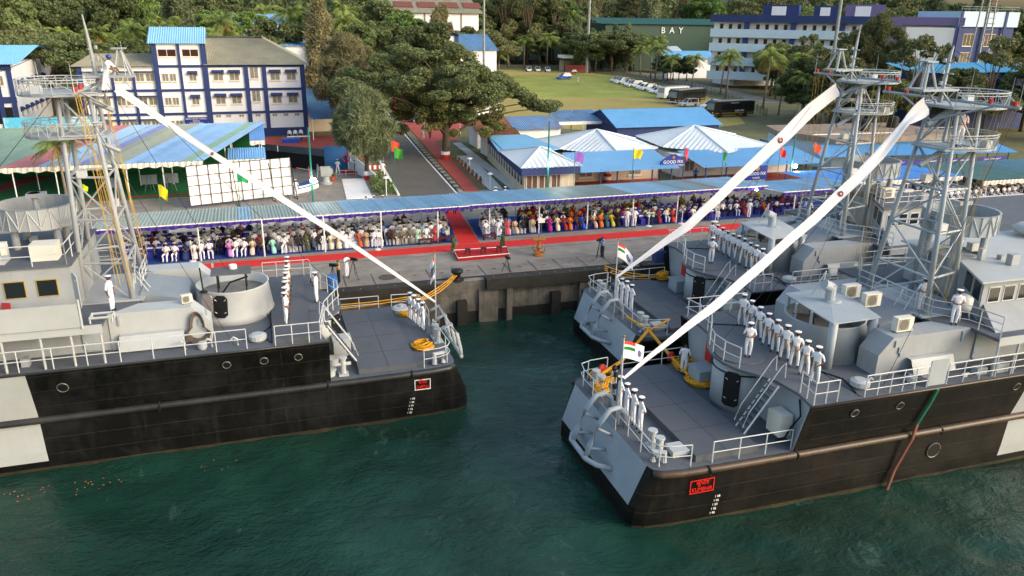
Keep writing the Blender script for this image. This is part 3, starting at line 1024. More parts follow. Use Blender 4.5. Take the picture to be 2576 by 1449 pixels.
    # portholes
    def porthole(u, z, r=.16):
        t = Vector((0, n, 0))
        vz = lambda z_: n * (4.76 + .264 * (z_ - QD) if z_ > QD else 4.75 - .03 * (QD - z_))
        ro = P_('porthole', MB().tube([(u + r * 1.15 * math.cos(a_), vz(z + r * 1.15 * math.sin(a_)) + n * .01, z + r * 1.15 * math.sin(a_)) for a_ in [2 * PI * i / 16 for i in range(16)]], .03, 5, closed=True), M_port)
        MB().poly([(u + r * 1.1 * math.cos(a_), vz(z + r * 1.1 * math.sin(a_)) + n * .02, z + r * 1.1 * math.sin(a_)) for a_ in [2 * PI * i / 16 * (1 if n > 0 else -1) * -1 for i in range(16)]]).obj('pane', M_dark, ro)
    for u in ((8.1, 9.7, 11.4) if flip else (9.1, 11.5, 18.2, 20.4)):
        porthole(u, UD - .75)
    if flip:
        porthole(18.4, UD - 1.0, .2)
        porthole(21.5, UD - .7)
    else:
        porthole(14.6, 1.6, .33)
    # mast
    mg = M_grey if flip else M_greyb
    mb = MB()
    mb.box(15.0, 18.2, -2.2, 2.2, O1 + .01, O1 + .1)
    mast = P_('mast', mb, mg)
    zt = 16.8
    legs = [((15.5, 1.95), (16.2, .8)), ((15.5, -1.95), (16.2, -.8)), ((17.7, 1.3), (17.5, .8)), ((17.7, -1.3), (17.5, -.8))]
    def lp(k, z):
        (a, b), (c, d) = legs[k]
        t = (z - O1) / (zt - O1)
        return Vector((a + (c - a) * t, b + (d - b) * t, z))
    for k in range(4):
        MB().tube([lp(k, O1), lp(k, 12), lp(k, zt)], [.14, .115, .09], 9).obj('mast_leg', mg, mast, smooth=True)
    zl = [9.0, 11.1, 13.1, 15.0]
    mb = MB()
    loop = [0, 1, 3, 2]
    for z in zl:
        for i in range(4):
            mb.tube([lp(loop[i], z), lp(loop[(i + 1) % 4], z)], .06, 6)
    zz = [O1] + zl + [zt]
    for j in range(len(zz) - 1):
        for i in range(4):
            a, b = loop[i], loop[(i + 1) % 4]
            if (i + j) % 2:
                a, b = b, a
            mb.tube([lp(a, zz[j]), lp(b, zz[j + 1])], .045, 5)
    mb.obj('mast_brace', mg, mast)
    la, lb = lp(2, O1), lp(2, zt)
    mb = MB()
    for s in (0, .38):
        mb.tube([la + Vector((.12, -s - .1, 0)), lb + Vector((.12, -s - .1, 0))], .025, 4)
    for i in range(28):
        p = la.lerp(lb, i / 28)
        mb.tube([p + Vector((.12, -.1, 0)), p + Vector((.12, -.48, 0))], .015, 4)
    mb.obj('mast_ladder', M_rail, mast)
    # crow platforms: deck plate, ring rails with lattice
    for z, cu, ru, rv in ((zt + .1, 17.5, 1.75, 1.65), (15.0, 17.6, 1.65, 1.45)):
        pl_ = [(15.7, -1.0)] + [(cu + (ru) * math.cos(a_), rv * math.sin(a_)) for a_ in [R(-90 + 180 * i / 12) for i in range(13)]] + [(15.7, 1.0)]
        mb = MB()
        mb.prism(pl_, z - .1, z)
        mb.tube([(15.4, 0, z - .9), (16.6, 0, z - .25), (18.2, 0, z - .12)], .12, 6)
        po = mb.obj('mast_platform', mg, mast)
        mb = MB()
        rp = [(x, y, z) for x, y in pl_]
        rp = [(15.8, -1.0, z), (16.5, -1.35, z)] + rp[1:-1] + [(16.5, 1.35, z), (15.8, 1.0, z)]
        for h in (.05, .5, .62):
            mb.tube([(x, y, z + h) for x, y, _ in rp], .02 if h < .6 else .028, 5)
        for i in range(len(rp) - 1):
            a_, b_ = Vector(rp[i]), Vector(rp[i + 1])
            mb.tube([a_ + Vector((0, 0, .03)), b_ + Vector((0, 0, .6))] if i % 2 else [a_ + Vector((0, 0, .6)), b_ + Vector((0, 0, .03))], .016, 4)
            mb.tube([a_, a_ + Vector((0, 0, .62))], .022, 4)
        mb.obj('ring_rail', M_pale, mast)
    mb = MB()
    mb.tube([(16.2, -3.9, zt + .35), (16.2, 3.9, zt + .35)], .07, 6)
    mb.tube([(15.6, 0, zt - .6), (16.2, -2.6, zt + .3)], .05, 5)
    mb.tube([(15.6, 0, zt - .6), (16.2, 2.6, zt + .3)], .05, 5)
    mb.tube([(16.9, -2.6, zt + .75), (16.2, -3.9, zt + .35)], .03, 5)
    mb.obj('yard_arm', mg, mast)
    mb = MB()
    mb.box(14.3, 16.3, -.55, .55, zt + .75, zt + .85)
    for s in (.45, -.45):
        mb.tube([(14.4, s, zt + .8), (14.75, s * .3, zt + 2.0)], .06, 6)
        mb.tube([(15.1, s, zt + .8), (14.85, s * .3, zt + 2.0)], .06, 6)
        mb.tube([(16.3, s, zt), (15.4, s, zt + .8)], .05, 5)
    mb.box(14.5, 15.1, -.3, .3, zt + 2.0, zt + 2.06)
    mb.obj('antenna_frame', mg, mast)
    mb = MB()
    hp = 3.5 if key != 'R1' else 2.7
    mb.tube([(15.9, 0, zt + .2), (16.0, 0, zt + 2.3), (16.1, 0, zt + hp)], [.12, .08, .03], 7)
    for h in (1.0, 1.5, 2.0):
        mb.tube([(16.0, -.35, zt + h), (16.0, .35, zt + h)], .035, 5)
        mb.lathe([(.07, 0), (.07, .16)], (15.75, 0, zt + h), 7)
    mb.obj('pole_mast', mg, mast)
    mb = MB()
    for v in (-2.4, -3.6, 2.4, 3.6):
        mb.lathe([(.0, 0), (.1, .02), (.1, .2), (.0, .22)], (16.2, v, zt + .4), 8)
    mb.obj('signal_lamp', M_redsign, mast)
    mb = MB()
    hr = random.Random(key)
    for v0 in (-3.7, -3.3, -2.9, -1.9, 1.9, 2.8, 3.3, 3.7):
        for k in range(2):
            b0 = (15.6 + hr.uniform(-.4, .8), (1.9 + hr.uniform(-.3, 1.2)) * (1 if v0 > 0 else -1), O1 + .9)
            mb.tube([(16.2, v0 + .12 * k, zt + .3), b0], .01, 4)
    mb.obj('halyard', M_halyard, mast)
    # whips, stays, lamps and boxes aloft
    for k, (u, v, z0, h) in enumerate(((18.9, 1.2, zt + .1, 1.6), (18.6, -1.3, zt + .1, 1.3), (14.6, .5, zt + .85, 1.5), (19.0, -.6, 15.0, 1.1), (16.2, 3.8, zt + .4, 1.2), (16.2, -3.8, zt + .4, 1.2))):
        MB().tube([(u, v, z0), (u + .02, v, z0 + h)], .02, 4, r1=.008).obj('whip_antenna', M_rail, mast)
    for u, v, z0 in ((18.3, .7, zt + .1), (18.2, -.9, 15.0), (17.0, 1.0, 13.1), (16.2, -1.2, 11.2)):
        MB().box(u - .2, u + .2, v - .18, v + .18, z0, z0 + .34).obj('junction_box', M_rail, mast)
    for k, (a, b) in enumerate((((16.0, 0, zt + 2.2), (5.8, 0, UD + 1.0)), ((16.2, 3.8, zt + .35), (11.0, 4.6, UD)), ((16.2, -3.8, zt + .35), (11.0, -4.6, UD)), ((16.0, 0, zt + 2.6), (34, 0, 12.5)), ((17.5, 1.6, zt), (24, 3, 9.8)))):
        MB().tube([Vector(a).lerp(Vector(b), q_ / 6) - Vector((0, 0, .25 * math.sin(PI * q_ / 6))) for q_ in range(7)], .012, 4).obj('stay_wire', M_dark, mast)
    # deck clutter
    dr_ = random.Random('d' + key)
    for k in range(16):
        u, v = dr_.uniform(9.4, 24), dr_.choice((-1, 1)) * dr_.uniform(4.3, 4.95)
        kk = k % 4
        if kk == 0:
            P_('deck_pipe', MB().tube([(u, v, UD), (u, v, UD + .3), (u + .18, v, UD + .42), (u + .3, v, UD + .3)], .05, 6), M_pale)
        elif kk == 1:
            P_('cleat', MB().tube([(u - .2, v, UD + .16), (u + .2, v, UD + .16)], .035, 5).box(u - .1, u + .1, v - .05, v + .05, UD, UD + .14), M_pale)
        elif kk == 2:
            P_('locker', MB().box(u, u + dr_.uniform(.3, .7), v - .18, v + .18, UD, UD + dr_.uniform(.2, .5)), M_grey)
        else:
            P_('deck_plate', MB().lathe([(.2, 0), (.2, .02)], (u, v, UD), 12), M_grey)
    for k in range(7):
        u, v = dr_.uniform(19.5, 30 if key != 'R2' else 22.6), dr_.uniform(-2.6, 2.6)
        zz_ = 9.58 if flip else 9.3
        P_('roof_fitting', MB().box(u, u + dr_.uniform(.25, .8), v, v + dr_.uniform(.25, .6), zz_, zz_ + dr_.uniform(.15, .6)), M_pale if k % 2 else M_grey)
    P_('cable', MB().tube([(7.3, -n * 3.9, UD + .03), (9, -n * 3.2, UD + .03), (10.2, -n * 3.9, UD + .03), (12.5, -n * 4.3, UD + .03)], .03, 5), M_black)
    P_('cable', MB().tube([(9.3, n * 4.9, UD + .03), (9.7, n * 3.6, UD + .03), (9.2, n * 2.6, UD + .03), (9.4, n * 1.9, UD + .4)], .03, 5), M_black)
    P_('deck_seam', MB().box(9.25, 9.28, -5.2, 5.2, UD, UD + .012), M_dark)
    # director tub on pillars forward of the mast
    tc2 = (19.6, -n * .9)
    mb = MB()
    zb = 10.6 if key != 'R1' else 10.5
    mb.lathe([(1.75, 0), (1.75, 1.0), (1.8, 1.04), (1.7, 1.04), (1.66, .1)], (*tc2, zb), 24)
    tb = P_('director_tub', mb, mg, smooth=False)
    MB().lathe([(0, 0), (1.7, 0)], (*tc2, zb + .1), 24).obj('tub_floor', M_deck, tb)
    mb = MB()
    for i in range(24):
        a_ = 2 * PI * i / 24
        b_ = 2 * PI * (i + 1) / 24
        z0, z1 = (zb + .05, zb + 1.0) if i % 2 else (zb + 1.0, zb + .05)
        mb.tube([(tc2[0] + 1.77 * math.cos(a_), tc2[1] + 1.77 * math.sin(a_), z0), (tc2[0] + 1.77 * math.cos(b_), tc2[1] + 1.77 * math.sin(b_), z1)], .03, 4)
        mb.tube([(tc2[0] + 1.77 * math.cos(a_), tc2[1] + 1.77 * math.sin(a_), zb), (tc2[0] + 1.77 * math.cos(a_), tc2[1] + 1.77 * math.sin(a_), zb + 1)], .025, 4)
    mb.obj('tub_lattice', M_pale, tb)
    for dx, dy in ((-.9, -.9), (.9, -.9), (-.9, .9), (.9, .9)):
        MB().tube([(tc2[0] + dx, tc2[1] + dy, 8.5), (tc2[0] + dx, tc2[1] + dy, zb)], .17, 10).obj('pillar', mg, tb)
    mb = MB()
    mb.lathe([(.14, 0), (.14, 1.3), (.3, 1.4)], (tc2[0], tc2[1], zb + .1), 8)
    mb.box(tc2[0] - .5, tc2[0] + .3, tc2[1] - .3, tc2[1] + .3, zb + 1.3, zb + 1.5)
    mb.obj('director', mg, tb)
    # bridge house
    if flip:
        mb = MB()
        mb.box(17.7, 40, -3.2, 3.2, O1 + .01, 9.5)
        bh = P_('bridge_house', mb, M_grey)
        mb = MB()
        mb.box(17.6, 40, -3.3, 3.3, 9.5, 9.58)
        mb.obj('roof', M_deck, bh)
        for u in (18.3, 19.6):
            mb = MB()
            mb.box(u, u + .85, 3.2, 3.24, 8.15, 8.95)
            w_ = mb.obj('window', M_yframe, bh)
            MB().box(u + .035, u + .815, 3.23, 3.25, 8.185, 8.915).obj('pane', M_glass, bh)
        wheel_door(bh, (21.3, 3.22, O1 + .15), (-1, 0, 0), m=M_pale)
        dr = wheel_door(bh, (17.75, 3.1, O1 + .15), (-.8, .6, 0), m=M_greyb, w=.75, h=1.8)
        rail_run(sh, [(17.8, 3.2, 9.58), (18.0, 3.2, 9.58), (26, 3.2, 9.58)], step=1.3, h=.95)
        rail_run(sh, [(17.8, 3.2, 9.58), (17.8, -3.2, 9.58)], step=1.3, h=.95)
        MB().box(18.3, 19.4, 1.5, 2.4, 9.58, 10.35).obj('cabinet', M_cream, bh)
        MB().box(20.4, 21.9, 1.6, 2.6, 9.58, 9.75).obj('skylight', M_pale, bh)
    else:
        zr = 9.2
        mb = MB()
        ue = 34 if key == 'R1' else 23.5
        mb.prism([(17.4, -3.1), (18.9, -.7), (18.9, 3.1), (ue, 3.1), (ue, -3.1)], O1 + .01, zr - .05)
        bh = P_('bridge_house', mb, M_grey)
        mb = MB()
        if key == 'R1':
            mb.prism([(16.8, -3.5), (18.6, -.5), (20.9, 0.1), (20.9, 1.7), (18.6, 1.7), (18.6, 3.4), (34, 3.4), (34, -3.5)], zr, zr + .09)
        else:
            mb.prism([(17.2, -3.3), (18.7, -.6), (18.7, 3.3), (23.7, 3.3), (23.7, -3.3)], zr, zr + .09)
        mb.obj('roof', M_pale if key == 'R1' else M_deck, bh)
        for i in range(6):
            u = 17.75 + i * .92
            mb = MB()
            mb.box(u, u + .72, -3.13, -3.1, 8.05, 8.85)
            w_ = mb.obj('window', M_rail, bh)
            MB().box(u + .06, u + .66, -3.145, -3.12, 8.11, 8.79).obj('pane', M_glass, bh)
        p0, p1 = Vector((17.4, -3.1, 0)), Vector((18.9, -.7, 0))
        dd = (p1 - p0).normalized()
        nn = Vector((-dd.y, dd.x, 0))
        for t0, t1 in ((.15, 1.25), (1.45, 2.6)):
            a_, b_ = p0 + dd * t0 + nn * .02, p0 + dd * t1 + nn * .02
            mb = MB()
            mb.slab((b_.x, b_.y, 8.0), (a_.x, a_.y, 8.0), (a_.x, a_.y, 9.0), (b_.x, b_.y, 9.0), .04)
            w_ = mb.obj('window', M_rail, bh)
            a2, b2 = a_ + dd * .08 + nn * .03, b_ - dd * .08 + nn * .03
            MB().slab((b2.x, b2.y, 8.08), (a2.x, a2.y, 8.08), (a2.x, a2.y, 8.92), (b2.x, b2.y, 8.92), .02).obj('pane', M_glass, bh)
        # sloping flank plating between deck edge and bridge windows
        mb = MB()
        mb.add([(16.9, -4.6, O1 + .02), (ue, -4.6, O1 + .02), (ue, -3.12, 8.0), (17.6, -3.12, 8.0)], [(0, 1, 2, 3)])
        mb.add([(16.9, -4.6, O1 + .02), (17.6, -3.12, 8.0), (17.6, -3.12, O1 + .02)], [(0, 1, 2)])
        mb.obj('flank_plate', M_grey, bh)
        if key == 'R1':
            mb = MB()
            mb.lathe([(.42, 0), (.45, .25), (.45, .6), (.2, .75)], (16.75, -2.7, O1 + .5), 16)
            for du, dv in ((-.3, -.3), (.3, -.3), (0, .35)):
                mb.tube([(16.75 + du, -2.7 + dv, O1), (16.75 + du * .8, -2.7 + dv * .8, O1 + .5)], .04, 5)
            P_('searchlight', mb, M_pale, smooth=True)
            mb = MB()
            mb.lathe([(.9, 0), (1.0, .25), (.7, .45), (0, .5)], (26.5, 2.2, zr + .3), 20)
            P_('satellite_dome', mb, M_pale, smooth=True)
        else:
            rail_run(sh, [(18.8, 3.2, zr + .1), (18.8, -.6, zr + .1), (17.4, -3.1, zr + .1), (23.4, -3.2, zr + .1)], nr=3, step=1.1)
    return sh, hull

ship_l, hull_l = build_ship('L', 8.9, 41.25, True, M_hullL, M_pipeL, 'grey landing ship with black hull moored at left, stern towards the gap', 'pale')
ship_r, hull_r = build_ship('R1', 14.1, 28.85, False, M_hullR, M_pipeR, 'nearest grey landing ship at right with weathered black hull and red name board', 'blue')
ship_q, hull_q = build_ship('R2', 20.0, 41.8, False, M_hullL, M_pipeL, 'grey landing ship between the quay and the nearest ship at right', 'blue')

# name boards, draught marks
def name_board(ship, u0, v, z, top, bot, sgn, w=1.25, h=.72, white=False):
    """sgn: +1 when the reading direction runs towards larger u"""
    bx = MB()
    y = v
    for a, b, c, d in ((u0 - w / 2, u0 + w / 2, z + h / 2 - .035, z + h / 2), (u0 - w / 2, u0 + w / 2, z - h / 2, z - h / 2 + .035), (u0 - w / 2, u0 - w / 2 + .035, z - h / 2 + .036, z + h / 2 - .036), (u0 + w / 2 - .035, u0 + w / 2, z - h / 2 + .036, z + h / 2 - .036)):
        bx.box(a, b, min(y, y + .02 * (-1 if sgn > 0 else 1)), max(y, y + .02 * (-1 if sgn > 0 else 1)), c, d)
    bo = bx.obj('name_board', M_redlet if not white else M_white, ship)
    yo = y + (-.025 if sgn > 0 else .025)
    for txt, zz, sz in ((top, z + .15, .28), (bot, z - .15, .28)):
        t = text_mesh(txt, sz, M_redlet, 'lettering', bo, frame3((u0, yo, zz), (sgn, 0, 0), (0, 0, 1)), extrude=.012)
        bb = max(abs(c.co.x) for c in t.data.vertices) if len(t.data.vertices) else 1
        if bb > w / 2 - .08:
            k = (w / 2 - .08) / bb
            for c in t.data.vertices:
                c.co.x *= k
    return bo
name_board(ship_r, 2.3, -4.66, 1.95, 'कुंभीर', 'KUMBHIR', 1, w=1.15, h=.64)
name_board(ship_l, 1.9, 4.66, 2.05, 'चीता', 'CHEETAH', -1, w=.85, h=.6, white=True)
def draught(ship, u, v, sgn):
    d = None
    for i in range(5):
        for k, dx in enumerate((-.13, .0, .13)):
            pass
        t = text_mesh(['1 08', '1 06', '1 04', '1 02', '1 00'][i], .15, M_white, 'draught_mark', ship, frame3((u - sgn * i * .045, v, 1.25 - i * .2), (sgn, 0, 0), (0, 0, 1)), extrude=.012)
draught(ship_r, 3.15, -4.62, 1)
draught(ship_l, 2.45, 4.6, -1)
# overboard discharge hose on the nearest ship
mb = MB()
mb.tube([(13.15, -5.5, UD - .05), (13.1, -5.32, UD - .8), (12.95, -5.0, 3.4)], .07, 7)
mb.obj('discharge_hose', mat('green_hose', '#2f7d5a', .6), ship_r)
mb = MB()
mb.tube([(12.95, -5.0, 3.4), (12.8, -5.04, 2.7), (12.4, -4.8, 1.0), (12.2, -4.74, -.3)], .075, 7)
mb.obj('discharge_hose', mat('brown_hose', '#8a5a47', .6), ship_r)
ac_unit('white air conditioner on the side house of the nearest ship', (14.1 + 12.9, 28.85 - 3.2, O1), 0.0)
ac_unit('boxy white air conditioner behind the gun house roof of the nearest ship', (14.1 + 13.3, 28.85 - .7, UD + 2.05), 0.0)
ac_unit('second air conditioner beside the vent cowl, nearest ship', (14.1 + 13.2, 28.85 + .6, UD + 2.05), 0.0)
ac_unit('air conditioner on the bridge roof of the left ship', (8.9 - 21.0, 41.25 - 1.3, 9.58), 0.0)
ac_unit('air conditioner on the bridge roof of the middle ship', (20 + 19.6, 41.8 - .9, 9.3), 0.0)
ac_unit('air conditioner on the side house of the left ship', (8.9 - 13.0, 41.25 - 3.1, O1), R(20)).scale = (.55, .8, .6)
# ================================================================ people
M_skin = mat('skin', '#7a4f38', 0.6, var=0.08, scale=8, rnd=.7)
M_hair = mat('hair_black', '#0f0c0b', 0.5, var=0.1)
M_navy = mat('white_uniform', '#e6e6ea', 0.8, var=0.07, scale=9, bump=.5, bscale=14)
M_shoe = mat('black_shoe', '#121214', 0.4, var=0.1)
M_wshoe = mat('white_shoe', '#dedede', 0.6, var=0.05)
M_trou = mat('dark_trousers', '#23252b', 0.85, var=0.15)
M_cloth = mat('garment_cloth', '#ffffff', 0.85, var=0.16, scale=9, objcol=True)
M_band = mat('cap_band', '#15161c', 0.5, var=0.05)
M_belt = mat('belt_webbing', '#9a7d55', 0.8, var=0.1)
M_eye = mat('eye_dark', '#120d0b', 0.3, var=0)
def skin_body(name, nodes, edges, mats, cls, subdiv=1, extra=None):
    """nodes {key: (x, y, z, rx, ry)}; surface grown with the Skin modifier; cls(face centre) -> slot"""
    keys = list(nodes)
    me = bpy.data.meshes.new(name)
    me.from_pydata([nodes[k][:3] for k in keys], [(keys.index(a), keys.index(b)) for a, b in edges], [])
    o = bpy.data.objects.new(name, me)
    col.objects.link(o)
    md = o.modifiers.new('s', 'SKIN')
    md.use_smooth_shade = True
    md.branch_smoothing = 0.4
    for i, k in enumerate(keys):
        sv = me.skin_vertices[0].data[i]
        sv.radius = (nodes[k][3], nodes[k][4])
        sv.use_root = (i == 0)
    if subdiv:
        ss = o.modifiers.new('d', 'SUBSURF')
        ss.levels = ss.render_levels = subdiv
    dg = bpy.context.evaluated_depsgraph_get()
    m2 = bpy.data.meshes.new_from_object(o.evaluated_get(dg))
    bpy.data.objects.remove(o)
    bpy.data.meshes.remove(me)
    mb = MB()
    mb.v = [tuple(v.co) for v in m2.vertices]
    seg = [(Vector(nodes[a][:3]), Vector(nodes[b][:3]), a, b, (nodes[a][3] + nodes[b][3]) / 2) for a, b in edges]
    for p in m2.polygons:
        c = p.center
        best, bk = 9e9, None
        for a, b, ka, kb, rr in seg:
            d = b - a
            t = max(0, min(1, (c - a).dot(d) / d.length_squared))
            q = (c - (a + d * t)).length - rr * .6
            if q < best:
                best, bk = q, (ka, kb, t)
        mb.f.append(tuple(p.vertices))
        mb.m.append(cls(c, bk))
    bpy.data.meshes.remove(m2)
    if extra:
        extra(mb)
    return mb.mesh(name, mats, smooth=True)
def std_cls(sleeve, cap=True, sari=False):
    def f(c, bk):
        ka, kb, t = bk
        ks = ka + kb
        if 'head' in ka or 'head' in kb:
            hz, hy = c.z - HEADZ[0], c.y - HEADZ[1]
            return 1 if (hz > .045 or (hy > .015 and hz > -.1)) else 0
        if 'neck' in ka and 'neck' in kb:
            return 0
        if 'toe' in ks:
            return 4
        if ka[0] in 'lr' and ka[1:] in ('elb', 'wri') or kb[1:] in ('wri', 'han', 'fin'):
            if kb[1:] in ('han', 'fin') or ka[1:] == 'wri':
                return 0
            return 2 if sleeve else 0
        if 'hip' in kb or 'kne' in ks or 'ank' in ks or 'skirt' in ks:
            return 3
        if ka == 'pel' and kb == 'waist':
            return 2 if t > .25 else 3
        return 2
    return f
HEADZ = [1.62, 0]
def face_extra(hx, hy, hz, hands=()):
    def ex(mb):
        mb.add([(hx - .018, hy - .085, hz - .03), (hx + .018, hy - .085, hz - .03), (hx, hy - .122, hz - .028), (hx, hy - .088, hz + .03)], [(0, 2, 3), (2, 1, 3), (0, 1, 2)], 0)
        for s in (-1, 1):
            mb.add([(hx + s * .035 - .014, hy - .094, hz + .018), (hx + s * .035 + .014, hy - .094, hz + .018), (hx + s * .035 + .014, hy - .092, hz + .034), (hx + s * .035 - .014, hy - .092, hz + .034)], [(0, 1, 2, 3)], 5)
            mb.lathe([(.0, -.035), (.016, -.02), (.02, .015), (.0, .035)], (hx + s * .088, hy + .005, hz), 5, 0)
        mb.add([(hx - .025, hy - .088, hz - .062), (hx + .025, hy - .088, hz - .062), (hx + .02, hy - .09, hz - .052), (hx - .02, hy - .09, hz - .052)], [(0, 1, 2, 3)], 5)
        for w, d, side in hands:
            w, d, side = Vector(w), Vector(d).normalized(), Vector(side).normalized()
            nrm = d.cross(side)
            for i, (off, ln) in enumerate(((-.028, .065), (-.009, .078), (.01, .072), (.028, .055))):
                b = w + side * off + d * .03
                mb.tube([b, b + d * ln * .5 + nrm * .006, b + d * ln * .95 + nrm * .024], [.0105, .0095, .007], 5, 0)
            b = w - side * .03 - d * .01
            mb.tube([b, b - side * .022 + d * .03 + nrm * .01, b - side * .018 + d * .058 + nrm * .02], [.012, .011, .008], 5, 0)
    return ex
def standing(name, pose='ease', sleeve=False, civ=False, stout=1.0):
    """figure 1.74 m tall facing -Y, feet at the origin"""
    HEADZ[:] = [1.625, -.01]
    sp = .17 if pose == 'ease' else .15 if pose == 'guard' else .075
    n = {'pel': (0, 0, .96, .155 * stout, .115 * stout), 'waist': (0, 0, 1.1, .145 * stout, .105 * stout), 'chest': (0, -.005, 1.32, .175 * stout, .125 * stout), 'neckb': (0, .01, 1.46, .085, .075), 'neckt': (0, 0, 1.53, .055, .058), 'head1': (0, -.012, 1.6, .08, .09), 'head2': (0, -.005, 1.69, .07, .085)}
    e = [('pel', 'waist'), ('waist', 'chest'), ('chest', 'neckb'), ('neckb', 'neckt'), ('neckt', 'head1'), ('head1', 'head2')]
    hands = []
    for s, k in ((-1, 'r'), (1, 'l')):
        if pose == 'ease':
            el, wr, ha = (s * .285, .09, 1.16), (s * .11, .17, .99), (s * .04, .175, .93)
        elif pose == 'guard':
            el, wr, ha = (s * .28, .04, 1.16), (s * .21, -.1, .97), (s * (.13 if s > 0 else .2), -.15, .92)
        elif pose == 'attention':
            el, wr, ha = (s * .265, .03, 1.15), (s * .25, -.02, .9), (s * .235, -.03, .82)
        elif pose == 'camera':
            el, wr, ha = (s * .28, -.12, 1.2), (s * .1, -.34, 1.38), (s * .06, -.4, 1.42)
        elif pose == 'hold':
            el, wr, ha = (s * .27, .02, 1.16), (s * .12, -.22, 1.1), (s * .04, -.27, 1.12)
        elif pose == 'lean':
            el, wr, ha = (s * .25, -.2, 1.25), (s * .16, -.45, 1.18), (s * .12, -.52, 1.16)
        n[k + 'sho'] = (s * .185, .005, 1.415, .07, .07)
        n[k + 'elb'] = (*el, .05, .05)
        n[k + 'wri'] = (*wr, .034, .034)
        n[k + 'han'] = (*ha, .04, .026)
        n[k + 'hip'] = (s * .095, 0, .88, .1, .105)
        n[k + 'kne'] = (s * (.07 + sp * .5), -.01, .49, .072, .075)
        n[k + 'ank'] = (s * sp, .02, .1, .055, .06)
        n[k + 'toe'] = (s * (sp + .03), -.13, .045, .042, .04)
        e += [('chest', k + 'sho'), (k + 'sho', k + 'elb'), (k + 'elb', k + 'wri'), (k + 'wri', k + 'han'), ('pel', k + 'hip'), (k + 'hip', k + 'kne'), (k + 'kne', k + 'ank'), (k + 'ank', k + 'toe')]
        hands.append((ha, Vector(ha) - Vector(wr), (1, 0, 0) if pose in ('ease', 'hold', 'camera', 'lean') else (0, 1, 0)))
    ms = [M_skin, M_hair, M_navy, M_navy, M_shoe, M_eye]
    if civ:
        ms[2:4] = [M_cloth, M_trou]
    return skin_body(name, n, e, ms, std_cls(sleeve), 1, face_extra(0, -.012, 1.62, hands))
def seated(name, kind, arm=0):
    """figure on a 0.45 m seat at the origin, facing -Y"""
    HEADZ[:] = [1.185, .05]
    w = .92 if kind == 'sari' else 1.0
    n = {'pel': (0, .02, .54, .16 * w, .13), 'waist': (0, .04, .68, .145 * w, .11), 'chest': (0, .06, .9, .17 * w, .12), 'neckb': (0, .065, 1.03, .08 * w, .07), 'neckt': (0, .06, 1.1, .052, .055), 'head1': (0, .045, 1.165, .078, .088), 'head2': (0, .05, 1.25, .068, .082)}
    e = [('pel', 'waist'), ('waist', 'chest'), ('chest', 'neckb'), ('neckb', 'neckt'), ('neckt', 'head1'), ('head1', 'head2')]
    for s, k in ((-1, 'r'), (1, 'l')):
        n[k + 'sho'] = (s * .175 * w, .06, .985, .066, .066)
        if arm == 1:
            n[k + 'elb'] = (s * .25, -.05, .8, .047, .047)
            n[k + 'wri'] = (s * .1, -.22, 1.0, .033, .033)
            n[k + 'han'] = (s * .03, -.24, 1.06, .038, .03)
        else:
            n[k + 'elb'] = (s * .26, .02, .74, .048, .048)
            n[k + 'wri'] = (s * (.14 if arm == 0 else .06), -.22, .66, .034, .034)
            n[k + 'han'] = (s * (.12 if arm == 0 else .02), -.29, .65, .038, .028)
        e += [('chest', k + 'sho'), (k + 'sho', k + 'elb'), (k + 'elb', k + 'wri'), (k + 'wri', k + 'han')]
        if kind != 'sari':
            n[k + 'hip'] = (s * .1, -.04, .52, .095, .09)
            n[k + 'kne'] = (s * .15, -.45, .5, .07, .07)
            n[k + 'ank'] = (s * .13, -.44, .1, .052, .055)
            n[k + 'toe'] = (s * .15, -.58, .045, .04, .038)
            e += [('pel', k + 'hip'), (k + 'hip', k + 'kne'), (k + 'kne', k + 'ank'), (k + 'ank', k + 'toe')]
    if kind == 'sari':
        n['skirta'] = (0, -.2, .5, .19, .12)
        n['skirtb'] = (0, -.42, .46, .2, .13)
        n['skirtc'] = (0, -.5, .22, .2, .13)
        n['skirtd'] = (0, -.54, .04, .23, .15)
        e += [('pel', 'skirta'), ('skirta', 'skirtb'), ('skirtb', 'skirtc'), ('skirtc', 'skirtd')]
    ms = {'navy': [M_skin, M_hair, M_navy, M_navy, M_wshoe, M_eye], 'suit': [M_skin, M_hair, M_cloth, M_cloth, M_shoe, M_eye],
          'civ': [M_skin, M_hair, M_cloth, M_trou, M_shoe, M_eye], 'sari': [M_skin, M_hair, M_cloth, M_cloth, M_shoe, M_eye]}[kind]
    fx = face_extra(0, .045, 1.185)
    def ex(mb):
        fx(mb)
        if kind == 'sari':
            mb.lathe([(.0, 0), (.06, .02), (.075, .1), (.06, .2), (.03, .26)], (0, .135, .92), 7, 1)
            mb.add([(-.19, -.05, .98), (-.08, -.08, 1.0), (.17, -.12, .66), (.1, -.14, .6), (-.18, .14, .98), (-.08, .16, 1.02)], [(0, 3, 2, 1), (4, 0, 1, 5)], 2)
    return skin_body(name, n, e, ms, std_cls(kind == 'suit'), 1 if kind != 'x' else 0, ex)
def cap_mesh():
    mb = MB()
    mb.lathe([(.098, 0), (.1, .045)], (0, 0, 0), 16, 1)
    mb.lathe([(.1, .045), (.145, .085), (.142, .1), (.0, .115)], (0, 0, 0), 16, 0)
    mb.add([(-.085, -.055, .01), (.085, -.055, .01), (.06, -.155, -.012), (-.06, -.155, -.012), (0, -.175, -.015)], [(0, 3, 4, 2, 1)], 1)
    mb.lathe([(.0, 0), (.018, 0), (.018, .03), (0, .03)], (0, -.105, .025), 6, 2)
    return mb.mesh('cap', [M_navy, M_band, M_brass], smooth=False)
CAP = cap_mesh()
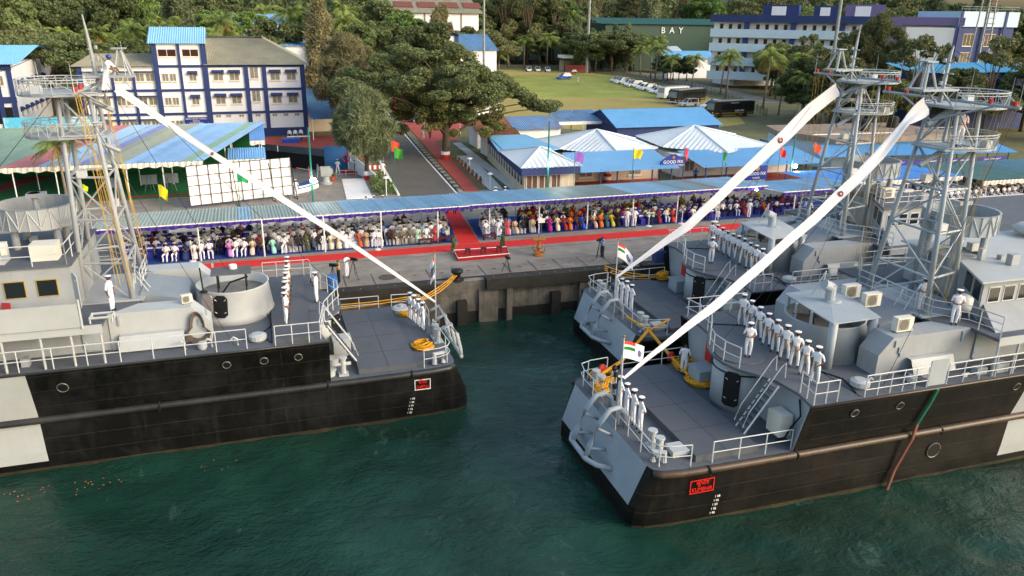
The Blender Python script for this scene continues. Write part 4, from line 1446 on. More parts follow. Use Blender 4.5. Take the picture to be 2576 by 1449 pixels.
def belt_mesh():
    mb = MB()
    mb.lathe([(.152, 0), (.155, .02), (.152, .05)], (0, 0, 1.03), 16, 0, sy=.78)
    mb.box(-.045, .045, -.142, -.128, .74, 1.05)
    mb.box(-.03, .03, -.15, -.143, .62, .76)
    return mb.mesh('belt', M_belt)
BELT = belt_mesh()
S_EASE = standing('person', 'ease')
S_EASE2 = standing('person', 'ease', stout=1.1)
S_G1 = standing('person', 'guard')
S_G2 = standing('person', 'guard', stout=1.14)
S_ATT = standing('person', 'attention')
S_HOLD = standing('person', 'hold')
S_LEAN = standing('person', 'lean')
S_CIV = standing('person', 'attention', True, True)
S_CIVH = standing('person', 'hold', False, True, 1.08)
S_CAMR = standing('person', 'camera', True, True)
S_CAMW = standing('person', 'camera')
SIT = {('navy', 0): seated('person', 'navy', 0), ('navy', 1): seated('person', 'navy', 2), ('suit', 0): seated('person', 'suit', 0), ('suit', 1): seated('person', 'suit', 2),
       ('civ', 0): seated('person', 'civ', 0), ('civ', 1): seated('person', 'civ', 1), ('sari', 0): seated('person', 'sari', 0), ('sari', 1): seated('person', 'sari', 2)}
pr = random.Random(11)
def stand(me, label, loc, face, cap=True, belt=False, colr=None, h=1.0, group=None, tilt=None):
    """face: direction in degrees the person looks, 0 = +X, 90 = +Y"""
    rz = R(face + 90)
    o = link('person', me, None, loc, rz, h)
    if tilt:
        o.rotation_euler = (tilt, 0, rz)
    if colr:
        o.color = (*srgb(colr), 1)
    tag(o, label, 'person', group)
    if cap:
        link('cap', CAP, o, (0, -.012, 1.655))
    if belt:
        link('belt', BELT, o)
    return o
# stern parties on the three ships
for i in range(4):
    stand((S_EASE, S_EASE2)[i % 2], ['sailor in white at ease nearest the camera on the left ship stern', 'second sailor in white from the front of the left ship stern line', 'third sailor in white from the front of the left ship stern line', 'last sailor in white of the left ship stern line, by the quay side'][i],
          (8.05 - .13 * i, 41.5 + .62 * i, QD + .16), 8, h=pr.uniform(.98, 1.02))
for i in range(4):
    stand((S_EASE, S_EASE2)[i % 2], ['sailor in white at ease nearest the camera on the nearest ship stern', 'second sailor from the camera in the nearest ship stern line', 'third sailor from the camera in the nearest ship stern line', 'sailor half behind the flagstaff on the nearest ship stern'][i],
          (15.1, 27.55 + .72 * i, QD), 172, h=pr.uniform(.97, 1.02))
for i in range(4):
    stand((S_EASE, S_EASE2)[i % 2], ['sailor in white nearest the camera on the middle ship stern', 'second sailor from the camera on the middle ship stern', 'third sailor from the camera on the middle ship stern', 'farthest sailor of the middle ship stern line, beside its flagstaff'][i],
          (21.45, 41.5 + .72 * i, QD), 175, h=pr.uniform(.97, 1.02))
# guards on the upper decks
for i in range(9):
    v = -3.6 + i * .84
    stand((S_G2, S_EASE, S_G1, S_EASE2, S_G1)[i % 5], f'belted guard in white, {nth(i)} from the rail on the nearest ship upper deck', (22.25 + .09 * i, 28.85 + v, UD), 215 + pr.uniform(-14, 14), belt=True, h=pr.uniform(.97, 1.03))
stand(S_HOLD, 'officer in white with a sword facing the guards on the nearest ship', (20.95, 28.4, UD + .07), 235, belt=False, h=1.0)
for i in range(10):
    v = -2.8 + i * .74
    stand((S_G2, S_EASE, S_G1, S_EASE2, S_G1)[i % 5], f'belted guard in white, {nth(i)} from the camera on the middle ship upper deck', (28.95 + .06 * i, 41.8 + v, UD), 215 + pr.uniform(-14, 14), belt=True, h=pr.uniform(.97, 1.03))
stand(S_HOLD, 'officer in white standing apart by the rail on the middle ship', (27.2, 41.9, UD + .07), 225)
for i in range(9):
    stand((S_G1, S_EASE2, S_G2)[i % 3], f'belted guard in white, {nth(i)} from the camera on the left ship upper deck', (.4 + .05 * i, 38.1 + .74 * i, UD + .22), 8, belt=True, h=pr.uniform(.97, 1.03))
stand(S_HOLD, 'officer in white standing alone on the round plate of the left ship', (2.15, 41.3, UD + .07), 160)
stand(S_ATT, 'bareheaded sailor in white standing by the tank box on the nearest ship', (20.0, 32.3, QD), 235, cap=False)
# hands aloft and on the bridge decks
stand(S_ATT, 'sailor in white with orange harness on the lower platform of the nearest mast', (31.0, 28.3, 15.0), 250, cap=False)
stand(S_ATT, 'sailor in white standing on the lower platform of the middle ship mast', (36.6, 41.5, 15.0), 250, cap=False)
stand(S_LEAN, 'sailor in white leaning out over the upper platform of the left mast', (-6.75, 40.7, 16.9), -20, cap=False, tilt=R(18))
stand(S_HOLD, 'sailor in white with a yellow signal flag at the bridge deck rail, nearest ship', (29.75, 27.4, O1), 250)
stand(S_HOLD, 'sailor in white by the searchlight on the nearest ship bridge deck', (29.95, 25.6, O1), 235)
stand(S_ATT, 'sailor in white at the bridge deck rail of the middle ship', (36.4, 41.0, O1), 235)
stand(S_ATT, 'sailor in white at the foot of the middle ship mast, partly behind it', (35.6, 43.6, O1), 225)
stand(S_ATT, 'sailor in white in front of the mast on the left ship', (-7.3, 37.9, O1), -20)
# harnesses and a signal flag bundle
def harness(loc, c):
    mb = MB()
    for s in (-1, 1):
        mb.tube([(s * .09, -.13, 1.12), (s * .11, -.15, 1.32), (s * .1, -.02, 1.5), (s * .08, .13, 1.3), (s * .05, .12, 1.1)], .018, 5)
    mb.tube(ring_pts((0, 0, 1.06), .165, .13, 0, 2 * PI, 14)[:-1], .02, 5, closed=True)
    return mb
people = {o['label']: o for o in bpy.data.objects if o.get('category') == 'person'}
for lb, c in (('sailor in white with orange harness on the lower platform of the nearest mast', '#d9552a'), ('sailor in white standing on the lower platform of the middle ship mast', '#8aa03a')):
    harness(None, c).obj('harness', mat('harness' + c, c, .8), people[lb])
    hm = MB()
    hm.lathe([(.115, 0), (.125, .06), (.09, .13), (0, .16)], (0, 0, 1.63), 12)
    hm.obj('helmet', mat('blue_helmet', '#1d3f8f', .4), people[lb])
hm = MB().lathe([(.115, 0), (.125, .06), (.09, .13), (0, .16)], (0, 0, 1.63), 12).obj('helmet', mat('blue_helmet', '#1d3f8f', .4), people['sailor in white leaning out over the upper platform of the left mast'])
# quayside camera crews
def tripod(label, loc, rz, h=1.35):
    t = thing('tripod_camera', label, 'camera', loc, rz)
    for k in range(3):
        a = 2 * PI * k / 3 + .5
        MB().tube([(0, 0, h), (.42 * math.cos(a), .42 * math.sin(a), 0)], .022, 5).obj('leg', M_black, t)
    MB().box(-.08, .08, -.24, .2, h, h + .2).obj('camera_body', M_black, t)
    mb = MB().tube([(0, -.24, h + .1), (0, -.4, h + .1)], .07, 10)
    mb.obj('lens', M_black, t)
    return t
tripod('black video camera on a tripod before the cameraman in khaki', (3.85, 51.35, QZ), R(60), 1.3)
tripod('black video camera on a tripod before the cameraman in white', (5.35, 52.2, QZ), R(40), 1.35)
tripod('video camera on a tripod beside the man in blue on the quay', (23.9, 52.05, QZ), R(-60), 1.45)
tripod('small unattended camera tripod near the quay edge by the red stage', (16.05, 50.6, QZ), R(10), 1.1)
stand(S_CAMR, 'cameraman in khaki bending over a tripod on the left quayside', (4.25, 51.5, QZ), 200, cap=False, colr='#b08b5f')
stand(S_CAMW, 'cameraman in white uniform behind a tripod on the left quayside', (4.9, 52.55, QZ), -50, cap=False)
stand(S_CAMR, 'cameraman in light blue shirt filming from the quay right of the lectern', (24.25, 52.3, QZ), 200, cap=False, colr='#8fa3c4')
# people standing about on land
for lb, x, y, f, me, c, cp in (
    ('man in white standing on the red path beyond the road, nearest the kerb', 22.8, 113.6, 240, S_ATT, None, True),
    ('man in dark grey beside the man in white on the red path', 24.1, 114.9, 240, S_CIV, '#3d3f45', False),
    ('man in white behind the dark blue car, on the red lot', 24.9, 123.4, 240, S_ATT, None, True),
    ('man in white under the rain tree left of its trunk', 26.6, 115.6, 200, S_ATT, None, True),
    ('man in white under the rain tree right of its trunk', 29.0, 116.2, 200, S_ATT, None, True),
    ('sentry in white standing beside the blue screen wall', 8.1, 90.4, 250, S_EASE, None, True),
    ('sentry in white at the end of the hedge by the road', 12.9, 88.0, 260, S_EASE, None, True),
    ('man in white standing at the edge of the white backdrop screen', 2.9, 79.6, 260, S_ATT, None, True),
    ('man in white walking away on the brown field by the covered car', 86.5, 209, 200, S_ATT, None, False),
    ('man in blue shirt standing at the corner of the white hall verandah', 46.2, 76.0, 250, S_CIV, '#2f5f9c', False),
    ('man in red jacket left of another by the white office block', -.9, 120.6, 250, S_CIV, '#b03324', False),
    ('man in red jacket right of another by the white office block', .2, 120.4, 250, S_CIV, '#c0392b', False),
    ('waiter in white shirt leftmost at the table by the office block', 4.0, 117.2, 250, S_CIV, '#e4e4e6', False),
    ('waiter in white shirt in the middle at the table by the office block', 4.8, 117.2, 250, S_CIV, '#e8e8ea', False),
    ('waiter in white shirt rightmost at the table by the office block', 5.6, 117.6, 250, S_CIV, '#dedee2', False)):
    stand(me, lb, (x, y, QZ), f, cap=cp, colr=c)
# ================================================================ canopies, seats and audience
M_sheet = mat('roof_sheet_paint', '#ffffff', 0.5, var=0.12, scale=1.2, objcol=True, dirt=0.25, dirtc='#8b8f8c', spec=0.5)
M_purple = mat('purple_cloth', '#3b2a86', 0.85, var=0.15, scale=3)
M_post = mat('canopy_post', '#e6e4e0', 0.5, var=0.05)
def corr(w, d, n, amp=.03):
    """corrugated sheet: w along x, d along y, ribs running along y"""
    mb = MB()
    k = n * 4
    for i in range(k + 1):
        x = w * i / k
        z = amp * math.sin(2 * PI * i / 4)
        mb.v += [(x, 0, z), (x, d, z)]
    mb.f = [(2 * i, 2 * i + 2, 2 * i + 3, 2 * i + 1) for i in range(k)]
    mb.m = [0] * k
    return mb
SHEET = corr(1.04, 1.0, 4, .055).mesh('roof_sheet', M_sheet, smooth=True)
def frill(parent, a, b, h=.32, m=None):
    a, b = Vector(a), Vector(b)
    L_ = (b - a).length
    n = int(L_ / .16)
    mb = MB()
    nr = Vector((b.y - a.y, a.x - b.x, 0)).normalized()
    for i in range(n + 1):
        p = a.lerp(b, i / n) + nr * (.05 * math.sin(i * 1.9))
        mb.v += [tuple(p), tuple(p + Vector((0, 0, -h * (1 + .16 * math.sin(i * .8)))))]
    mb.f = [(2 * i, 2 * i + 1, 2 * i + 3, 2 * i + 2) for i in range(n)]
    mb.m = [0] * n
    return mb.obj('valance', m or M_purple, parent)
def canopy(label, fl, fr, depth, zf, zb, colors, posts, purple=True, valance_m=None):
    """fl, fr: front eave corners; sheets laid from left to right, each its own part"""
    t = thing('canopy', label, 'canopy')
    fl, fr = Vector((*fl, zf)), Vector((*fr, zf))
    ax = (fr - fl)
    L_ = ax.length
    rz = math.atan2(ax.y, ax.x)
    n = max(1, round(L_))
    sl = math.atan2(zb - zf, depth)
    for i in range(n):
        p = fl.lerp(fr, i / n)
        s = link('roof_sheet', SHEET, t, p, 0, (L_ / n, math.hypot(depth, zb - zf), 1))
        s.rotation_euler = (sl, 0, rz)
        f = (i + .5) / n
        c = '#6f9fc4'
        for lim, cc in colors:
            if f <= lim:
                c = cc
                break
        k = pr.uniform(.9, 1.08)
        s.color = (*[min(1, q * k) for q in srgb(c)], 1)
    back = Vector((-math.sin(rz), math.cos(rz), 0))
    mb = MB()
    mb.tube([fl + Vector((0, 0, -.06)), fr + Vector((0, 0, -.06))], .05, 5)
    mb.tube([fl + back * depth + Vector((0, 0, zb - zf - .06)), fr + back * depth + Vector((0, 0, zb - zf - .06))], .05, 5)
    for i in range(0, n + 1, 4):
        p = fl.lerp(fr, i / n)
        mb.tube([p + Vector((0, 0, -.06)), p + back * depth + Vector((0, 0, zb - zf - .06))], .04, 5)
    mb.obj('frame', M_post, t)
    for x, y, back_too in posts:
        zt = zf - .05
        link('post', POST, t, (x, y, QZ), 0, (1, 1, zt - QZ))
        if back_too:
            link('post', POST, t, (x + back.x * (depth - .4), y + back.y * (depth - .4), QZ), 0, (1, 1, zb - QZ - .05))
    if purple or valance_m:
        frill(t, fl + Vector((0, 0, -.03)), fr + Vector((0, 0, -.03)), m=valance_m)
    return t
POST = MB().tube([(0, 0, 0), (0, 0, 1)], .055, 8).mesh('post', M_post)
GG, BL, DG, LB = '#97a398', '#8cb2c8', '#858784', '#99b9cc'
posts = [(-5.0, 59.3, 1), (-.5, 59.3, 1), (4.0, 59.35, 1), (8.4, 59.4, 1), (13.0, 59.65, 1), (17.5, 60.2, 1), (21.9, 60.25, 1), (26.4, 60.4, 1), (30.8, 60.5, 1), (35.2, 60.5, 1), (39.6, 60.6, 1)]
canopy('long roadside canopy of grey-green and blue sheets over the left seats', (-12, 58.95), (15.6, 59.65), 6.4, 5.95, 5.5,
       [(.36, GG), (.4, BL), (.5, GG), (.54, DG), (.64, GG), (1, BL)], posts[:5])
canopy('long canopy of blue and grey-green sheets over the right seats', (15.65, 59.65), (44.5, 60.4), 6.4, 6.0, 5.55,
       [(.27, BL), (.32, '#93b3a6'), (.52, '#8b958b'), (.7, LB), (.78, '#8fa0a4'), (.82, '#a08f7c'), (1, LB)], posts[5:])
canopy('short canopy of blue sheets at the right end of the seats', (44.2, 57.6), (54, 57.9), 6.5, 6.0, 5.5, [(1, '#86b0ce')], [(45.6, 57.8, 1), (50, 57.9, 1)])

# chairs
def chair_mesh(cm, bm):
    mb = MB()
    mb.prism([(-.25, -.26), (.25, -.26), (.24, .25), (-.24, .25)], 0, .45, 0, top=[(-.23, -.25), (.23, -.25), (.22, .24), (-.22, .24)])
    mb.prism([(-.23, .2), (.23, .2), (.22, .29), (-.22, .29)], .4, .96, 0, top=[(-.17, .27), (.17, .27), (.16, .34), (-.16, .34)])
    mb.prism([(-.235, .19), (.235, .19), (.23, .3), (-.23, .3)], .62, .74, 1, top=[(-.225, .2), (.225, .2), (.22, .32), (-.22, .32)])
    return mb.mesh('chair', [cm, bm])
CH_P = chair_mesh(mat('purple_chair_cover', '#33308f', .85, var=.1), mat('white_sash', '#d6d6e0', .8))
CH_W = chair_mesh(mat('white_chair_cover', '#dcdbe3', .85, var=.05), mat('pale_sash', '#c9c6d8', .8))
def sofa_mesh():
    mb = MB()
    mb.box(-.45, .45, -.35, .3, .0, .42)
    mb.box(-.45, .45, .3, .48, .0, .95)
    mb.box(-.56, -.45, -.35, .48, 0, .62)
    mb.box(.45, .56, -.35, .48, 0, .62)
    return mb.mesh('armchair', mat('cream_upholstery', '#cfc7b2', .8, var=.1))
SOFA = sofa_mesh()
COLN = {'#1f3a63': 'dark blue', '#e6e2da': 'white', '#d9c7a8': 'cream', '#4a2f28': 'dark brown', '#8fd3bf': 'mint green', '#6d655c': 'grey', '#1d1f24': 'black', '#3f4a2a': 'dark olive', '#b1552f': 'rust', '#b6987a': 'beige', '#6f6a69': 'patterned grey', '#a9c9b4': 'pale green', '#b83a4a': 'red', '#5f86b8': 'light blue', '#e0525a': 'coral', '#c9b48f': 'tan', '#a31f7a': 'magenta', '#d96a1f': 'orange', '#1f4fb8': 'royal blue', '#73713f': 'olive', '#2f5f6a': 'teal', '#c9b62a': 'yellow', '#8a2430': 'maroon', '#d9d9de': 'pale grey', '#6a3f8a': 'purple', '#2f6a3f': 'green', '#d98f9f': 'pink', '#7fa0c9': 'sky blue', '#c77fc0': 'lilac', '#cf3a2a': 'bright red'}
front_l = [(1455, 'n'), (1550, 'n'), (1650, 'f#1f3a63'), (1735, 'f#e6e2da'), (1805, 'n'), (1885, 'n'), (2085, 'f#c77fc0'), (2150, 'n'), (2240, 'n'), (2320, 'f#d9c7a8'), (2400, 'm#4a2f28'), (2530, 'f#8fd3bf'), (2654, 'n'), (2729, 's#6d655c'), (2804, 's#1d1f24'), (2889, 'f#3f4a2a'), (3024, 's#1d1f24'), (3084, 'W'), (3159, 'f#d9c7a8'), (3244, 'f#d9c7a8'), (3319, 'f#e6e2da'), (3394, 'W'), (3464, 'f#b1552f'), (3549, 'f#b6987a'), (3634, 'n'), (3699, 'n'), (3809, 's#1d1f24'), (3864, 's#4a2f28'), (3959, 's#6d655c'), (4044, 'f#6f6a69'), (4134, 'f#a9c9b4'), (4239, 'n'), (4339, 'f#b83a4a'), (4449, 'm#5f86b8')]
front_r = [(280, 'n'), (395, 'n'), (480, 'f#e0525a'), (550, 'f#c9b48f'), (620, 's#1d1f24'), (710, 's#c9b48f'), (875, 'f#a31f7a'), (945, 'f#d9c7a8'), (1005, 'f#8a2430'), (1070, 'f#d96a1f'), (1130, 's#4a2f28'), (1185, 'f#1f4fb8'), (1240, 'm#73713f'), (1300, 'f#b6987a'), (1370, 'f#d96a1f'), (1430, 'f#2f5f6a'), (1480, 'f#c9b62a'), (1540, 'f#1d1f24'), (1615, 'P'), (1800, 'P'), (1860, 'm#e6e2da'), (1905, 'm#a9c9b4'), (1970, 'f#8a2430'), (2045, 's#d9d9de'), (2110, 'f#cf3a2a'), (2165, 's#1d1f24'), (2330, 'f#e6e2da'), (2420, 'm#d9d9de'), (2490, 'm#1d1f24'), (2550, 'P')]
# X from the front-row column positions (linear fit along the row)
def xl(z): return -7.45 + (z - 1455) * (21.05 / 2994.0)
def xr(z): return 17.35 + (z - 280) * .00965
cr = random.Random(23)
npers = 0
grp_seen = {}
def seat(code, x, y, row, idx, block, chair='P'):
    global npers
    if code in ('P', 'W') or chair:
        cm = CH_W if (code == 'W' or chair == 'W') else (SOFA if chair == 'S' else CH_P)
        nm = 'armchair' if cm is SOFA else 'chair'
        c = link(nm, cm, None, (x, y, QZ + .012), cr.uniform(-.06, .06))
        who = {'P': 'purple covered', 'W': 'white covered', 'S': 'cream upholstered'}['S' if cm is SOFA else ('W' if cm is CH_W else 'P')]
        tag(c, f'{who} chair, {nth(idx)} in row {ORDROW[row]} of the seats {block}', 'chair', f'chairs {block}')
    if code in ('P', 'W'):
        return
    k = {'n': 'navy', 'f': 'sari', 'm': 'civ', 's': 'suit'}[code[0]]
    o = link('person', SIT[(k, cr.randint(0, 1))], None, (x + cr.uniform(-.04, .04), y - .03, QZ + .012), cr.uniform(-.25, .25), cr.uniform(.95, 1.04))
    cn = ''
    if code[0] != 'n':
        o.color = (*srgb(code[1:]), 1)
        cn = COLN[code[1:]]
    else:
        link('cap', CAP, o, (0, .05, 1.222))
    what = {'navy': 'person in white uniform and cap', 'sari': f'person in {cn} sari', 'civ': f'person in {cn} shirt', 'suit': f'person in {cn} suit'}[k]
    tag(o, f'{what} seated {nth(idx)} in row {ORDROW[row]} {block}', 'person', f'audience {block}')
    npers += 1
ORDROW = ['one', 'two', 'three', 'four', 'five', 'six', 'seven']
for i, (z, c) in enumerate(front_l):
    x = xl(z)
    seat(c, x, 60.15 + .005 * x, 0, i, 'left of aisle', 'S' if 3900 < z < 4300 else ('W' if 2600 < z < 3900 else 'P'))
for i, (z, c) in enumerate(front_r):
    x = xr(z)
    seat(c, x, 60.75 + .012 * (x - 17), 0, i, 'right of aisle', 'W' if z < 720 else 'P')
palL = ['n'] * 17 + ['s#1d1f24', 'm#4a2f28', 'f#8a2430', 'm#e6e2da', 'f#3f4a2a', 'f#b6987a', 'm#7fa0c9', 's#1d1f24', 'f#d98f9f']
palR = ['f#8a2430', 'f#73713f', 'm#e6e2da', 'm#d9d9de', 's#4a2f28', 's#1d1f24', 'f#6a3f8a', 'f#c9b62a', 'm#7fa0c9', 'f#2f6a3f', 'f#cf3a2a', 'n', 'n', 'n', 'm#b6987a', 'f#d96a1f', 'm#e6e2da', 'f#c9b48f', 'm#e6e2da', 'f#d98f9f']
for row in range(1, 6):
    y = 60.15 + row * .98
    i = 0
    x = -10.4 + .3 * (row % 2)
    while x < 14.0 + row * .16:
        occ = (.9 if row < 3 else .68 if row < 4 else .45) * (.75 if x < -3.5 else 1)
        if cr.random() < occ:
            seat(cr.choice(palL), x, y, row, i, 'left of aisle', 'W' if -1.5 < x < 8 else ('S' if x >= 10 and row < 3 else 'P'))
        elif row < 3 or cr.random() < .35:
            seat('P' if x < -1.5 or cr.random() < .3 else 'W', x, y, row, i, 'left of aisle')
        i += 1
        x += .7 + cr.uniform(-.03, .06)
    x = 17.4 + row * .15
    i = 0
    while x < 50:
        occ = .88 if row < 4 else .55
        if x > 31:
            occ *= .72
        if npers < 318 and cr.random() < occ and not (19.6 + row * .1 < x < 20.8 + row * .1 and row < 4):
            seat(cr.choice(palR) if x > 21 else cr.choice(palL + ['s#1d1f24', 'f#2f6a3f']), x, y + .6, row, i, 'right of aisle', 'P' if x > 21 else 'W')
        elif x > 29 and row < 4:
            seat('P', x, y + .6, row, i, 'right of aisle')
        i += 1
        x += .72 + cr.uniform(-.03, .06)
# standing people among the seats
for lb, x, y, f, me, c, cp in (
    ('left of two officers in white standing before the right front row', 30.05, 60.0, 250, S_ATT, None, True), ('right of two officers in white standing before the right front row', 30.75, 60.0, 250, S_ATT, None, True),
    ('officer in white standing on the blue matting by the short right canopy', 42.6, 60.2, 250, S_ATT, None, True),
    ('man in khaki standing at the back of the red aisle', 15.0, 68.4, 260, S_CIV, '#a98a5f', False), ('man in grey shirt standing behind the red aisle', 15.9, 68.9, 260, S_CIV, '#7c7a74', False), ('man in blue shirt standing behind the red aisle', 16.6, 68.7, 260, S_CIV, '#2f5f8f', False),
    ('man in dark shirt with a camera standing right of the red aisle', 18.3, 69.2, 260, S_CIV, '#26262a', False), ('man in grey standing right of the red aisle', 17.5, 69.4, 260, S_CIV, '#5a5650', False),
    ('sailor in white standing behind the left seats, first from the road', 10.2, 70.3, 260, S_ATT, None, True), ('sailor in white standing behind the left seats, second from the road', 9.4, 70.4, 250, S_ATT, None, True), ('sailor in white standing behind the left seats, third from the road', 8.7, 70.5, 250, S_ATT, None, True),
    ('sailor in white standing behind the right seats on the road, left one', 21.3, 71.3, 260, S_ATT, None, True), ('sailor in white standing behind the right seats on the road, right one', 22.3, 71.2, 260, S_ATT, None, True),
    ('sailor in white standing behind the right rows near the hedge', 30.6, 67.4, 260, S_ATT, None, True), ('sailor in white behind the right rows, left of a pair', 36.4, 67.9, 260, S_ATT, None, True), ('sailor in white behind the right rows, right of a pair', 37.5, 67.9, 260, S_ATT, None, True)):
    stand(me, lb, (x, y, QZ + .01), f, cap=cp, colr=c)
# ================================================================ buildings and shore structures
M_bw = mat('white_wall', '#e9e9ea', 0.8, var=0.04, scale=0.4, dirt=0.14, dirtc='#c0bbb4', streak=0.12)
M_bb = mat('navy_blue_wall', '#27386a', 0.7, var=0.1, scale=0.5, dirt=0.15, dirtc='#39497a')
M_bl2 = mat('pale_blue_wall', '#b9cfdf', 0.8, var=0.05, scale=0.5, streak=0.15, dirtc='#8fa0ad')
M_purp = mat('mauve_wall', '#6f6591', 0.8, var=0.06, scale=0.5)
M_cream2 = mat('cream_wall', '#c9baa4', 0.8, var=0.08, scale=0.6, streak=0.2, dirtc='#8f8474')
M_asb = mat('asbestos_roof', '#8d8a78', 0.9, var=0.12, scale=0.5, dirt=0.5, dirtc='#6e6c5c', streak=0.2)
M_blueroof = mat('blue_sheet_roof', '#86bade', 0.5, var=0.08, scale=0.4, dirt=0.25, dirtc='#86a9c0')
M_blueroof2 = mat('bright_blue_roof', '#74b0da', 0.5, var=0.08, scale=0.4, dirt=0.2, dirtc='#6f9cc6')
M_rustroof = mat('rusting_blue_roof', '#6f97c0', 0.7, var=0.15, scale=0.4, dirt=0.95, dirtc='#a56e4a')
M_whiteroof = mat('white_sheet_roof', '#cfd6da', 0.5, var=0.05, scale=0.4, dirt=0.25, dirtc='#a9b0b2')
M_brick = mat('brown_glass', '#3a1d1a', 0.2, var=0.15, spec=0.6)
M_frame = mat('window_frame', '#d8d3c8', 0.6, var=0.05)
M_curt = mat('curtained_glass', '#857f73', 0.25, var=0.3, scale=2.5, spec=0.6)
M_green = mat('green_paint', '#2a463b', 0.6, var=0.1)
M_tealpole = mat('teal_pole', '#1f6f60', 0.5, var=0.06)
M_gal = mat('galvanised_pole', '#8b8f90', 0.5, 0.3, var=0.08)
M_signblue = mat('sign_blue', '#1c2f86', 0.5, var=0.04)
M_concrete = mat('old_concrete', '#8a7a6b', 0.9, var=0.2, scale=0.7, dirt=0.5, dirtc='#6a5c50', streak=0.3)

def wpane(parent, c, w, h, ax=(1, 0, 0), nrm=(0, -1, 0), pm=None, bars=1, sill=True, hood=False, name='window'):
    """window set proud of a wall: frame, glass panes, sill and hood. c: bottom centre on the wall plane"""
    X_, N_ = Vector(ax).normalized(), Vector(nrm).normalized()
    def bx(mb, a0, a1, z0, z1, d0, d1):
        P0 = Vector(c)
        vs = [P0 + X_ * a + N_ * d + Vector((0, 0, z)) for z in (z0, z1) for a, d in ((a0, d0), (a1, d0), (a1, d1), (a0, d1))]
        mb.add(vs, [(0, 1, 2, 3), (7, 6, 5, 4), (0, 4, 5, 1), (1, 5, 6, 2), (2, 6, 7, 3), (3, 7, 4, 0)])
    mb = MB()
    t = .07
    bx(mb, -w / 2, w / 2, h - t, h, .0, .06)
    bx(mb, -w / 2, w / 2, 0, t, .0, .06)
    for a in [-w / 2, w / 2 - t] + [-w / 2 + w * k / (bars + 1) - t / 2 for k in range(1, bars + 1)]:
        bx(mb, a, a + t, t, h - t, .0, .06)
    if sill:
        bx(mb, -w / 2 - .1, w / 2 + .1, -.12, 0, .0, .14)
    f = mb.obj(name, M_frame, parent)
    mb = MB()
    bx(mb, -w / 2 + t, w / 2 - t, t, h - t, .0, .03)
    mb.obj('pane', pm or M_curt, f)
    if hood:
        mb = MB()
        P0 = Vector(c)
        a, b = -w / 2 - .15, w / 2 + .15
        q = [P0 + X_ * a + Vector((0, 0, h + .28)), P0 + X_ * b + Vector((0, 0, h + .28)), P0 + X_ * b + N_ * .55 + Vector((0, 0, h - .02)), P0 + X_ * a + N_ * .55 + Vector((0, 0, h - .02))]
        mb.slab(q[3], q[2], q[1], q[0], .05)
        mb.add([q[0], q[3], P0 + X_ * a + Vector((0, 0, h - .5))], [(0, 1, 2)])
        mb.add([q[1], q[2], P0 + X_ * b + Vector((0, 0, h - .5))], [(0, 2, 1)])
        mb.obj('hood', M_bb, f)
    return f
def corr_roof(parent, a, b, c, d, m, pitch_=.3, amp=.04, name='roof', seg=1):
    """corrugated plane a-b eave, d-c ridge; ribs run from eave to ridge"""
    a, b, c, d = map(Vector, (a, b, c, d))
    nrm = (b - a).cross(d - a).normalized()
    n = max(4, int((b - a).length / pitch_ * 2))
    mb = MB()
    for i in range(n + 1):
        t = i / n
        off = nrm * (amp if i % 2 else -amp)
        mb.v += [tuple(a.lerp(b, t) + off), tuple(d.lerp(c, t) + off)]
    mb.f = [(2 * i, 2 * i + 2, 2 * i + 3, 2 * i + 1) for i in range(n)]
    mb.m = [0] * n
    return mb.obj(name, m, parent)

# ---- white office block with blue frame
ob = thing('office_block', 'three-storey white office block with dark blue frame, behind the left canopies', 'building')
FY = 122.9
mb = MB()
mb.box(-23.2, -13.4, FY, FY + 11, QZ, 13.2)
mb.box(-13.4, -6.7, FY - .15, FY + 9, QZ, 16.2)
mb.box(-6.7, 7.0, FY, FY + 26, QZ, 13.3)
mb.obj('wall', M_bw, ob)
MB().box(-23.25, 7.05, FY - .2, FY - .16, QZ, 4.2).obj('plinth', M_bb, ob)
for x, w, z1, dy in ((6.4, .65, 13.3, 0), (1.0, .6, 13.3, 0), (-1.5, .6, 13.3, 0), (-7.1, .75, 16.2, -.15), (-10.15, .35, 16.2, -.15), (-13.45, .65, 16.2, -.15), (-16.4, .35, 12.2, 0), (-19.1, .35, 12.2, 0), (-23.2, .6, 13.2, 0)):
    MB().box(x, x + w, FY + dy - .22, FY + dy + .02, QZ, z1).obj('pillar', M_bb, ob)
for z in (6.35, 9.65, 12.95):
    for x0, x1, dy in ((-6.35, -1.5, 0), (-.9, 1.0, 0), (1.6, 6.4, 0), (-12.8, -10.15, -.15), (-9.8, -7.1, -.15), (-22.6, -19.1, 0), (-18.75, -16.4, 0), (-16.05, -13.45, 0)):
        if z > 12 and x0 < -14:
            continue
        MB().box(x0, x1, FY + dy - .15, FY + dy + .02, z, z + .34).obj('band', M_bb, ob)
for x0, x1 in ((-22.6, -19.1), (-18.75, -16.4), (-16.05, -13.45)):
    for z in (12.35, 9.0, 5.75):
        MB().box(x0, x1, FY - .55, FY, z, z + .12).obj('hood', M_bb, ob)
for z0 in (11.05, 7.75):
    for x in (-5.05, -2.85, 2.8, 5.1):
        wpane(ob, (x, FY, z0), 1.35, 1.25, hood=True)
    wpane(ob, (-.1, FY, z0 + .25), 1.2, 1.7, bars=1, sill=True)
    wpane(ob, (-8.45, FY - .15, z0), 1.0, 1.15, hood=True)
    for x in (-21.7, -20.1, -18.2, -17.0, -15.4, -14.1):
        wpane(ob, (x, FY, z0), 1.12, 1.15)
    for x in (-12.1, -11.1):
        wpane(ob, (x, FY - .15, z0), .9, 1.1)
for x in (-21.8, -20.2, -18.1, -17.0, -15.3, -14.2, -12.1, -11.0):
    wpane(ob, (x, FY - (.15 if x > -13.4 else 0), 4.5), .95, 1.1)
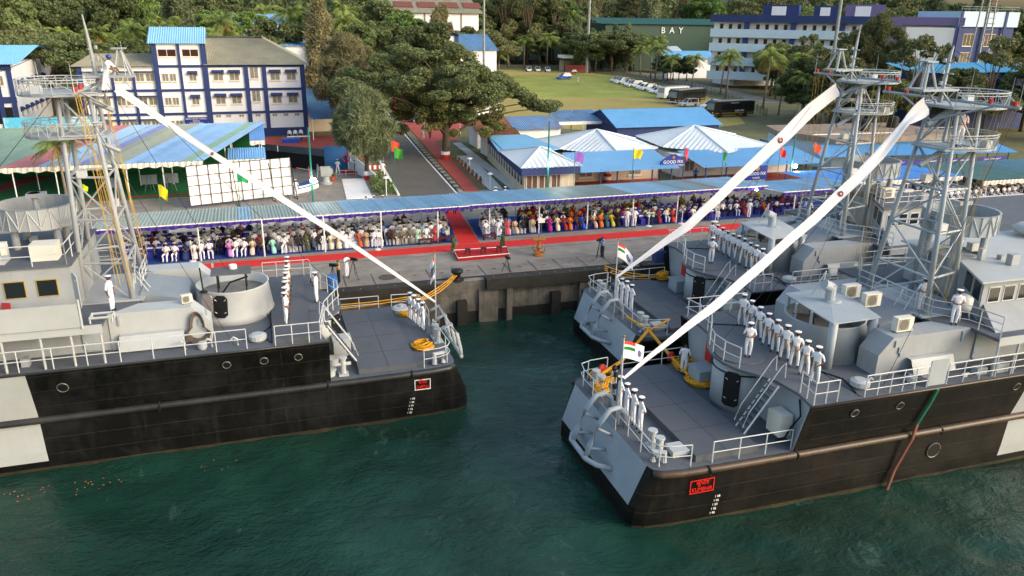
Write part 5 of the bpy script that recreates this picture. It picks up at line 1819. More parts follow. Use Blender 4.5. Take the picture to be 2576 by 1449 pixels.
for x in (-5.6, -4.2, -2.4, -.1, 2.3, 3.9, 5.5):
    wpane(ob, (x, FY, 5.85), .75, .42, bars=1, sill=False)
for x, w in ((-11.5, 2.4), (-8.45, 2.2)):
    wpane(ob, (x, FY - .15, 14.4), w, 1.05, pm=M_brick)
for y in (FY + 2, FY + 4.2, FY + 6.4, FY + 9):
    for z in (5.2, 8.2, 11.2):
        wpane(ob, (7.0, y, z), 1.2, 1.1, ax=(0, 1, 0), nrm=(1, 0, 0))
# roofs
tw = MB()
corr_roof(ob, (-13.9, FY - .7, 16.2), (-6.3, FY - .7, 16.2), (-6.3, FY + 4.5, 18.3), (-13.9, FY + 4.5, 18.3), M_blueroof)
corr_roof(ob, (-6.3, FY + 9.5, 16.2), (-13.9, FY + 9.5, 16.2), (-13.9, FY + 4.5, 18.3), (-6.3, FY + 4.5, 18.3), M_blueroof)
MB().add([(-6.7, FY - .15, 16.2), (-6.7, FY + 9, 16.2), (-6.7, FY + 4.5, 18.1)], [(0, 1, 2)]).obj('gable', M_bw, ob)
corr_roof(ob, (-6.9, FY - .6, 13.3), (7.8, FY - .6, 13.3), (1.6, FY + 8, 16.7), (-6.9, FY + 8, 16.7), M_asb, .25, .03)
corr_roof(ob, (7.8, FY - .6, 13.3), (7.8, FY + 26, 13.3), (1.6, FY + 20, 16.7), (1.6, FY + 8, 16.7), M_asb, .25, .03)
corr_roof(ob, (7.8, FY + 26, 13.3), (-6.9, FY + 26, 13.3), (-6.9, FY + 20, 16.7), (1.6, FY + 20, 16.7), M_asb, .25, .03)
corr_roof(ob, (-24, FY - .6, 13.15), (-13.5, FY - .6, 13.15), (-13.5, FY + 5.5, 14.6), (-22, FY + 5.5, 14.6), M_asb, .25, .03)
corr_roof(ob, (-13.5, FY + 11.5, 13.15), (-24, FY + 11.5, 13.15), (-22, FY + 5.5, 14.6), (-13.5, FY + 5.5, 14.6), M_asb, .25, .03)
bd = MB().box(-10.2, -7.1, FY - .75, FY - .68, 5.05, 6.05).obj('sign_board', M_signblue, ob)
for t_, z, s_ in (('NAVAL SUPPORT COMPLEX', 5.82, .3), ('NAVAL', 5.52, .3), ('COMPONENT', 5.22, .3)):
    tm = text_mesh(t_, s_, M_white, 'lettering', bd, frame3((-8.65, FY - .77, z), (1, 0, 0), (0, 0, 1)), extrude=.01)
    bbx = max(abs(v.co.x) for v in tm.data.vertices)
    if bbx > 1.45:
        for v in tm.data.vertices:
            v.co.x *= 1.45 / bbx
# lean-to on the right side of the block, blue roofs over waiters
lt = thing('lean_to', 'blue-roofed lean-to shed at the right end of the office block', 'shed')
corr_roof(lt, (7.1, FY - 6, 6.0), (12.6, FY - 6, 6.0), (12.6, FY + 6, 7.4), (7.1, FY + 6, 7.4), mat('teal_blue_roof', '#3e6f96', .6, var=.12, scale=.5))
corr_roof(lt, (7.1, FY + 4, 7.2), (12.6, FY + 4, 7.2), (12.6, FY + 14, 8.6), (7.1, FY + 14, 8.6), mat('teal_blue_roof', '#3e6f96', .6))
for x, y in ((7.3, FY - 5.8), (12.4, FY - 5.8), (12.4, FY + 2)):
    MB().tube([(x, y, QZ), (x, y, 6.1)], .07, 6).obj('post', M_post, lt)
MB().box(7.2, 12.5, FY + 3, FY + 3.2, QZ, 6.5).obj('back_wall', M_cream2, lt)
# ---- blue-roofed block at the far left
lb_ = thing('barrack_block', 'white block with bright blue roof at the left edge', 'building')
mb = MB()
mb.box(-60, -34.2, 135, 165, QZ, 12.8)
mb.obj('wall', M_bw, lb_)
for x in (-36.0, -34.3):
    MB().box(x - .5, x + .12, 134.8, 135.05, QZ, 12.8).obj('pillar', M_bb, lb_)
for z in (7.2, 11.9):
    MB().box(-60, -34.1, 134.85, 135.02, z, z + .9).obj('band', M_bb, lb_)
MB().box(-40, -34.9, 134.9, 135.0, 4.2, 6.6).obj('opening', M_dark, lb_)
for x in (-39.2, -37.3, -35.8):
    wpane(lb_, (x, 135, 9.7), .9, 1.5)
for y in (137, 140, 143, 146, 149, 153):
    for z in (5.0, 8.9):
        wpane(lb_, (-34.2, y, z), 1.1, 1.2, ax=(0, 1, 0), nrm=(1, 0, 0), hood=True)
corr_roof(lb_, (-60, 134, 12.8), (-33, 134, 12.8), (-31.5, 142, 15.2), (-60, 142, 15.2), M_blueroof2)
corr_roof(lb_, (-33, 165, 12.8), (-60, 165, 12.8), (-60, 142, 15.2), (-31.5, 142, 15.2), M_blueroof2)
# painted sea mural board
def cloud_mat():
    m = mat('mural_paint', '#56b7d8', .7, var=.1, scale=.3, dirt=.95, dirtc='#e8f2f4')
    return m
mu_ = thing('mural_board', 'long hoarding painted with blue sky and sea behind the left canopies', 'hoarding')
MB().box(-30.2, -19.5, 111.9, 112.0, 5.3, 7.7).obj('board', cloud_mat(), mu_)
for x in (-30, -25, -20):
    MB().tube([(x, 112.1, QZ), (x, 112.1, 7.6)], .06, 6).obj('post', M_gal, mu_)
MB().add([(-27.6, 111.88, 6.9), (-26.3, 111.88, 6.85), (-25.9, 111.88, 7.0), (-26.6, 111.88, 7.05)], [(0, 1, 2, 3)]).obj('painted_ship', mat('mural_grey', '#6b8792', .7), mu_)

# ---- big left marquees: coloured sheet canopies with green carpeted floor
green_c = mat('green_carpet', '#0f6a36', .95, var=.1, scale=1.5, dirt=.2, dirtc='#1c7a45')
tag(sheet('carpet', [(-32, 82.2), (-6.8, 82.2), (-1, 92.5), (-1, 97), (-32, 97)], .02, green_c), 'green carpet covering the floor under the large left marquee', 'carpet')
tag(sheet('carpet', [(-32, 83.0), (-6.2, 83.0), (-5.8, 83.8), (-32, 83.8)], .03, mat('maroon_runner', '#8c2a2e', .95, var=.08)), 'maroon runner along the front of the green carpet', 'carpet')
tag(sheet('carpet', [(-30.5, 84), (-28, 84), (-22, 97), (-24.5, 97)], .034, mat('maroon_runner', '#8c2a2e', .95)), 'maroon runner crossing the green carpet at the far left', 'carpet')
tag(MB().box(-32, -.6, 97.0, 97.2, QZ, 6.9).obj('backdrop', mat('green_backdrop', '#0d5a30', .95, var=.12, scale=1)), 'green cloth backdrop behind the large left marquee', 'backdrop')
scal = mat('white_scallop', '#d9d3c6', .85, var=.08)
SHEET_S = corr(1.04, 1.0, 4, .055)
SHEET_S.v = [(x + 6.2 * y, y, z) for x, y, z in SHEET_S.v]
SHEET_S = SHEET_S.mesh('roof_sheet', M_sheet, smooth=True)
def marquee(label, x0, x1, yf, yb, zf, zb, colors, px, shear=False):
    t = thing('canopy', label, 'canopy')
    n = max(2, round((x1 - x0) / 1.02))
    dp = math.hypot(yb - yf, zb - zf)
    sl = math.atan2(zb - zf, yb - yf)
    for i in range(n):
        s = link('roof_sheet', SHEET_S if shear else SHEET, t, (x0 + (x1 - x0) * i / n, yf, zf), 0, ((x1 - x0) / n, dp, 1))
        s.rotation_euler = (sl, 0, 0)
        f = (i + .5) / n
        c = next(cc for lim, cc in colors if f <= lim)
        k = pr.uniform(.88, 1.1)
        s.color = (*[min(1, q * k) for q in srgb(c)], 1)
    frill(t, (x0, yf - .05, zf - .02), (x1, yf - .05, zf - .02), .45, scal)
    mb = MB()
    mb.tube([(x0, yf, zf - .1), (x1, yf, zf - .1)], .06, 5)
    mb.tube([(x0, yb, zb - .1), (x1, yb, zb - .1)], .06, 5)
    mb.obj('frame', M_post, t)
    for x in px:
        link('post', POST, t, (x, yf + .1, QZ), 0, (1, 1, zf - QZ - .05))
        link('post', POST, t, (x, (yf + yb) / 2, QZ), 0, (1, 1, (zf + zb) / 2 - QZ - .05))
    return t
RD, TG, B2, OL = '#a8686a', '#769283', '#8fb0d0', '#8f9788'
marquee('large marquee of green, red and blue roof sheets at the far left', -44, -17.9, 81.0, 97, 6.75, 8.3, [(.79, TG), (.91, RD), (.95, '#8fb0cc'), (1, B2)], (-30, -26, -22, -18.5), True)
marquee('large marquee of blue and grey-green sheets left of the white screen', -17.8, -5.6, 81.0, 97.0, 6.75, 8.3, [(.12, B2), (.2, '#7a86b8'), (.38, OL), (.86, '#83aad4'), (.92, '#86a992'), (1, '#88aed0')], (-12.5, -9.3, -6.2, -3.8), True)
marquee('blue sheet annexe at the right end of the large marquee, front half', -3.5, .3, 85.5, 89.2, 6.0, 6.6, [(1, '#73a9d8')], (-3.2, .1))
marquee('blue sheet annexe at the right end of the large marquee, back half', -1.2, .4, 89.5, 97, 7.3, 8.3, [(.2, '#86a992'), (1, '#6ba2dc')], (-3.2, 0.0))
# white screen on a steel grid frame
sc_ = thing('backdrop_screen', 'large white screen with a black steel grid, leaning before the green marquee', 'screen')
A_, B_ = Vector((-6.8, 76.6, QZ + .3)), Vector((2.6, 79.4, QZ + .3))
ax_ = (B_ - A_).normalized()
bk = Vector((-ax_.y, ax_.x, 0))
upd = (Vector((0, 0, 1)) + bk * .05).normalized()
Hs = 3.7
MB().slab(A_ + bk * .1, B_ + bk * .1, B_ + bk * .1 + upd * Hs, A_ + bk * .1 + upd * Hs, .06).obj('sheet', mat('white_screen', '#e9e4e4', .8, var=.03), sc_)
nc, nr_ = 10, 4
for i in range(nc + 1):
    p = A_.lerp(B_, i / nc)
    MB().tube([p, p + upd * Hs], .035, 4).obj('mullion', M_black, sc_)
for j in range(nr_ + 1):
    MB().tube([A_ + upd * Hs * j / nr_, B_ + upd * Hs * j / nr_], .03, 4).obj('crossbar', M_black, sc_)
for f in (.42, .78, 1.0):
    p = A_.lerp(B_, f)
    MB().tube([p + upd * Hs * .9, p - bk * 1.2 - Vector((0, 0, .28))], .04, 4).obj('prop', M_black, sc_)
    MB().tube([p - Vector((0, 0, .25)), p - bk * 1.3 - Vector((0, 0, .25))], .04, 4).obj('foot', M_black, sc_)
# easel boards
for i, (x, y) in enumerate(((-14.4, 84.6), (-11.2, 85.4), (-9.2, 85.6))):
    t = thing('easel_board', ['leftmost grey display board on an easel on the green carpet', 'middle grey display board on an easel on the green carpet', 'rightmost grey display board on an easel on the green carpet'][i], 'easel', (x, y, QZ + .02))
    MB().slab((-.75, -.1, .8), (.75, -.1, .8), (.75, .1, 1.75), (-.75, .1, 1.75), .04).obj('panel', mat('grey_board', '#7d8587', .6), t)
    for dx, dy in ((-.5, -.25), (.5, -.25), (0, .6)):
        MB().tube([(dx, dy, 0), (dx * .2, .05, 1.7)], .025, 4).obj('leg', M_gal, t)
# dark curtain wall and blue screen behind the gun
MB_ = MB().slab((-1.2, 100.6, QZ), (6.7, 91.5, QZ), (6.7, 91.5, 5.7), (-1.2, 100.6, 5.3), .1)
cw = thing('curtain_wall', 'black and grey cloth curtain wall behind the white screen', 'curtain wall')
MB_.obj('curtain', mat('black_cloth', '#18161c', .9, var=.2, scale=2), cw)
MB().slab((-1.22, 100.5, 4.7), (6.68, 91.4, 4.95), (6.68, 91.4, 5.8), (-1.22, 100.5, 5.4), .04).obj('pelmet', mat('grey_cloth', '#4d5660', .9, var=.15, scale=2), cw)
for k in (.12, .38):
    p = Vector((-1.2, 100.3, 0)).lerp(Vector((6.7, 91.2, 0)), k)
    MB().box(p.x - .05, p.x + .05, p.y - .05, p.y + .05, 4.8, 5.5).obj('clip', M_white, cw)
tag(MB().box(6.85, 9.5, 92.6, 92.75, QZ, 5.9).obj('blue_screen', mat('blue_panel', '#2f66a0', .7, var=.08)), 'plain blue panel screen behind the deck gun', 'screen')
tag(MB().slab((9.6, 92.5, QZ), (11.6, 84.8, QZ), (11.6, 84.8, QZ + .9), (9.6, 92.5, 5.2), .12).obj('ramp_wall', M_bw), 'white sloping wall beside the blue panel screen', 'wall')
tag(sheet('white_ramp', [(7.6, 77.2), (10.2, 77.2), (10.6, 87.2), (8.2, 87.3)], .06, M_white), 'white painted ramp slab left of the hedge', 'ramp')
# ---- white hall complex with octagonal hips
def hip(parent, pts, z, apex, m, nm='roof'):
    ap = Vector(apex)
    for a, b in zip(pts, pts[1:] + pts[:1]):
        A1, B1 = Vector((*a, z)), Vector((*b, z))
        n = max(3, int((B1 - A1).length / .28))
        nr = (B1 - A1).cross(ap - A1).normalized()
        mb = MB()
        for i in range(n + 1):
            e_ = A1.lerp(B1, i / n)
            off = nr * (.035 if i % 2 else -.035)
            mb.v += [tuple(e_ + off), tuple(e_.lerp(ap, 0.0) + off)]
        # ribs run straight up the slope and end on the hip lines
        mb = MB()
        mid = (A1 + B1) / 2
        foot = A1 + (B1 - A1) * max(.02, min(.98, (ap - A1).dot(B1 - A1) / (B1 - A1).length_squared))
        updir = ap - foot
        L1 = (foot - A1).length
        L2 = (B1 - foot).length
        LL = (B1 - A1).length
        for i in range(n + 1):
            d = LL * i / n
            f = d / L1 if d < L1 else (LL - d) / L2
            e_ = A1 + (B1 - A1) * (i / n)
            off = nr * (.035 if i % 2 else -.035)
            mb.v += [tuple(e_ + off), tuple(e_ + updir * min(1, f) + off * .3)]
        mb.f = [(2 * i, 2 * i + 2, 2 * i + 3, 2 * i + 1) for i in range(n)]
        mb.m = [0] * n
        mb.obj(nm, m, parent)
    mb = MB()
    for a in pts:
        mb.tube([(*a, z + .05), ap + Vector((0, 0, .05))], .09, 5)
    mb.obj('hip_cap', M_whiteroof, parent)
hall = thing('mess_hall', 'white and blue hall with small white hipped roof, wide windows and blue verandah', 'building')
mb = MB()
mb.prism([(25.2, 74), (30.7, 73.9), (30.9, 79.2), (43.2, 79.2), (43.2, 92), (29.5, 96), (27.6, 96)], QZ, 5.45)
mb.obj('wall', M_cream2, hall)
MB().prism([(24.6, 73.1), (30.9, 73.0), (30.9, 73.12), (24.72, 73.22)], 5.35, 6.15).obj('fascia', M_bb, hall)
MB().prism([(24.6, 73.1), (24.72, 73.22), (27.6, 95.5), (27.45, 95.5)], 5.2, 6.05).obj('fascia', M_bb, hall)
for i in range(4):
    wpane(hall, (26.0 + i * 1.35, 73.96, 3.75), 1.25, 1.45, pm=mat('tinted_window', '#6a5245', .15, var=.3, scale=.8, spec=.7), bars=1, sill=False)
for i in range(13):
    y = 75.2 + i * 1.55
    wpane(hall, (25.2 + (y - 74) * .109, y, 3.9), 1.25, 1.25, ax=(.108, 1, 0), nrm=(-1, .108, 0), pm=M_glass, bars=0, sill=False)
hip(hall, [(24.5, 73.0), (31.0, 72.9), (31.5, 83.5), (25.4, 83.8)], 6.12, (28.2, 77.8, 7.4), M_whiteroof)
corr_roof(hall, (31.0, 73.0, 5.4), (42.5, 73.0, 5.4), (42.5, 79.5, 6.4), (31.4, 79.5, 6.4), M_blueroof)
MB().prism([(25.4, 83.8), (31.5, 83.5), (33, 84.3), (32.7, 96), (27.6, 96)], 5.95, 6.05).obj('roof', M_blueroof2, hall)
hip(hall, [(32.7, 92), (33, 84.3), (37.8, 77.9), (44.7, 82.4), (45.5, 90), (40.5, 96)], 5.95, (38.5, 86.5, 7.75), M_whiteroof)
for x in (33.5, 35.4, 37.2, 39.5, 41.8):
    MB().box(x - .06, x + .06, 73.6, 73.72, QZ, 5.5).obj('post', M_bb, hall)
MB().prism([(31, 73.4), (43, 73.4), (43, 79.2), (31, 79.2)], QZ + .004, QZ + .1).obj('verandah_floor', M_redp, hall)
MB().box(31, 43, 73.3, 73.42, QZ, QZ + .35).obj('plinth', M_bb, hall)
brl = MB()
for k in range(6):
    brl.lathe([(.42, 0), (.42, .36)], (36.6, 78.6, QZ + k * .36), 14, k % 2)
brl.obj('striped_column', [M_redsign, M_white], hall)
for x in (34.2, 40.2):
    wpane(hall, (x, 79.2, 3.6), 1.6, 1.3)
hall2 = thing('support_hall', 'white and blue hall with large white hipped roof, right of the arched sign', 'building')
MB().prism([(46, 79.2), (61, 79), (61, 92), (46, 92)], QZ, 5.4).obj('wall', M_bw, hall2)
corr_roof(hall2, (45.4, 73.0, 5.3), (61.2, 72.9, 5.2), (61.2, 79.5, 6.1), (45.6, 79.5, 6.1), M_blueroof)
corr_roof(hall2, (61.2, 72.9, 5.2), (62.5, 88, 5.2), (61.2, 86, 6.1), (61.2, 79.5, 6.1), M_blueroof)
hip(hall2, [(46.5, 92), (45.6, 82.9), (51, 77.3), (59.7, 82), (60.5, 90.5), (55, 96)], 5.95, (52.3, 87.3, 7.75), M_whiteroof)
for x in (46, 48.6, 51.2, 53.8, 56.4, 59, 61):
    MB().box(x - .06, x + .06, 73.6, 73.72, QZ, 5.4).obj('post', M_bb, hall2)
for x in (47.2, 50, 53, 58):
    wpane(hall2, (x, 79.2, 3.7), 1.3, 1.2)
MB().box(55, 56.2, 79.1, 79.18, QZ, 5.1).obj('door', mat('brown_door', '#5a3a2c', .6), hall2)
MB().prism([(45.4, 73.4), (61, 73.4), (61, 79.2), (45.4, 79.2)], QZ + .004, QZ + .1).obj('verandah_floor', M_redp, hall2)
# arched sign between the halls and its board
sg = thing('arched_sign', 'blue gabled sign reading GOOD FIX above the gap between the halls', 'sign')
SX, SY = 42.2, 74.2
pts_ = [(-1.45, 0), (1.45, 0), (1.45, .75), (0.25, 1.45), (-.25, 1.45), (-1.45, .75)]
mb = MB()
vs = [(SX + a, SY, 5.25 + b) for a, b in pts_] + [(SX + a, SY + .1, 5.25 + b) for a, b in pts_]
mb.add(vs, [(0, 1, 2, 3, 4, 5), (11, 10, 9, 8, 7, 6)] + [(i, i + 6, (i + 1) % 6 + 6, (i + 1) % 6) for i in range(6)])
bd = mb.obj('board', M_signblue, sg)
for t_, z, s_, mm in (('GOOD FIX', 5.85, .5, M_white), ('NAVAL SUPPORT COMPLEX', 5.47, .27, M_white)):
    tm = text_mesh(t_, s_, mm, 'lettering', bd, frame3((SX, SY - .02, z), (1, 0, 0), (0, 0, 1)), extrude=.01)
    bbx = max(abs(v.co.x) for v in tm.data.vertices)
    if bbx > 1.36:
        for v in tm.data.vertices:
            v.co.x *= 1.36 / bbx
MB().lathe([(0, 0), (.16, .0), (.16, .02)], n=12).obj('crest', M_brass, sg, (SX, SY - .03, 6.35)).rotation_euler = (PI / 2, 0, 0)
for x in (-1.4, 1.4):
    MB().tube([(SX + x, SY + .15, QZ), (SX + x, SY + .15, 5.9)], .08, 6).obj('post', M_bb, sg)
sg = thing('banner_board', 'blue upright board with white lettering before the right hall', 'sign')
bd = MB().box(50.6, 53.2, 72.75, 72.83, 3.2, 5.3).obj('board', M_signblue, sg)
for t_, z, s_ in (('GOOD FIX', 4.4, .5), ('NAVAL', 3.95, .3), ('SUPPORT COMPLEX', 3.6, .3)):
    tm = text_mesh(t_, s_, M_white, 'lettering', bd, frame3((51.9, 72.73, z), (1, 0, 0), (0, 0, 1)), extrude=.01)
    bbx = max(abs(v.co.x) for v in tm.data.vertices)
    if bbx > 1.15:
        for v in tm.data.vertices:
            v.co.x *= 1.15 / bbx
MB().lathe([(0, 0), (.25, .0), (.25, .02)], n=12).obj('crest', M_brass, sg, (51.9, 72.73, 5.0)).rotation_euler = (PI / 2, 0, 0)
for x in (50.8, 53.0):
    MB().tube([(x, 72.9, QZ), (x, 72.9, 5.2)], .05, 6).obj('post', M_gal, sg)
# ---- sheds behind the halls
def shed(label, x0, x1, y0, y1, zf, zb, m, walls=True, gable=False, wm=None):
    t = thing('shed', label, 'shed')
    corr_roof(t, (x0, y0, zf), (x1, y0, zf), (x1 - .1, y1, zb), (x0 + .1, y1, zb), m)
    if gable:
        corr_roof(t, (x1, 2 * y1 - y0, zf), (x0, 2 * y1 - y0, zf), (x0 + .1, y1, zb), (x1 - .1, y1, zb), m)
        for x in (x0 + .4, x1 - .4):
            MB().add([(x, y0 + .3, zf), (x, 2 * y1 - y0 - .3, zf), (x, y1, zb - .1)], [(0, 1, 2)]).obj('gable', wm or M_bw, t)
    if walls:
        MB().box(x0 + .4, x1 - .4, y0 + .5, (2 * y1 - y0 if gable else y1) - .4, QZ, zf - .05).obj('wall', wm or M_bw, t)
    else:
        for x in (x0 + .3, (x0 + x1) / 2, x1 - .3):
            MB().tube([(x, y0 + .3, QZ), (x, y0 + .3, zf)], .08, 6).obj('post', M_post, t)
            MB().tube([(x, y1 - .3, QZ), (x, y1 - .3, zb)], .08, 6).obj('post', M_post, t)
        MB().box(x0, x1, y0 - .04, y0 + .04, zf - .5, zf - .06).obj('fascia', M_bw, t)
    return t
M_brown = mat('brown_rust_roof', '#9a6644', .8, var=.2, scale=.8, dirt=.4, dirtc='#7d6a60')
sx_ = shed('low shed with half rusted, half blue roof behind the small hipped hall', 33.8, 41.2, 104, 109.3, 5.45, 6.7, M_rustroof)
corr_roof(sx_, (28.2, 104, 5.44), (33.8, 104, 5.44), (33.8, 109.3, 6.69), (28.4, 109.3, 6.69), M_brown)
MB().box(28.6, 34, 104.5, 109, QZ, 5.4).obj('wall', M_bw, sx_)
shed('shed with brown rusting roof adjoining the rain tree', 27.7, 33, 97.2, 101.5, 5.3, 6.2, M_brown)
shed('open shed with grey-blue roof between the rusty and the bright blue sheds', 41.2, 49, 106, 111.2, 6.2, 7.2, mat('greyblue_roof', '#6d8fb0', .6, var=.15, scale=.5, dirt=.4), walls=False)
shed('long bright blue gabled shed at the edge of the field', 47.5, 64.6, 100, 106, 5.9, 7.8, M_blueroof2, gable=True, wm=M_bb)
shed('blue roofed shed among the palms beyond the field road', 120.5, 137, 220, 223.5, 8.7, 11, M_blueroof2, wm=M_bw)
# ---- flat concrete block, banner shelter and big canopies at right
cb = thing('flat_roof_block', 'old flat-roofed concrete block with pale blue walls, right of the halls', 'building')
MB().prism([(64.5, 86), (67.5, 79.6), (86, 79.6), (86, 90), (66, 91)], QZ, 6.2).obj('wall', M_bl2, cb)
MB().prism([(63.8, 86), (67.2, 79), (86.5, 79), (86.5, 90.5), (65.8, 91.5)], 6.2, 6.9).obj('roof', M_concrete, cb)
for i in range(8):
    wpane(cb, (69 + i * 2.0, 79.6, 4.6), 1.0, 1.1, hood=False)
for x, y in ((75.5, 84), (82, 86)):
    MB().lathe([(.75, 0), (.75, 1.3), (.5, 1.5), (.2, 1.55)], (x, y, 6.9), 14).obj('water_tank', M_black, cb)
MB().tube([(66, 82, 6.95), (79, 81, 7.0)], .06, 5).obj('pipe', M_white, cb)
bs = thing('banner_shelter', 'long blue-roofed shelter with purple lettered banners under its eave', 'shelter')
corr_roof(bs, (62.5, 75.6, 5.3), (92, 74.6, 5.0), (92, 79.3, 5.9), (64, 79.3, 6.1), M_blueroof2)
bn_m = mat('banner_print', '#3a3488', .7, var=.1)
for i in range(4):
    x = 71.0 + i * 4.9
    b_ = MB().box(x, x + 4.7, 75.35 - .033 * i * 5 + .0, 75.4 - .033 * i * 5, 3.7, 4.55).obj('banner', bn_m, bs)
    tm = text_mesh('NAVAL COMPONENT', .3, M_white, 'lettering', b_, frame3((x + 2.35, 75.33 - .033 * i * 5, 4.25), (1, 0, 0), (0, 0, 1)), extrude=.01)
    for v in tm.data.vertices:
        v.co.x *= .9
for x in (63, 68, 73, 78, 83, 88, 91.5):
    MB().tube([(x, 75.6, QZ), (x, 75.6, 5.2)], .08, 6).obj('post', M_tealpole, bs)
marquee('wide flat canopy of bright blue sheets behind the middle ship mast', 52.5, 70, 62.5, 69.5, 5.3, 5.15, [(1, '#5f9fe6')], (53, 58, 63, 69.5))
marquee('wide flat canopy of striped green and blue sheets at the right edge', 70.2, 100, 60.2, 70.5, 5.2, 5.0, [(.3, '#5a7d74'), (.6, '#5f8592'), (.75, '#56826e'), (1, '#5f9fe6')], (71, 77, 83, 89))
# seated company under the right-edge canopies: one mass, too many to count
rng = np.random.default_rng(5)
src_me = SIT[('navy', 0)]
dec = src_me
vsrc = np.array([v.co for v in dec.vertices])
fsrc = [tuple(p.vertices) for p in dec.polygons]
msrc = [p.material_index for p in dec.polygons]
mb = MB()
cvs = np.array([v.co for v in CAP.vertices])
for r_ in range(7):
    for i in range(24):
        if rng.random() < .12:
            continue
        x = 66 + i * .78 + rng.uniform(-.1, .1)
        y = 61.2 + r_ * 1.0
        o_ = len(mb.v)
        a = rng.uniform(-.2, .2)
        sc2 = rng.uniform(.95, 1.05)
        rot = np.array([[math.cos(a), -math.sin(a), 0], [math.sin(a), math.cos(a), 0], [0, 0, 1]])
        vv = (vsrc * sc2) @ rot.T + [x, y, QZ]
        mb.v += vv.tolist()
        mb.f += [tuple(k + o_ for k in f) for f in fsrc]
        mb.m += msrc
        o_ = len(mb.v)
        vv = (cvs + [0, .05, 1.222]) * sc2 @ rot.T + [x, y, QZ]
        mb.v += vv.tolist()
        mb.f += [tuple(k + o_ for k in p.vertices) for p in CAP.polygons]
        mb.m += [2 if p.material_index == 0 else 4 for p in CAP.polygons]
cw_ = mb.obj('seated_company', [M_skin, M_hair, M_navy, M_navy, M_shoe, M_eye])
tag(cw_, 'massed company in white seated under the canopies at the right edge', 'crowd', kind='stuff')
tag(sheet('matting', [(60, 60.4), (98, 60.4), (98, 69.5), (60, 69.5)], .012, M_bluecar), 'blue matting under the canopies at the right edge', 'matting')
# ---- far blocks
def long_block(label, p0, p1, depth, z0, z1, storeys, cap_h, name='institute_block'):
    t = thing(name, label, 'building')
    p0, p1 = Vector((*p0, 0)), Vector((*p1, 0))
    ax = (p1 - p0).normalized()
    back = Vector((-ax.y, ax.x, 0))
    L_ = (p1 - p0).length
    def prism(name, a0, a1, d0, d1, za, zb, m):
        q = [p0 + ax * a0 + back * d0, p0 + ax * a1 + back * d0, p0 + ax * a1 + back * d1, p0 + ax * a0 + back * d1]
        return MB().prism([(v.x, v.y) for v in q], za, zb).obj(name, m, t)
    prism('wall', 0, L_, 0, depth, z0, z1 - cap_h, M_bw)
    prism('parapet', -.8, L_ * .72, -1.6, depth, z1 - cap_h, z1, M_bb)
    prism('parapet', L_ * .72, L_ + .6, -1.6, depth, z1 - cap_h, z1, M_purp)
    sh_ = (z1 - cap_h - z0) / storeys
    for s in range(storeys):
        zb = z1 - cap_h - sh_ * (s + 1)
        prism('balcony', -.5, L_ * .72, -1.7, -1.5, zb - .2, zb + sh_ * .52, M_bl2)
        prism('slab', -.5, L_ * .72, -1.5, 0, zb - .15, zb, M_bw)
        a = 2.0
        k = 0
        while a < L_ * .7:
            c = p0 + ax * a - back * .0
            wpane(t, (c.x, c.y, zb + sh_ * .42), 1.0, sh_ * .46, ax=ax, nrm=-back, pm=M_brick, bars=0, sill=False)
            if k % 4 == 2:
                prism('pier', a + 1.4, a + 2.6, -1.4, 0.05, zb, zb + sh_, M_bb)
                a += 2.4
            a += 2.3
            k += 1
    prism('panel', L_ * .8, L_ * .98, -1.62, -1.5, z0 - 3, z1 - cap_h - .5, M_bw)
    prism('pier', L_ * .74, L_ * .78, -1.66, -1.4, z0 - 3, z1 - cap_h, M_purp)
    prism('pier', L_ * .98, L_ * 1.0, -1.66, -1.4, z0 - 3, z1 - cap_h, M_purp)
    for a, w, h in ((L_ * .2, 9, 2.6), (L_ * .42, 6, 2.4), (L_ * .55, 9, 2.8)):
        prism('roof_room', a, a + w, 4, 9, z1 - .3, z1 + h, M_purp if a > L_ * .5 else M_bb)
        prism('roof_room_front', a + w * .25, a + w * .65, 3.9, 4.02, z1, z1 + h * .85, M_bw)
    return t
long_block('long white and blue three-storey institute block with balconies on the wooded slope', (117.5, 191), (160, 152), 14, 5.5, 21.6, 4, 1.8)
tb_ = thing('tower_block', 'blue and white tower block behind the lattice tower at the right edge', 'building')
MB().box(159, 176, 151.5, 164, QZ, 19.6).obj('wall', M_bb, tb_)
MB().box(158.4, 176.4, 151, 164, 19.6, 23).obj('top_storey', M_bl2, tb_)
for x in (158.4, 166, 172):
    MB().box(x, x + .7, 150.8, 151, 10, 23).obj('pillar', M_bb, tb_)
for x in (162.5, 169):
    for z in (11, 15.2):
        wpane(tb_, (x, 151.5, z), 3.2, 2.8, pm=M_glass, bars=2)
rail_run(tb_, [(158.6, 151.2, 23), (176, 151.2, 23)], step=2.2, h=1.1)
lt_ = thing('lattice_tower', 'rusty ladder-like lattice tower in front of the tower block at right', 'tower')
for dx, dy in ((0, 0), (3, 0), (0, 3), (3, 3)):
    MB().tube([(152 + dx, 138 + dy, QZ), (152.6 + dx * .6, 138.6 + dy * .6, 26)], .16, 5).obj('leg', M_gal, lt_)
rust = mat('rust_steel', '#7a4a35', .8, var=.2)
for k in range(14):
    z = 10 + k * 1.15
    MB().tube([(152.3, 138.2, z), (154.7, 138.2, z)], .07, 4).obj('rung', rust if k % 2 else M_gal, lt_)
MB().slab((152.8, 137.9, 13), (155.5, 137.9, 11.5), (155.5, 137.9, 12.6), (152.8, 137.9, 14.6), .3).obj('chute', mat('yellow_paint', '#c9932a', .6), lt_)
shed('pale blue roofed long shed below the tower block', 103, 150, 105, 112, 12.6, 13.8, mat('cyan_roof', '#69b4d6', .6, var=.08, scale=.3), wm=M_bb)
gh = thing('green_hangar', 'dark green hangar with white letters among the far trees', 'building')
MB().box(118, 172, 262, 285, QZ, 18.5).obj('wall', M_green, gh)
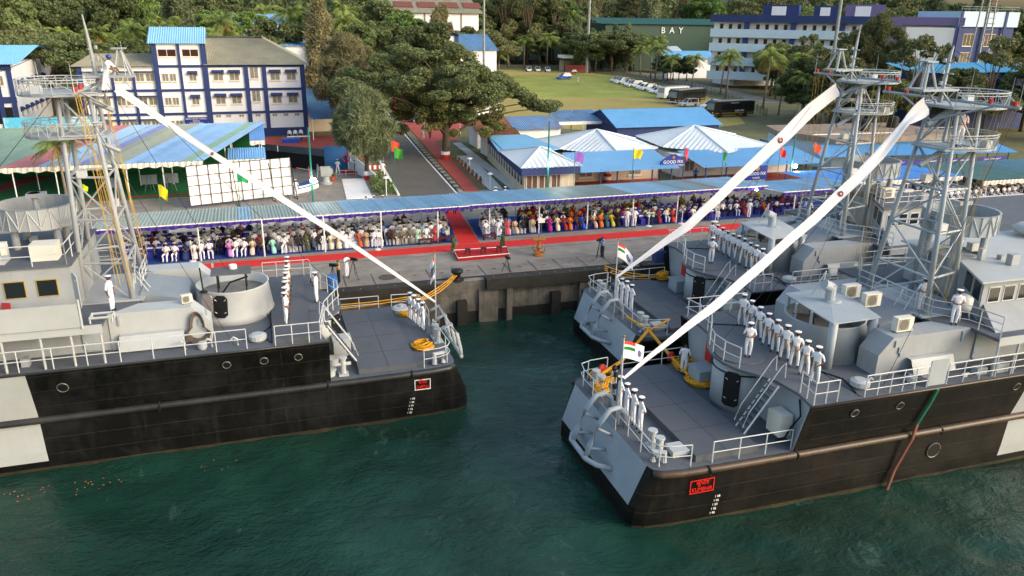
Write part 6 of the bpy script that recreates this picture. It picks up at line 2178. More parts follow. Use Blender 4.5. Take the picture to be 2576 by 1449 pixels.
corr_roof(gh, (116, 261, 18.4), (174, 261, 18.4), (174, 272, 20.4), (116, 272, 20.4), mat('green_roof', '#3d6a5d', .6, var=.1))
tm = text_mesh('B  A  Y', 3.0, M_white, 'lettering', gh, frame3((144, 261.7, 16.3), (1, 0, 0), (0, 0, 1)), extrude=.05)
fh = thing('far_hall', 'large pale hall with brown-patched grey roof beyond the trees, top centre', 'building')
MB().box(40, 71, 258, 285, QZ, 21).obj('wall', M_bw, fh)
corr_roof(fh, (38, 257, 21), (72.5, 257, 21), (70, 266, 26), (38, 266, 26), M_asb)
for i in range(4):
    x = 44 + i * 7.5
    MB().slab((x, 259.6, 22.75), (x + 6, 259.6, 22.75), (x + 5.8, 262.6, 24.4), (x, 262.6, 24.4), .1).obj('roof_patch', mat('brown_roof_patch', '#6d4038', .8), fh)
for x in (47, 53, 59, 65):
    MB().box(x, x + .4, 257.8, 258, 10, 21).obj('pillar', M_concrete, fh)
wb = thing('gabled_store', 'white gabled store with blue frame left of the tall lamp mast', 'building')
MB().box(38, 44.7, 180, 200, QZ, 16.2).obj('wall', M_bw, wb)
MB().add([(38, 179.9, 16.2), (44.7, 179.9, 16.2), (38, 179.9, 18.7)], [(0, 1, 2)]).obj('gable', M_bw, wb)
for x in (43.9, 38):
    MB().box(x, x + .8, 179.7, 179.95, QZ, 16.4).obj('pillar', M_bb, wb)
for z in (9.8, 13.2, 16.1):
    MB().box(38, 44.7, 179.75, 179.93, z, z + .5).obj('band', M_bb, wb)
corr_roof(wb, (37, 179, 18.9), (45.4, 179, 16.1), (45.4, 201, 16.1), (37, 201, 18.9), M_asb)
shed('store shed with faded blue roof right of the gabled store', 45.5, 55, 182, 192, 12.8, 16.2, mat('faded_blue_roof', '#5f86ab', .6, var=.15, scale=.4, dirt=.3))
shed('small blue roofed hut among the palms, top left of centre', 4.5, 14.5, 195, 201, 15.2, 16.6, M_blueroof2, gable=True)
shed('pale blue roof showing through palms at the top left', -6, 12, 270, 285, 17, 20, M_blueroof)
shed('pale blue roof just behind the office block ridge', -8, 10, 152, 162, 14.8, 16.0, M_blueroof)
shed('white walled shed with blue trim right of the green hangar letters', 130, 139, 240, 248, 8.5, 11.5, M_whiteroof)
shed('pale grey roofed warehouse below the institute block', 126, 150, 192, 204, 8.6, 11.0, M_asb)
# reviewing stand and brick board at the far side of the field
rs = thing('reviewing_stand', 'small white-roofed stand with red front at the far side of the field', 'stand')
MB().box(99, 108.8, 252, 258, 7.3, 8.3).obj('roof', M_white, rs)
for x in (99.4, 103.8, 108.4):
    for y in (252.3, 257.6):
        MB().tube([(x, y, QZ), (x, y, 7.3)], .12, 6).obj('post', M_black, rs)
MB().box(99.5, 108.3, 251.4, 251.8, QZ, 5.2).obj('front', mat('red_brick', '#9c4a40', .8, var=.15), rs)
MB().box(99.5, 108.3, 257.5, 257.7, QZ, 6.5).obj('back', M_cream2, rs)
# tall lamp masts
for lb2, x, y, h, r_ in (('tall grey lamp mast rising behind the rain tree', 39.5, 140, 24, .28), ('tall grey lamp mast at the far corner of the field', 104.6, 245.5, 30, .55), ('tall grey lamp mast before the institute block at right', 97, 118, 30, .35)):
    t = thing('lamp_mast', lb2, 'mast', (x, y, QZ))
    MB().tube([(0, 0, 0), (0, 0, h)], r_, 8, r1=r_ * .6).obj('pole', M_gal, t)
    MB().lathe([(.8, 0), (.8, .2), (.1, .4)], (0, 0, h), 10).obj('lamp_ring', M_gal, t)
# ================================================================ trees
def leaf_mat(name, c1, c2, trans=.25):
    m = bpy.data.materials.new(name)
    m.use_nodes = True
    nt = m.node_tree
    N, L = nt.nodes, nt.links
    b = N['Principled BSDF']
    b.inputs['Roughness'].default_value = .65
    b.inputs['Specular IOR Level'].default_value = .25
    geo = N.new('ShaderNodeNewGeometry')
    oi = N.new('ShaderNodeObjectInfo')
    nz = N.new('ShaderNodeTexNoise')
    nz.inputs['Scale'].default_value = .55
    nz.inputs['Detail'].default_value = 5
    nz.inputs['Roughness'].default_value = .75
    L.new(geo.outputs['Position'], nz.inputs['Vector'])
    ad = N.new('ShaderNodeMath')
    ad.operation = 'MULTIPLY_ADD'
    L.new(oi.outputs['Random'], ad.inputs[0])
    ad.inputs[1].default_value = .25
    L.new(nz.outputs[0], ad.inputs[2])
    rp = N.new('ShaderNodeValToRGB')
    rp.color_ramp.elements[0].position = .42
    rp.color_ramp.elements[0].color = (*srgb(c1), 1)
    rp.color_ramp.elements[1].position = .85
    rp.color_ramp.elements[1].color = (*srgb(c2), 1)
    L.new(ad.outputs[0], rp.inputs[0])
    L.new(rp.outputs[0], b.inputs['Base Color'])
    tr = N.new('ShaderNodeBsdfTranslucent')
    L.new(rp.outputs[0], tr.inputs['Color'])
    mx = N.new('ShaderNodeMixShader')
    mx.inputs[0].default_value = trans
    out = N['Material Output']
    L.new(b.outputs[0], mx.inputs[1])
    L.new(tr.outputs[0], mx.inputs[2])
    L.new(mx.outputs[0], out.inputs[0])
    return m
L_dark = leaf_mat('leaf_dark', '#4b5635', '#7c8658')
L_mid = leaf_mat('leaf_mid', '#52613a', '#84925e')
L_bright = leaf_mat('leaf_bright', '#526c38', '#849e58')
L_casu = leaf_mat('leaf_casuarina', '#6a674a', '#9c9570')
L_casug = leaf_mat('leaf_casuarina_green', '#5f694c', '#8f9870')
L_olive = leaf_mat('leaf_olive', '#585d3a', '#82845a')
L_palm = leaf_mat('leaf_palm', '#546a32', '#98a254')
L_palmd = leaf_mat('leaf_palm_dry', '#7d6a3a', '#a08a50')
M_bark = mat('bark', '#5a4c3e', .9, var=.25, scale=3, bump=.5, bscale=12)
M_palmbark = mat('palm_bark', '#7a6e5e', .9, var=.2, scale=3)
def crown(name, seed, blobs, per, size, m, flat=1.0, droop=0.0, long_=1.0):
    """blobs: (x, y, z, rx, ry, rz); per: leaves per cubic-root volume; leaf quads spread through shells of the blobs"""
    rg = np.random.default_rng(seed)
    V, Fc = [], 0
    quads = []
    for (x, y, z, rx, ry, rz) in blobs:
        k = max(12, int(per * (rx * ry + ry * rz + rx * rz) / 3))
        d = rg.normal(size=(k, 3))
        d /= np.linalg.norm(d, axis=1)[:, None]
        r = rg.uniform(.45, 1.05, size=(k, 1)) ** .6
        p = d * r * [rx, ry, rz] + [x, y, z]
        t1 = rg.normal(size=(k, 3))
        t1[:, 2] = t1[:, 2] * (1 - .5 * (flat > 1)) - droop
        t1 /= np.linalg.norm(t1, axis=1)[:, None]
        t2 = np.cross(t1, rg.normal(size=(k, 3)))
        t2 /= np.linalg.norm(t2, axis=1)[:, None]
        s = size * rg.uniform(.55, 1.35, size=(k, 1))
        a = t1 * s * long_
        b = t2 * s * .55 / (long_ ** .5)
        quads.append(np.stack([p - a, p + b, p + a, p - b], axis=1))
    q = np.concatenate(quads).reshape(-1, 3)
    n = len(q) // 4
    me = bpy.data.meshes.new(name)
    me.vertices.add(len(q))
    me.vertices.foreach_set('co', q.ravel())
    me.loops.add(n * 4)
    me.loops.foreach_set('vertex_index', np.arange(n * 4))
    me.polygons.add(n)
    me.polygons.foreach_set('loop_start', np.arange(n) * 4)
    me.polygons.foreach_set('loop_total', np.full(n, 4))
    me.materials.append(m)
    me.update()
    return me
def branchy(trunk_pts, r0, r1, limbs, m=None):
    mb = MB()
    n = len(trunk_pts)
    mb.tube(trunk_pts, [r0 + (r1 - r0) * i / (n - 1) for i in range(n)], 8)
    for pts, ra, rb in limbs:
        k = len(pts)
        mb.tube(pts, [ra + (rb - ra) * i / (k - 1) for i in range(k)], 6)
    return mb.mesh('trunk', m or M_bark, smooth=True)
tr_ = random.Random(5)
def blobs_broad(seed, R_, H, z0, n):
    rr = random.Random(seed)
    out = []
    for i in range(n):
        a, u = rr.uniform(0, 2 * PI), rr.uniform(0, 1)
        t = rr.uniform(0, 1)
        rad = R_ * math.sqrt(u) * math.sin(PI * (.18 + .8 * t)) ** .6
        s = R_ * rr.uniform(.2, .36)
        out.append((rad * math.cos(a), rad * math.sin(a), z0 + H * t, s, s, s * rr.uniform(.55, .8)))
    return out
def limbs_to(blobs, z_from, rr, k=7):
    out = []
    for b in rr.sample(blobs, min(k, len(blobs))):
        out.append(([(0, 0, z_from), (b[0] * .45, b[1] * .45, z_from + (b[2] - z_from) * .6), b[:3]], .12, .03))
    return out
PROTO = {}
def proto(kind):
    if kind in PROTO:
        return PROTO[kind]
    rr = random.Random(kind)
    k, v = kind[:-1], int(kind[-1])
    sd = sum(map(ord, kind))
    if k == 'broad':
        b = [(x, y, z, r_ * .68, r_ * .68, q_ * .72) for x, y, z, r_, _, q_ in blobs_broad(sd, 4.6, 6.5, 3.6, 62)]
        res = (branchy([(0, 0, -.3), (.1, 0, 2), (0, .1, 4.5)], .32, .2, limbs_to(b, 3.4, rr)), crown('crown', sd, b, 520, .21, [L_dark, L_mid, L_bright][v % 3]))
    elif k == 'casu':
        b = []
        for i in range(30):
            t = i / 29
            rad = 2.3 * (1 - t) ** .7 * rr.uniform(.2, 1) + .2
            a = rr.uniform(0, 2 * PI)
            b.append((rad * math.cos(a), rad * math.sin(a), 2.2 + 9.8 * t, .95 - .4 * t, .95 - .4 * t, 1.15))
        res = (branchy([(0, 0, -.3), (.05, .05, 5), (0, 0, 11)], .24, .05, limbs_to(b, 3, rr, 8)), crown('crown', sd, b, 560, .25, L_casu if v % 2 else L_casug, droop=.5, long_=2.2))
    elif k == 'rain':
        b = []
        for i in range(84):
            a, u = rr.uniform(0, 2 * PI), math.sqrt(rr.uniform(0, 1))
            rad = 9.5 * u
            b.append((rad * math.cos(a), rad * math.sin(a), 8.6 - 2.6 * u ** 2 + rr.uniform(-.8, .8), rr.uniform(.8, 1.6), rr.uniform(.8, 1.6), rr.uniform(.4, .75)))
        res = (branchy([(0, 0, -.3), (.2, 0, 2.5), (0, .2, 4)], .5, .38, limbs_to(b, 3.6, rr, 12)), crown('crown', sd, b, 400, .21, L_dark if v % 2 else L_olive, flat=2))
    elif k == 'sparse':
        b = blobs_broad(sd, 4.2, 8.5, 4, 24)
        b = [(x, y, z, a * .8, a * .8, c * .8) for x, y, z, a, _, c in b]
        res = (branchy([(0, 0, -.3), (.2, 0, 4), (-.1, .1, 9)], .25, .1, limbs_to(b, 4, rr, 16)), crown('crown', sd, b, 270, .22, L_olive, droop=.2))
    elif k == 'palm':
        H = 7.5
        lean = rr.uniform(-.6, .6)
        tk = branchy([(0, 0, -.3), (lean * .3, 0, H * .4), (lean, .1, H)], .2, .13, [], M_palmbark)
        mb = MB()
        nf = 22
        for i in range(nf):
            a = 2 * PI * i / nf + rr.uniform(-.15, .15)
            el = rr.uniform(-.5, 1.15)
            L_ = rr.uniform(3.0, 3.9)
            dr = 4.4 if el > .2 else 3.2
            pts = []
            for j in range(9):
                t = j / 8
                h = L_ * t * math.cos(el) * (1 - .12 * t)
                z = L_ * t * math.sin(el) - dr * .38 * t * t * (1.2 if el > .4 else .9)
                pts.append(Vector((lean + math.cos(a) * h, .1 + math.sin(a) * h, H + .1 + z)))
            mi = 1 if el < -.28 and rr.random() < .7 else 0
            for j in range(8):
                d = (pts[j + 1] - pts[j]).normalized()
                sd_ = d.cross(Vector((0, 0, 1))).normalized()
                for q_ in (0.0, .5):
                    w = (.78 * math.sin(PI * (.1 + .86 * (j + q_) / 8)) + .1)
                    bse = pts[j].lerp(pts[j + 1], q_)
                    for s in (1, -1):
                        tip = bse + sd_ * s * w + d * .35 - Vector((0, 0, w * rr.uniform(.35, .8)))
                        mb.add([bse, bse + d * .17, tip], [(0, 1, 2)], mi)
            mb.tube([pts[0], pts[3], pts[6], pts[8]], .025, 3, mi)
        res = (tk, mb.mesh('crown', [L_palm, L_palmd]))
    PROTO[kind] = res
    return res
NAMES = {'broad': ('broadleaf_tree', 'tree'), 'casu': ('casuarina_tree', 'tree'), 'rain': ('umbrella_tree', 'tree'), 'sparse': ('sparse_tree', 'tree'), 'palm': ('palm_tree', 'palm')}
def tree(kind, x, y, s, label, group=None, z=QZ, sz=None):
    tk, cr_ = proto(kind)
    nm, ct = NAMES[kind[:-1]]
    t = thing(nm, label, ct, (x, y, z), tr_.uniform(0, 6.28), group, (s, s, s * (sz or tr_.uniform(.92, 1.1))))
    link('trunk', tk, t)
    link('crown', cr_, t)
    return t
# the big rain tree by the road: own limbs and layered flat crown
rt = thing('rain_tree', 'huge spreading rain tree with layered crown by the road, white-painted trunk base', 'tree', (22.4, 97.4, QZ))
rr = random.Random(77)
blobs = []
for i in range(104):
    a, u = rr.uniform(0, 2 * PI), math.sqrt(rr.uniform(0, 1))
    x, y = -1.7 + 11.3 * u * math.cos(a), 3 + 9.0 * u * math.sin(a)
    lay = rr.random()
    z = (13.0 - 4.2 * u ** 2.0 + .6 * math.sin(x * .9)) if lay < .72 else rr.uniform(6.0, 10)
    if lay >= .72:
        x = x * .85 + 1.0
    s = rr.uniform(.75, 1.5)
    blobs.append((x, y, z + rr.uniform(-1.1, .7), s * 1.25, s * 1.25, s * .58))
for k in range(22):
    t = k / 21
    blobs.append((6 + 8.0 * t + rr.uniform(-.5, .5), 1 + rr.uniform(-2.5, 2.5), 9.6 - 3.2 * t + rr.uniform(-.6, .6), 1.4, 1.4, .55))
limbs = []
for b in rr.sample(blobs, 44):
    f = (rr.uniform(-.3, .3), rr.uniform(-.2, .3), 3.6 + rr.uniform(0, .8))
    m1 = (b[0] * .35 + rr.uniform(-.6, .6), b[1] * .35 + rr.uniform(-.6, .6), 4.2 + (b[2] - 4.2) * .55)
    m2 = (b[0] * .72 + rr.uniform(-.5, .5), b[1] * .72 + rr.uniform(-.5, .5), 4.2 + (b[2] - 4.2) * .85)
    limbs.append(([f, m1, m2, b[:3]], .2, .04))
link('trunk', branchy([(0, 0, -.1), (.1, .1, 1.6), (.2, 0, 3.0), (.0, .1, 4.4)], .5, .55, limbs + [([(.1, 0, 2.9), (1.8, -.3, 3.6), (3.6, -.4, 4.9)], .3, .12), ([(.1, 0, 3.0), (-1.0, -.3, 4.4), (-1.6, -.2, 5.4)], .28, .12), ([(0, 0, 3.4), (.9, -.5, 4.6), (.2, -.7, 5.6)], .22, .1)]), rt)
link('crown', crown('crown', 9, blobs, 520, .165, L_dark, flat=2), rt)
low = []
for i in range(95):
    a, u = rr.uniform(0, 2 * PI), math.sqrt(rr.uniform(.02, 1))
    s = rr.uniform(.5, .95)
    low.append((.8 + 7.2 * u * math.cos(a), 1.5 + 6.5 * u * math.sin(a), rr.uniform(4.6, 9.6) - 1.0 * u, s * 1.2, s * 1.2, s * .8))
link('crown', crown('crown', 10, low, 480, .155, leaf_mat('leaf_rain_low', '#62663a', '#98955a'), flat=2), rt)
mb = MB()
mb.lathe([(.62, 0), (.6, .62)], n=12)
mb.obj('painted_base', M_redsign, rt)
MB().lathe([(.6, .62), (.57, 1.0)], n=12).obj('painted_base', M_white, rt)
# casuarinas by the road
def casu_big(label, x, y, H, Rw, seed, m, z0):
    rr = random.Random(seed)
    t = thing('casuarina_tree', label, 'tree', (x, y, QZ))
    b = []
    for i in range(95):
        q = rr.random()
        rad = Rw * (math.sin(PI * min(1, .14 + .86 * q)) ** .75) * math.sqrt(rr.random())
        a = rr.uniform(0, 2 * PI)
        s = rr.uniform(.45, .8) * (Rw / 3.4) ** .4
        b.append((rad * math.cos(a), rad * math.sin(a), z0 + (H - z0) * q, s, s, s * 1.3))
    link('trunk', branchy([(0, 0, -.2), (.1, 0, H * .4), (0, 0, H * .9)], .3, .06, limbs_to(b, z0 * .7, rr, 26)), t)
    link('crown', crown('crown', seed, b, 600, .2, m, droop=-.9, long_=3.6), t)
    return t
t = casu_big('feathery grey-green casuarina at the left kerb of the road, red and white trunk base', 10.9, 86.6, 9.3, 3.1, 3, L_casug, 3.4)
MB().lathe([(.34, 0), (.34, .5)], n=10).obj('painted_base', M_redsign, t)
MB().lathe([(.34, .5), (.33, .95)], n=10).obj('painted_base', M_white, t)
casu_big('tall brownish casuarina behind the feathery one, right of the office block', 12.3, 118, 14.2, 4.6, 4, L_casu, 3.2)
casu_big('tall dark casuarina just left of the road, behind the brownish one', 15.5, 132, 13.2, 4.2, 5, L_casu, 3)
casu_big('wide sparse casuarina in front of the institute block at right', 108, 120, 17.5, 7.5, 6, L_olive, 5)
# palms, each placed
palms = [(99, 268, 1.35, 'palm left of the reviewing stand, beyond the field'), (112, 266, 1.3, 'palm right of the reviewing stand, beyond the field'), (117.5, 264, 1.3, 'palm at the bend of the far road'), (123, 262, 1.3, 'second palm along the far road from the bend'), (128, 258, 1.3, 'third palm along the far road from the bend'),
         (110, 208, 1.3, 'tall palm over the middle of the parked white cars'), (109, 197, 1.0, 'palm over the white minibus'), (110, 187, 1.0, 'palm behind the front dark bus'), (104, 161, 1.3, 'palm behind the rear dark bus, left one'), (100.5, 141.5, 1.3, 'palm behind the rear dark bus, right one'), (96, 130, .9, 'short palm by the fence right of the dark bus'),
         (84, 266, 1.2, 'palm left of the field at its far edge'), (74, 262, .95, 'small palm left of the far field edge'), (62, 205, 1.0, 'palm behind the rain tree, right of the lamp mast'), (33, 168, 1.2, 'palm above the rain tree crown, left one'), (40, 172, 1.0, 'palm above the rain tree crown, right one'),
         (-17.6, 79.6, .72, 'short palm standing before the left marquees'), (-34, 205, 1.55, 'leftmost palm in the grove behind the office block'), (-27, 212, 1.6, 'second palm from the left in the grove'), (-20, 205, 1.6, 'third palm from the left in the grove'), (-13, 214, 1.65, 'fourth palm from the left in the grove'), (-6, 206, 1.6, 'fifth palm from the left in the grove'), (1, 215, 1.6, 'sixth palm from the left in the grove'), (8, 208, 1.5, 'rightmost palm in the grove behind the office block'), (-42, 216, 1.5, 'palm at the left edge behind the barrack block'), (119, 235, 1.1, 'palm at the bend behind the fence, over the first white cars'), (122, 150, 1.0, 'palm below the institute block'), (70, 268, 1.3, 'palm behind the lamp mast at the left of the far field edge'), (91, 270, 1.4, 'palm just left of the white cars by the stand'), (105, 270, 1.35, 'palm right behind the reviewing stand roof'), (133, 252, 1.3, 'palm right of the far road bend, before the hangar'), (116, 222, 1.25, 'palm behind the fence between two road palms'), (108, 170, 1.1, 'palm behind the front dark bus, right one'), (127, 178, 1.4, 'tall palm at the foot of the institute block, left end'), (134, 170, 1.3, 'tall palm at the foot of the institute block, middle'), (92, 118, 1.0, 'palm in the scrub right of the field corner')]
for i, (x, y, s, lb) in enumerate(palms):
    tree('palm%d' % (i % 5), x, y, s, lb, 'palms on the base')
# woods behind, tree by tree
spots = []
rw2 = random.Random(31)
def fits(x, y, d):
    return all((x - a) ** 2 + (y - b) ** 2 > d * d for a, b in spots)
KN = {'broad': 'bushy broadleaf tree', 'casu': 'tall brown-green casuarina', 'rain': 'flat-topped umbrella tree', 'sparse': 'thin-crowned tree', 'palm': 'palm'}
def wood(x0, x1, y0, y1, n, kinds, smin, smax, d, where, group):
    c = 0
    tries = 0
    got = []
    while c < n and tries < n * 30:
        tries += 1
        x, y = rw2.uniform(x0, x1), rw2.uniform(y0, y1)
        if not fits(x, y, d):
            continue
        spots.append((x, y))
        kd = rw2.choice(kinds)
        c += 1
        got.append((x / y, KN[kd[:-1]], tree(kd, x, y, rw2.uniform(smin, smax), '-', group)))
    cnt = {}
    for _, k, o in sorted(got, key=lambda g: g[0]):
        cnt[k] = cnt.get(k, 0) + 1
        many = sum(1 for g in got if g[1] == k) > 1
        o['label'] = f'{k}, {nth(cnt[k] - 1)} from left {where}' if many else f'{k} {where}'
wood(-46, -26, 152, 190, 5, ['rain0', 'rain1'], 1.25, 1.5, 9, 'behind the left end of the office block', 'trees behind the left end of the office block')
wood(-24, -2, 158, 186, 5, ['rain1', 'rain0', 'broad0'], 1.1, 1.35, 7, 'in the wood behind the office block roof', 'trees behind the office block roof')
wood(0, 34, 152, 200, 12, ['broad0', 'broad1', 'broad2', 'casu1', 'broad0'], 1.25, 1.6, 6, 'in the thicket left of the road', 'thicket trees left of the road')
wood(-75, 40, 225, 300, 38, ['palm0', 'palm1', 'palm2', 'palm3', 'broad0', 'broad1', 'broad2', 'casu0'], 1.6, 2.2, 7, 'in the wood along the top left', 'wood along the top left')
wood(30, 62, 205, 250, 8, ['broad0', 'rain0', 'casu1', 'broad1'], 1.2, 1.6, 7, 'in the clump left of the far hall', 'clump left of the far hall')
wood(56, 130, 290, 330, 32, ['casu0', 'casu1', 'broad0', 'broad2', 'sparse0', 'broad1', 'palm4'], 1.7, 2.4, 7, 'in the wood beyond the field', 'wood beyond the field')
wood(64, 118, 280, 292, 10, ['broad1', 'palm0', 'broad0', 'palm3'], 1.0, 1.4, 5, 'at the far edge of the field', 'trees at the far edge of the field')
wood(130, 250, 290, 340, 24, ['casu0', 'casu1', 'broad0', 'rain0', 'sparse1', 'broad2'], 1.8, 2.6, 9, 'in the wood along the top right', 'wood along the top right')
wood(124, 160, 272, 284, 9, ['rain0', 'rain1', 'broad0', 'casu1'], 1.0, 1.35, 8, 'beside the green hangar', 'trees beside the green hangar')
wood(176, 235, 175, 270, 16, ['broad0', 'casu0', 'broad1', 'rain1', 'sparse0'], 1.6, 2.2, 9, 'behind the institute block', 'trees behind the institute block')
wood(84, 100, 96, 126, 7, ['sparse0', 'sparse1', 'broad0'], .95, 1.25, 5, 'in the scrub behind the flat concrete block', 'scrub trees behind the flat concrete block')
wood(100, 130, 84, 104, 7, ['sparse0', 'casu1', 'broad0', 'sparse1'], .95, 1.3, 5, 'in the grove at the right edge', 'grove at the right edge')
wood(114, 122, 210, 217, 5, ['broad0', 'broad1', 'broad2'], .55, .75, 2, 'before the blue roofed shed beyond the field road', 'bushes before the blue roofed shed')
wood(110, 142, 128, 172, 17, ['sparse1', 'broad0', 'casu0', 'broad1', 'palm2'], .9, 1.25, 4.5, 'on the slope below the institute block', 'trees on the slope below the institute block')
wood(98, 126, 246, 259, 8, ['casu0', 'casu1', 'broad1', 'rain1'], 1.1, 1.5, 5, 'left of the green hangar letters', 'trees left of the green hangar letters')
# far wooded hill as one mass
hx = np.linspace(-700, 900, 60)
hy = np.linspace(330, 900, 24)
mb = MB()
for yy in hy:
    for xx in hx:
        t = (yy - 330) / 570
        mb.v.append((xx, yy, QZ - .5 + 46 * t ** .7 * (1 + .18 * math.sin(xx * .012 + 1.3) + .1 * math.sin(xx * .031))))
nx = len(hx)
mb.f = [(j * nx + i, j * nx + i + 1, (j + 1) * nx + i + 1, (j + 1) * nx + i) for j in range(len(hy) - 1) for i in range(nx - 1)]
mb.m = [0] * len(mb.f)
struct(mb.obj('hill', mat('hill_ground', '#3f4a2a', .95, var=.3, scale=.05), smooth=True))
rb = random.Random(8)
fb = []
for i in range(520):
    x, y = rb.uniform(-330, 520), rb.uniform(345, 620)
    t = (y - 330) / 570
    z = QZ + 46 * t ** .7 * (1 + .18 * math.sin(x * .012 + 1.3) + .1 * math.sin(x * .031))
    s = rb.uniform(5, 8.5)
    fb.append((x, y, z + s * .6, s, s, s * .9))
o = link('far_wood', crown('far_wood', 12, fb, 6.5, 1.5, L_dark))
tag(o, 'distant wooded hillside along the top of the picture', 'woodland', kind='stuff')
# hedges and low planting as things
def hedge(label, poly_pts, w, h, seed, m, name='hedge', flowers=None):
    rr = random.Random(seed)
    b = []
    for (x0, y0), (x1, y1) in zip(poly_pts, poly_pts[1:]):
        L_ = math.hypot(x1 - x0, y1 - y0)
        for i in range(int(L_ / .45) + 1):
            t = i * .45 / L_
            b.append((x0 + (x1 - x0) * t + rr.uniform(-w, w) * .4, y0 + (y1 - y0) * t + rr.uniform(-w, w) * .4, QZ + h * .5, w * .5, w * .5, h * .55))
    o = link(name, crown(name, seed, b, 260, .13, m))
    return tag(o, label, 'hedge')
hedge('leafy hedge bed with yellow blooms between the white ramp and the road', [(11.2, 78.6), (11.6, 82), (12.2, 86)], 1.3, .9, 41, L_mid)
hedge('bright green shrub at the road corner of the hedge bed', [(12.3, 78.8), (12.5, 80.5)], .8, 1.0, 42, L_bright)
hedge('low clipped hedge behind the right seats', [(22.5, 71.8), (28, 70.2), (42, 71)], 1.2, .5, 43, L_olive)
# ================================================================ field, vehicles, street furniture
def field_mat():
    m = mat('field_turf', '#9a8f4c', .95, var=.18, scale=.12, dirt=.8, dirtc='#a88550', bump=.15, bscale=4)
    return m
struct(MB().prism([(38, 128), (60, 112), (82, 120), (90, 135), (103, 168), (108, 232), (106, 255), (76, 264), (48, 215), (41, 150)], QZ + .003, QZ + .012).obj('field', field_mat()))
struct(MB().prism([(62, 170), (100, 165), (106, 230), (100, 240), (70, 235)], QZ + .013, QZ + .018).obj('grass_patch', mat('greener_turf', '#87903f', .95, var=.25, scale=.12, dirt=.6, dirtc='#86743c')))
r2_ = strip([(110, 150), (113, 170), (117, 200), (122, 240), (124, 262), (112, 283), (80, 292), (52, 290)], -3, 3, QZ + .02, 'back_road', mat('pale_asphalt', '#8a8278', .9, var=.1, scale=.4))
struct(MB().prism([(-300, 56.2), (-300, 56.25), (300, 56.25), (300, 56.2)], QZ + .004, QZ + .01).obj('quay_joint', M_tarmac2))
# green wire fence between field and road
fe = thing('wire_fence', 'green steel fence between the parked vehicles and the back road', 'fence')
fp = [(92, 128), (100.5, 150), (105.5, 170), (110, 200), (113, 232), (112, 250)]
fpost = MB().tube([(0, 0, 0), (0, 0, 1.7)], .05, 5).mesh('post', M_green)
for a, b in zip(fp, fp[1:]):
    A1, B1 = Vector((*a, QZ)), Vector((*b, QZ))
    n = int((B1 - A1).length / 2.4)
    for i in range(n):
        link('post', fpost, fe, A1.lerp(B1, i / n))
        mb = MB()
        p, q_ = A1.lerp(B1, i / n), A1.lerp(B1, (i + 1) / n)
        for z in (.25, .65, 1.05, 1.5):
            mb.tube([p + Vector((0, 0, z)), q_ + Vector((0, 0, z))], .025, 3)
        for k in range(1, 6):
            c = p.lerp(q_, k / 6)
            mb.tube([c + Vector((0, 0, .2)), c + Vector((0, 0, 1.5))], .02, 3)
        mb.obj('mesh_panel', M_green, fe)
# cars
def car_proto(L_, W_, H_, kind='hatch'):
    """length along +X, front at +X; returns list of (name, mesh, children)"""
    h0 = .28
    belt = H_ * .56
    if kind == 'suv':
        lower = [(-L_ / 2, h0 + .1), (-L_ / 2 + .05, belt), (L_ * .2, belt + .02), (L_ * .44, belt - .1), (L_ / 2, belt - .32), (L_ / 2, h0), (-L_ / 2 + .1, h0)]
        top = [(-L_ / 2 + .12, belt), (-L_ / 2 + .35, H_ - .05), (L_ * .05, H_), (L_ * .23, belt)]
    elif kind == 'sedan':
        lower = [(-L_ / 2, h0 + .12), (-L_ / 2 + .04, belt), (-L_ * .3, belt + .03), (L_ * .2, belt + .02), (L_ * .42, belt - .12), (L_ / 2, belt - .3), (L_ / 2, h0), (-L_ / 2 + .1, h0)]
        top = [(-L_ * .33, belt), (-L_ * .18, H_ - .04), (L_ * .03, H_ - .02), (L_ * .22, belt)]
    else:
        lower = [(-L_ / 2, h0 + .12), (-L_ / 2 + .03, belt), (L_ * .2, belt + .02), (L_ * .42, belt - .12), (L_ / 2, belt - .3), (L_ / 2, h0), (-L_ / 2 + .1, h0)]
        top = [(-L_ / 2 + .1, belt), (-L_ * .36, H_ - .05), (L_ * .02, H_), (L_ * .22, belt)]
    def extr(pr, w0, w1, zr):
        mb = MB()
        n = len(pr)
        zs = [p[1] for p in pr]
        z0, z1 = min(zs), max(zs)
        def wid(z):
            t = (z - z0) / (z1 - z0)
            return (w0 + (w1 - w0) * t) / 2
        vs = [(x, -wid(z), z) for x, z in pr] + [(x, wid(z), z) for x, z in pr]
        fs = [tuple(range(n)), tuple(range(2 * n - 1, n - 1, -1))] + [(i, i + n, (i + 1) % n + n, (i + 1) % n) for i in range(n)]
        return mb.add(vs, fs)
    body = extr(lower, W_ * .94, W_, 0)
    body.v = [(x, y * (1 - .12 * max(0, (abs(x) - L_ * .38) / (L_ * .12))), z) for x, y, z in body.v]
    glass = extr(top, W_ * .95, W_ * .74, 0)
    roof = MB()
    a, b = top[1], top[2]
    roof.slab((a[0] - .05, -W_ * .37, a[1] + .025), (b[0] + .05, -W_ * .37, b[1] + .025), (b[0] + .05, W_ * .37, b[1] + .025), (a[0] - .05, W_ * .37, a[1] + .025), .05)
    for s in (1, -1):
        for (p, q_) in ((top[0], top[1]), (top[3], top[2]), ((-.1, belt), (-.12, H_ - .03))):
            roof.tube([(p[0], s * W_ * .475, p[1]), (q_[0], s * W_ * .375, q_[1])], .045, 4)
    parts = [('body', body, 0), ('cabin_glass', glass, 1), ('roof', roof, 0)]
    return parts, L_, W_, H_
M_carglass = mat('car_glass', '#14181b', .1, var=0, spec=.8)
M_tyre = mat('tyre', '#141414', .8, var=.1)
M_rim = mat('wheel_rim', '#8d8f92', .35, .6, var=.05)
M_lamp = mat('headlamp_glass', '#d8dcdd', .15, var=0)
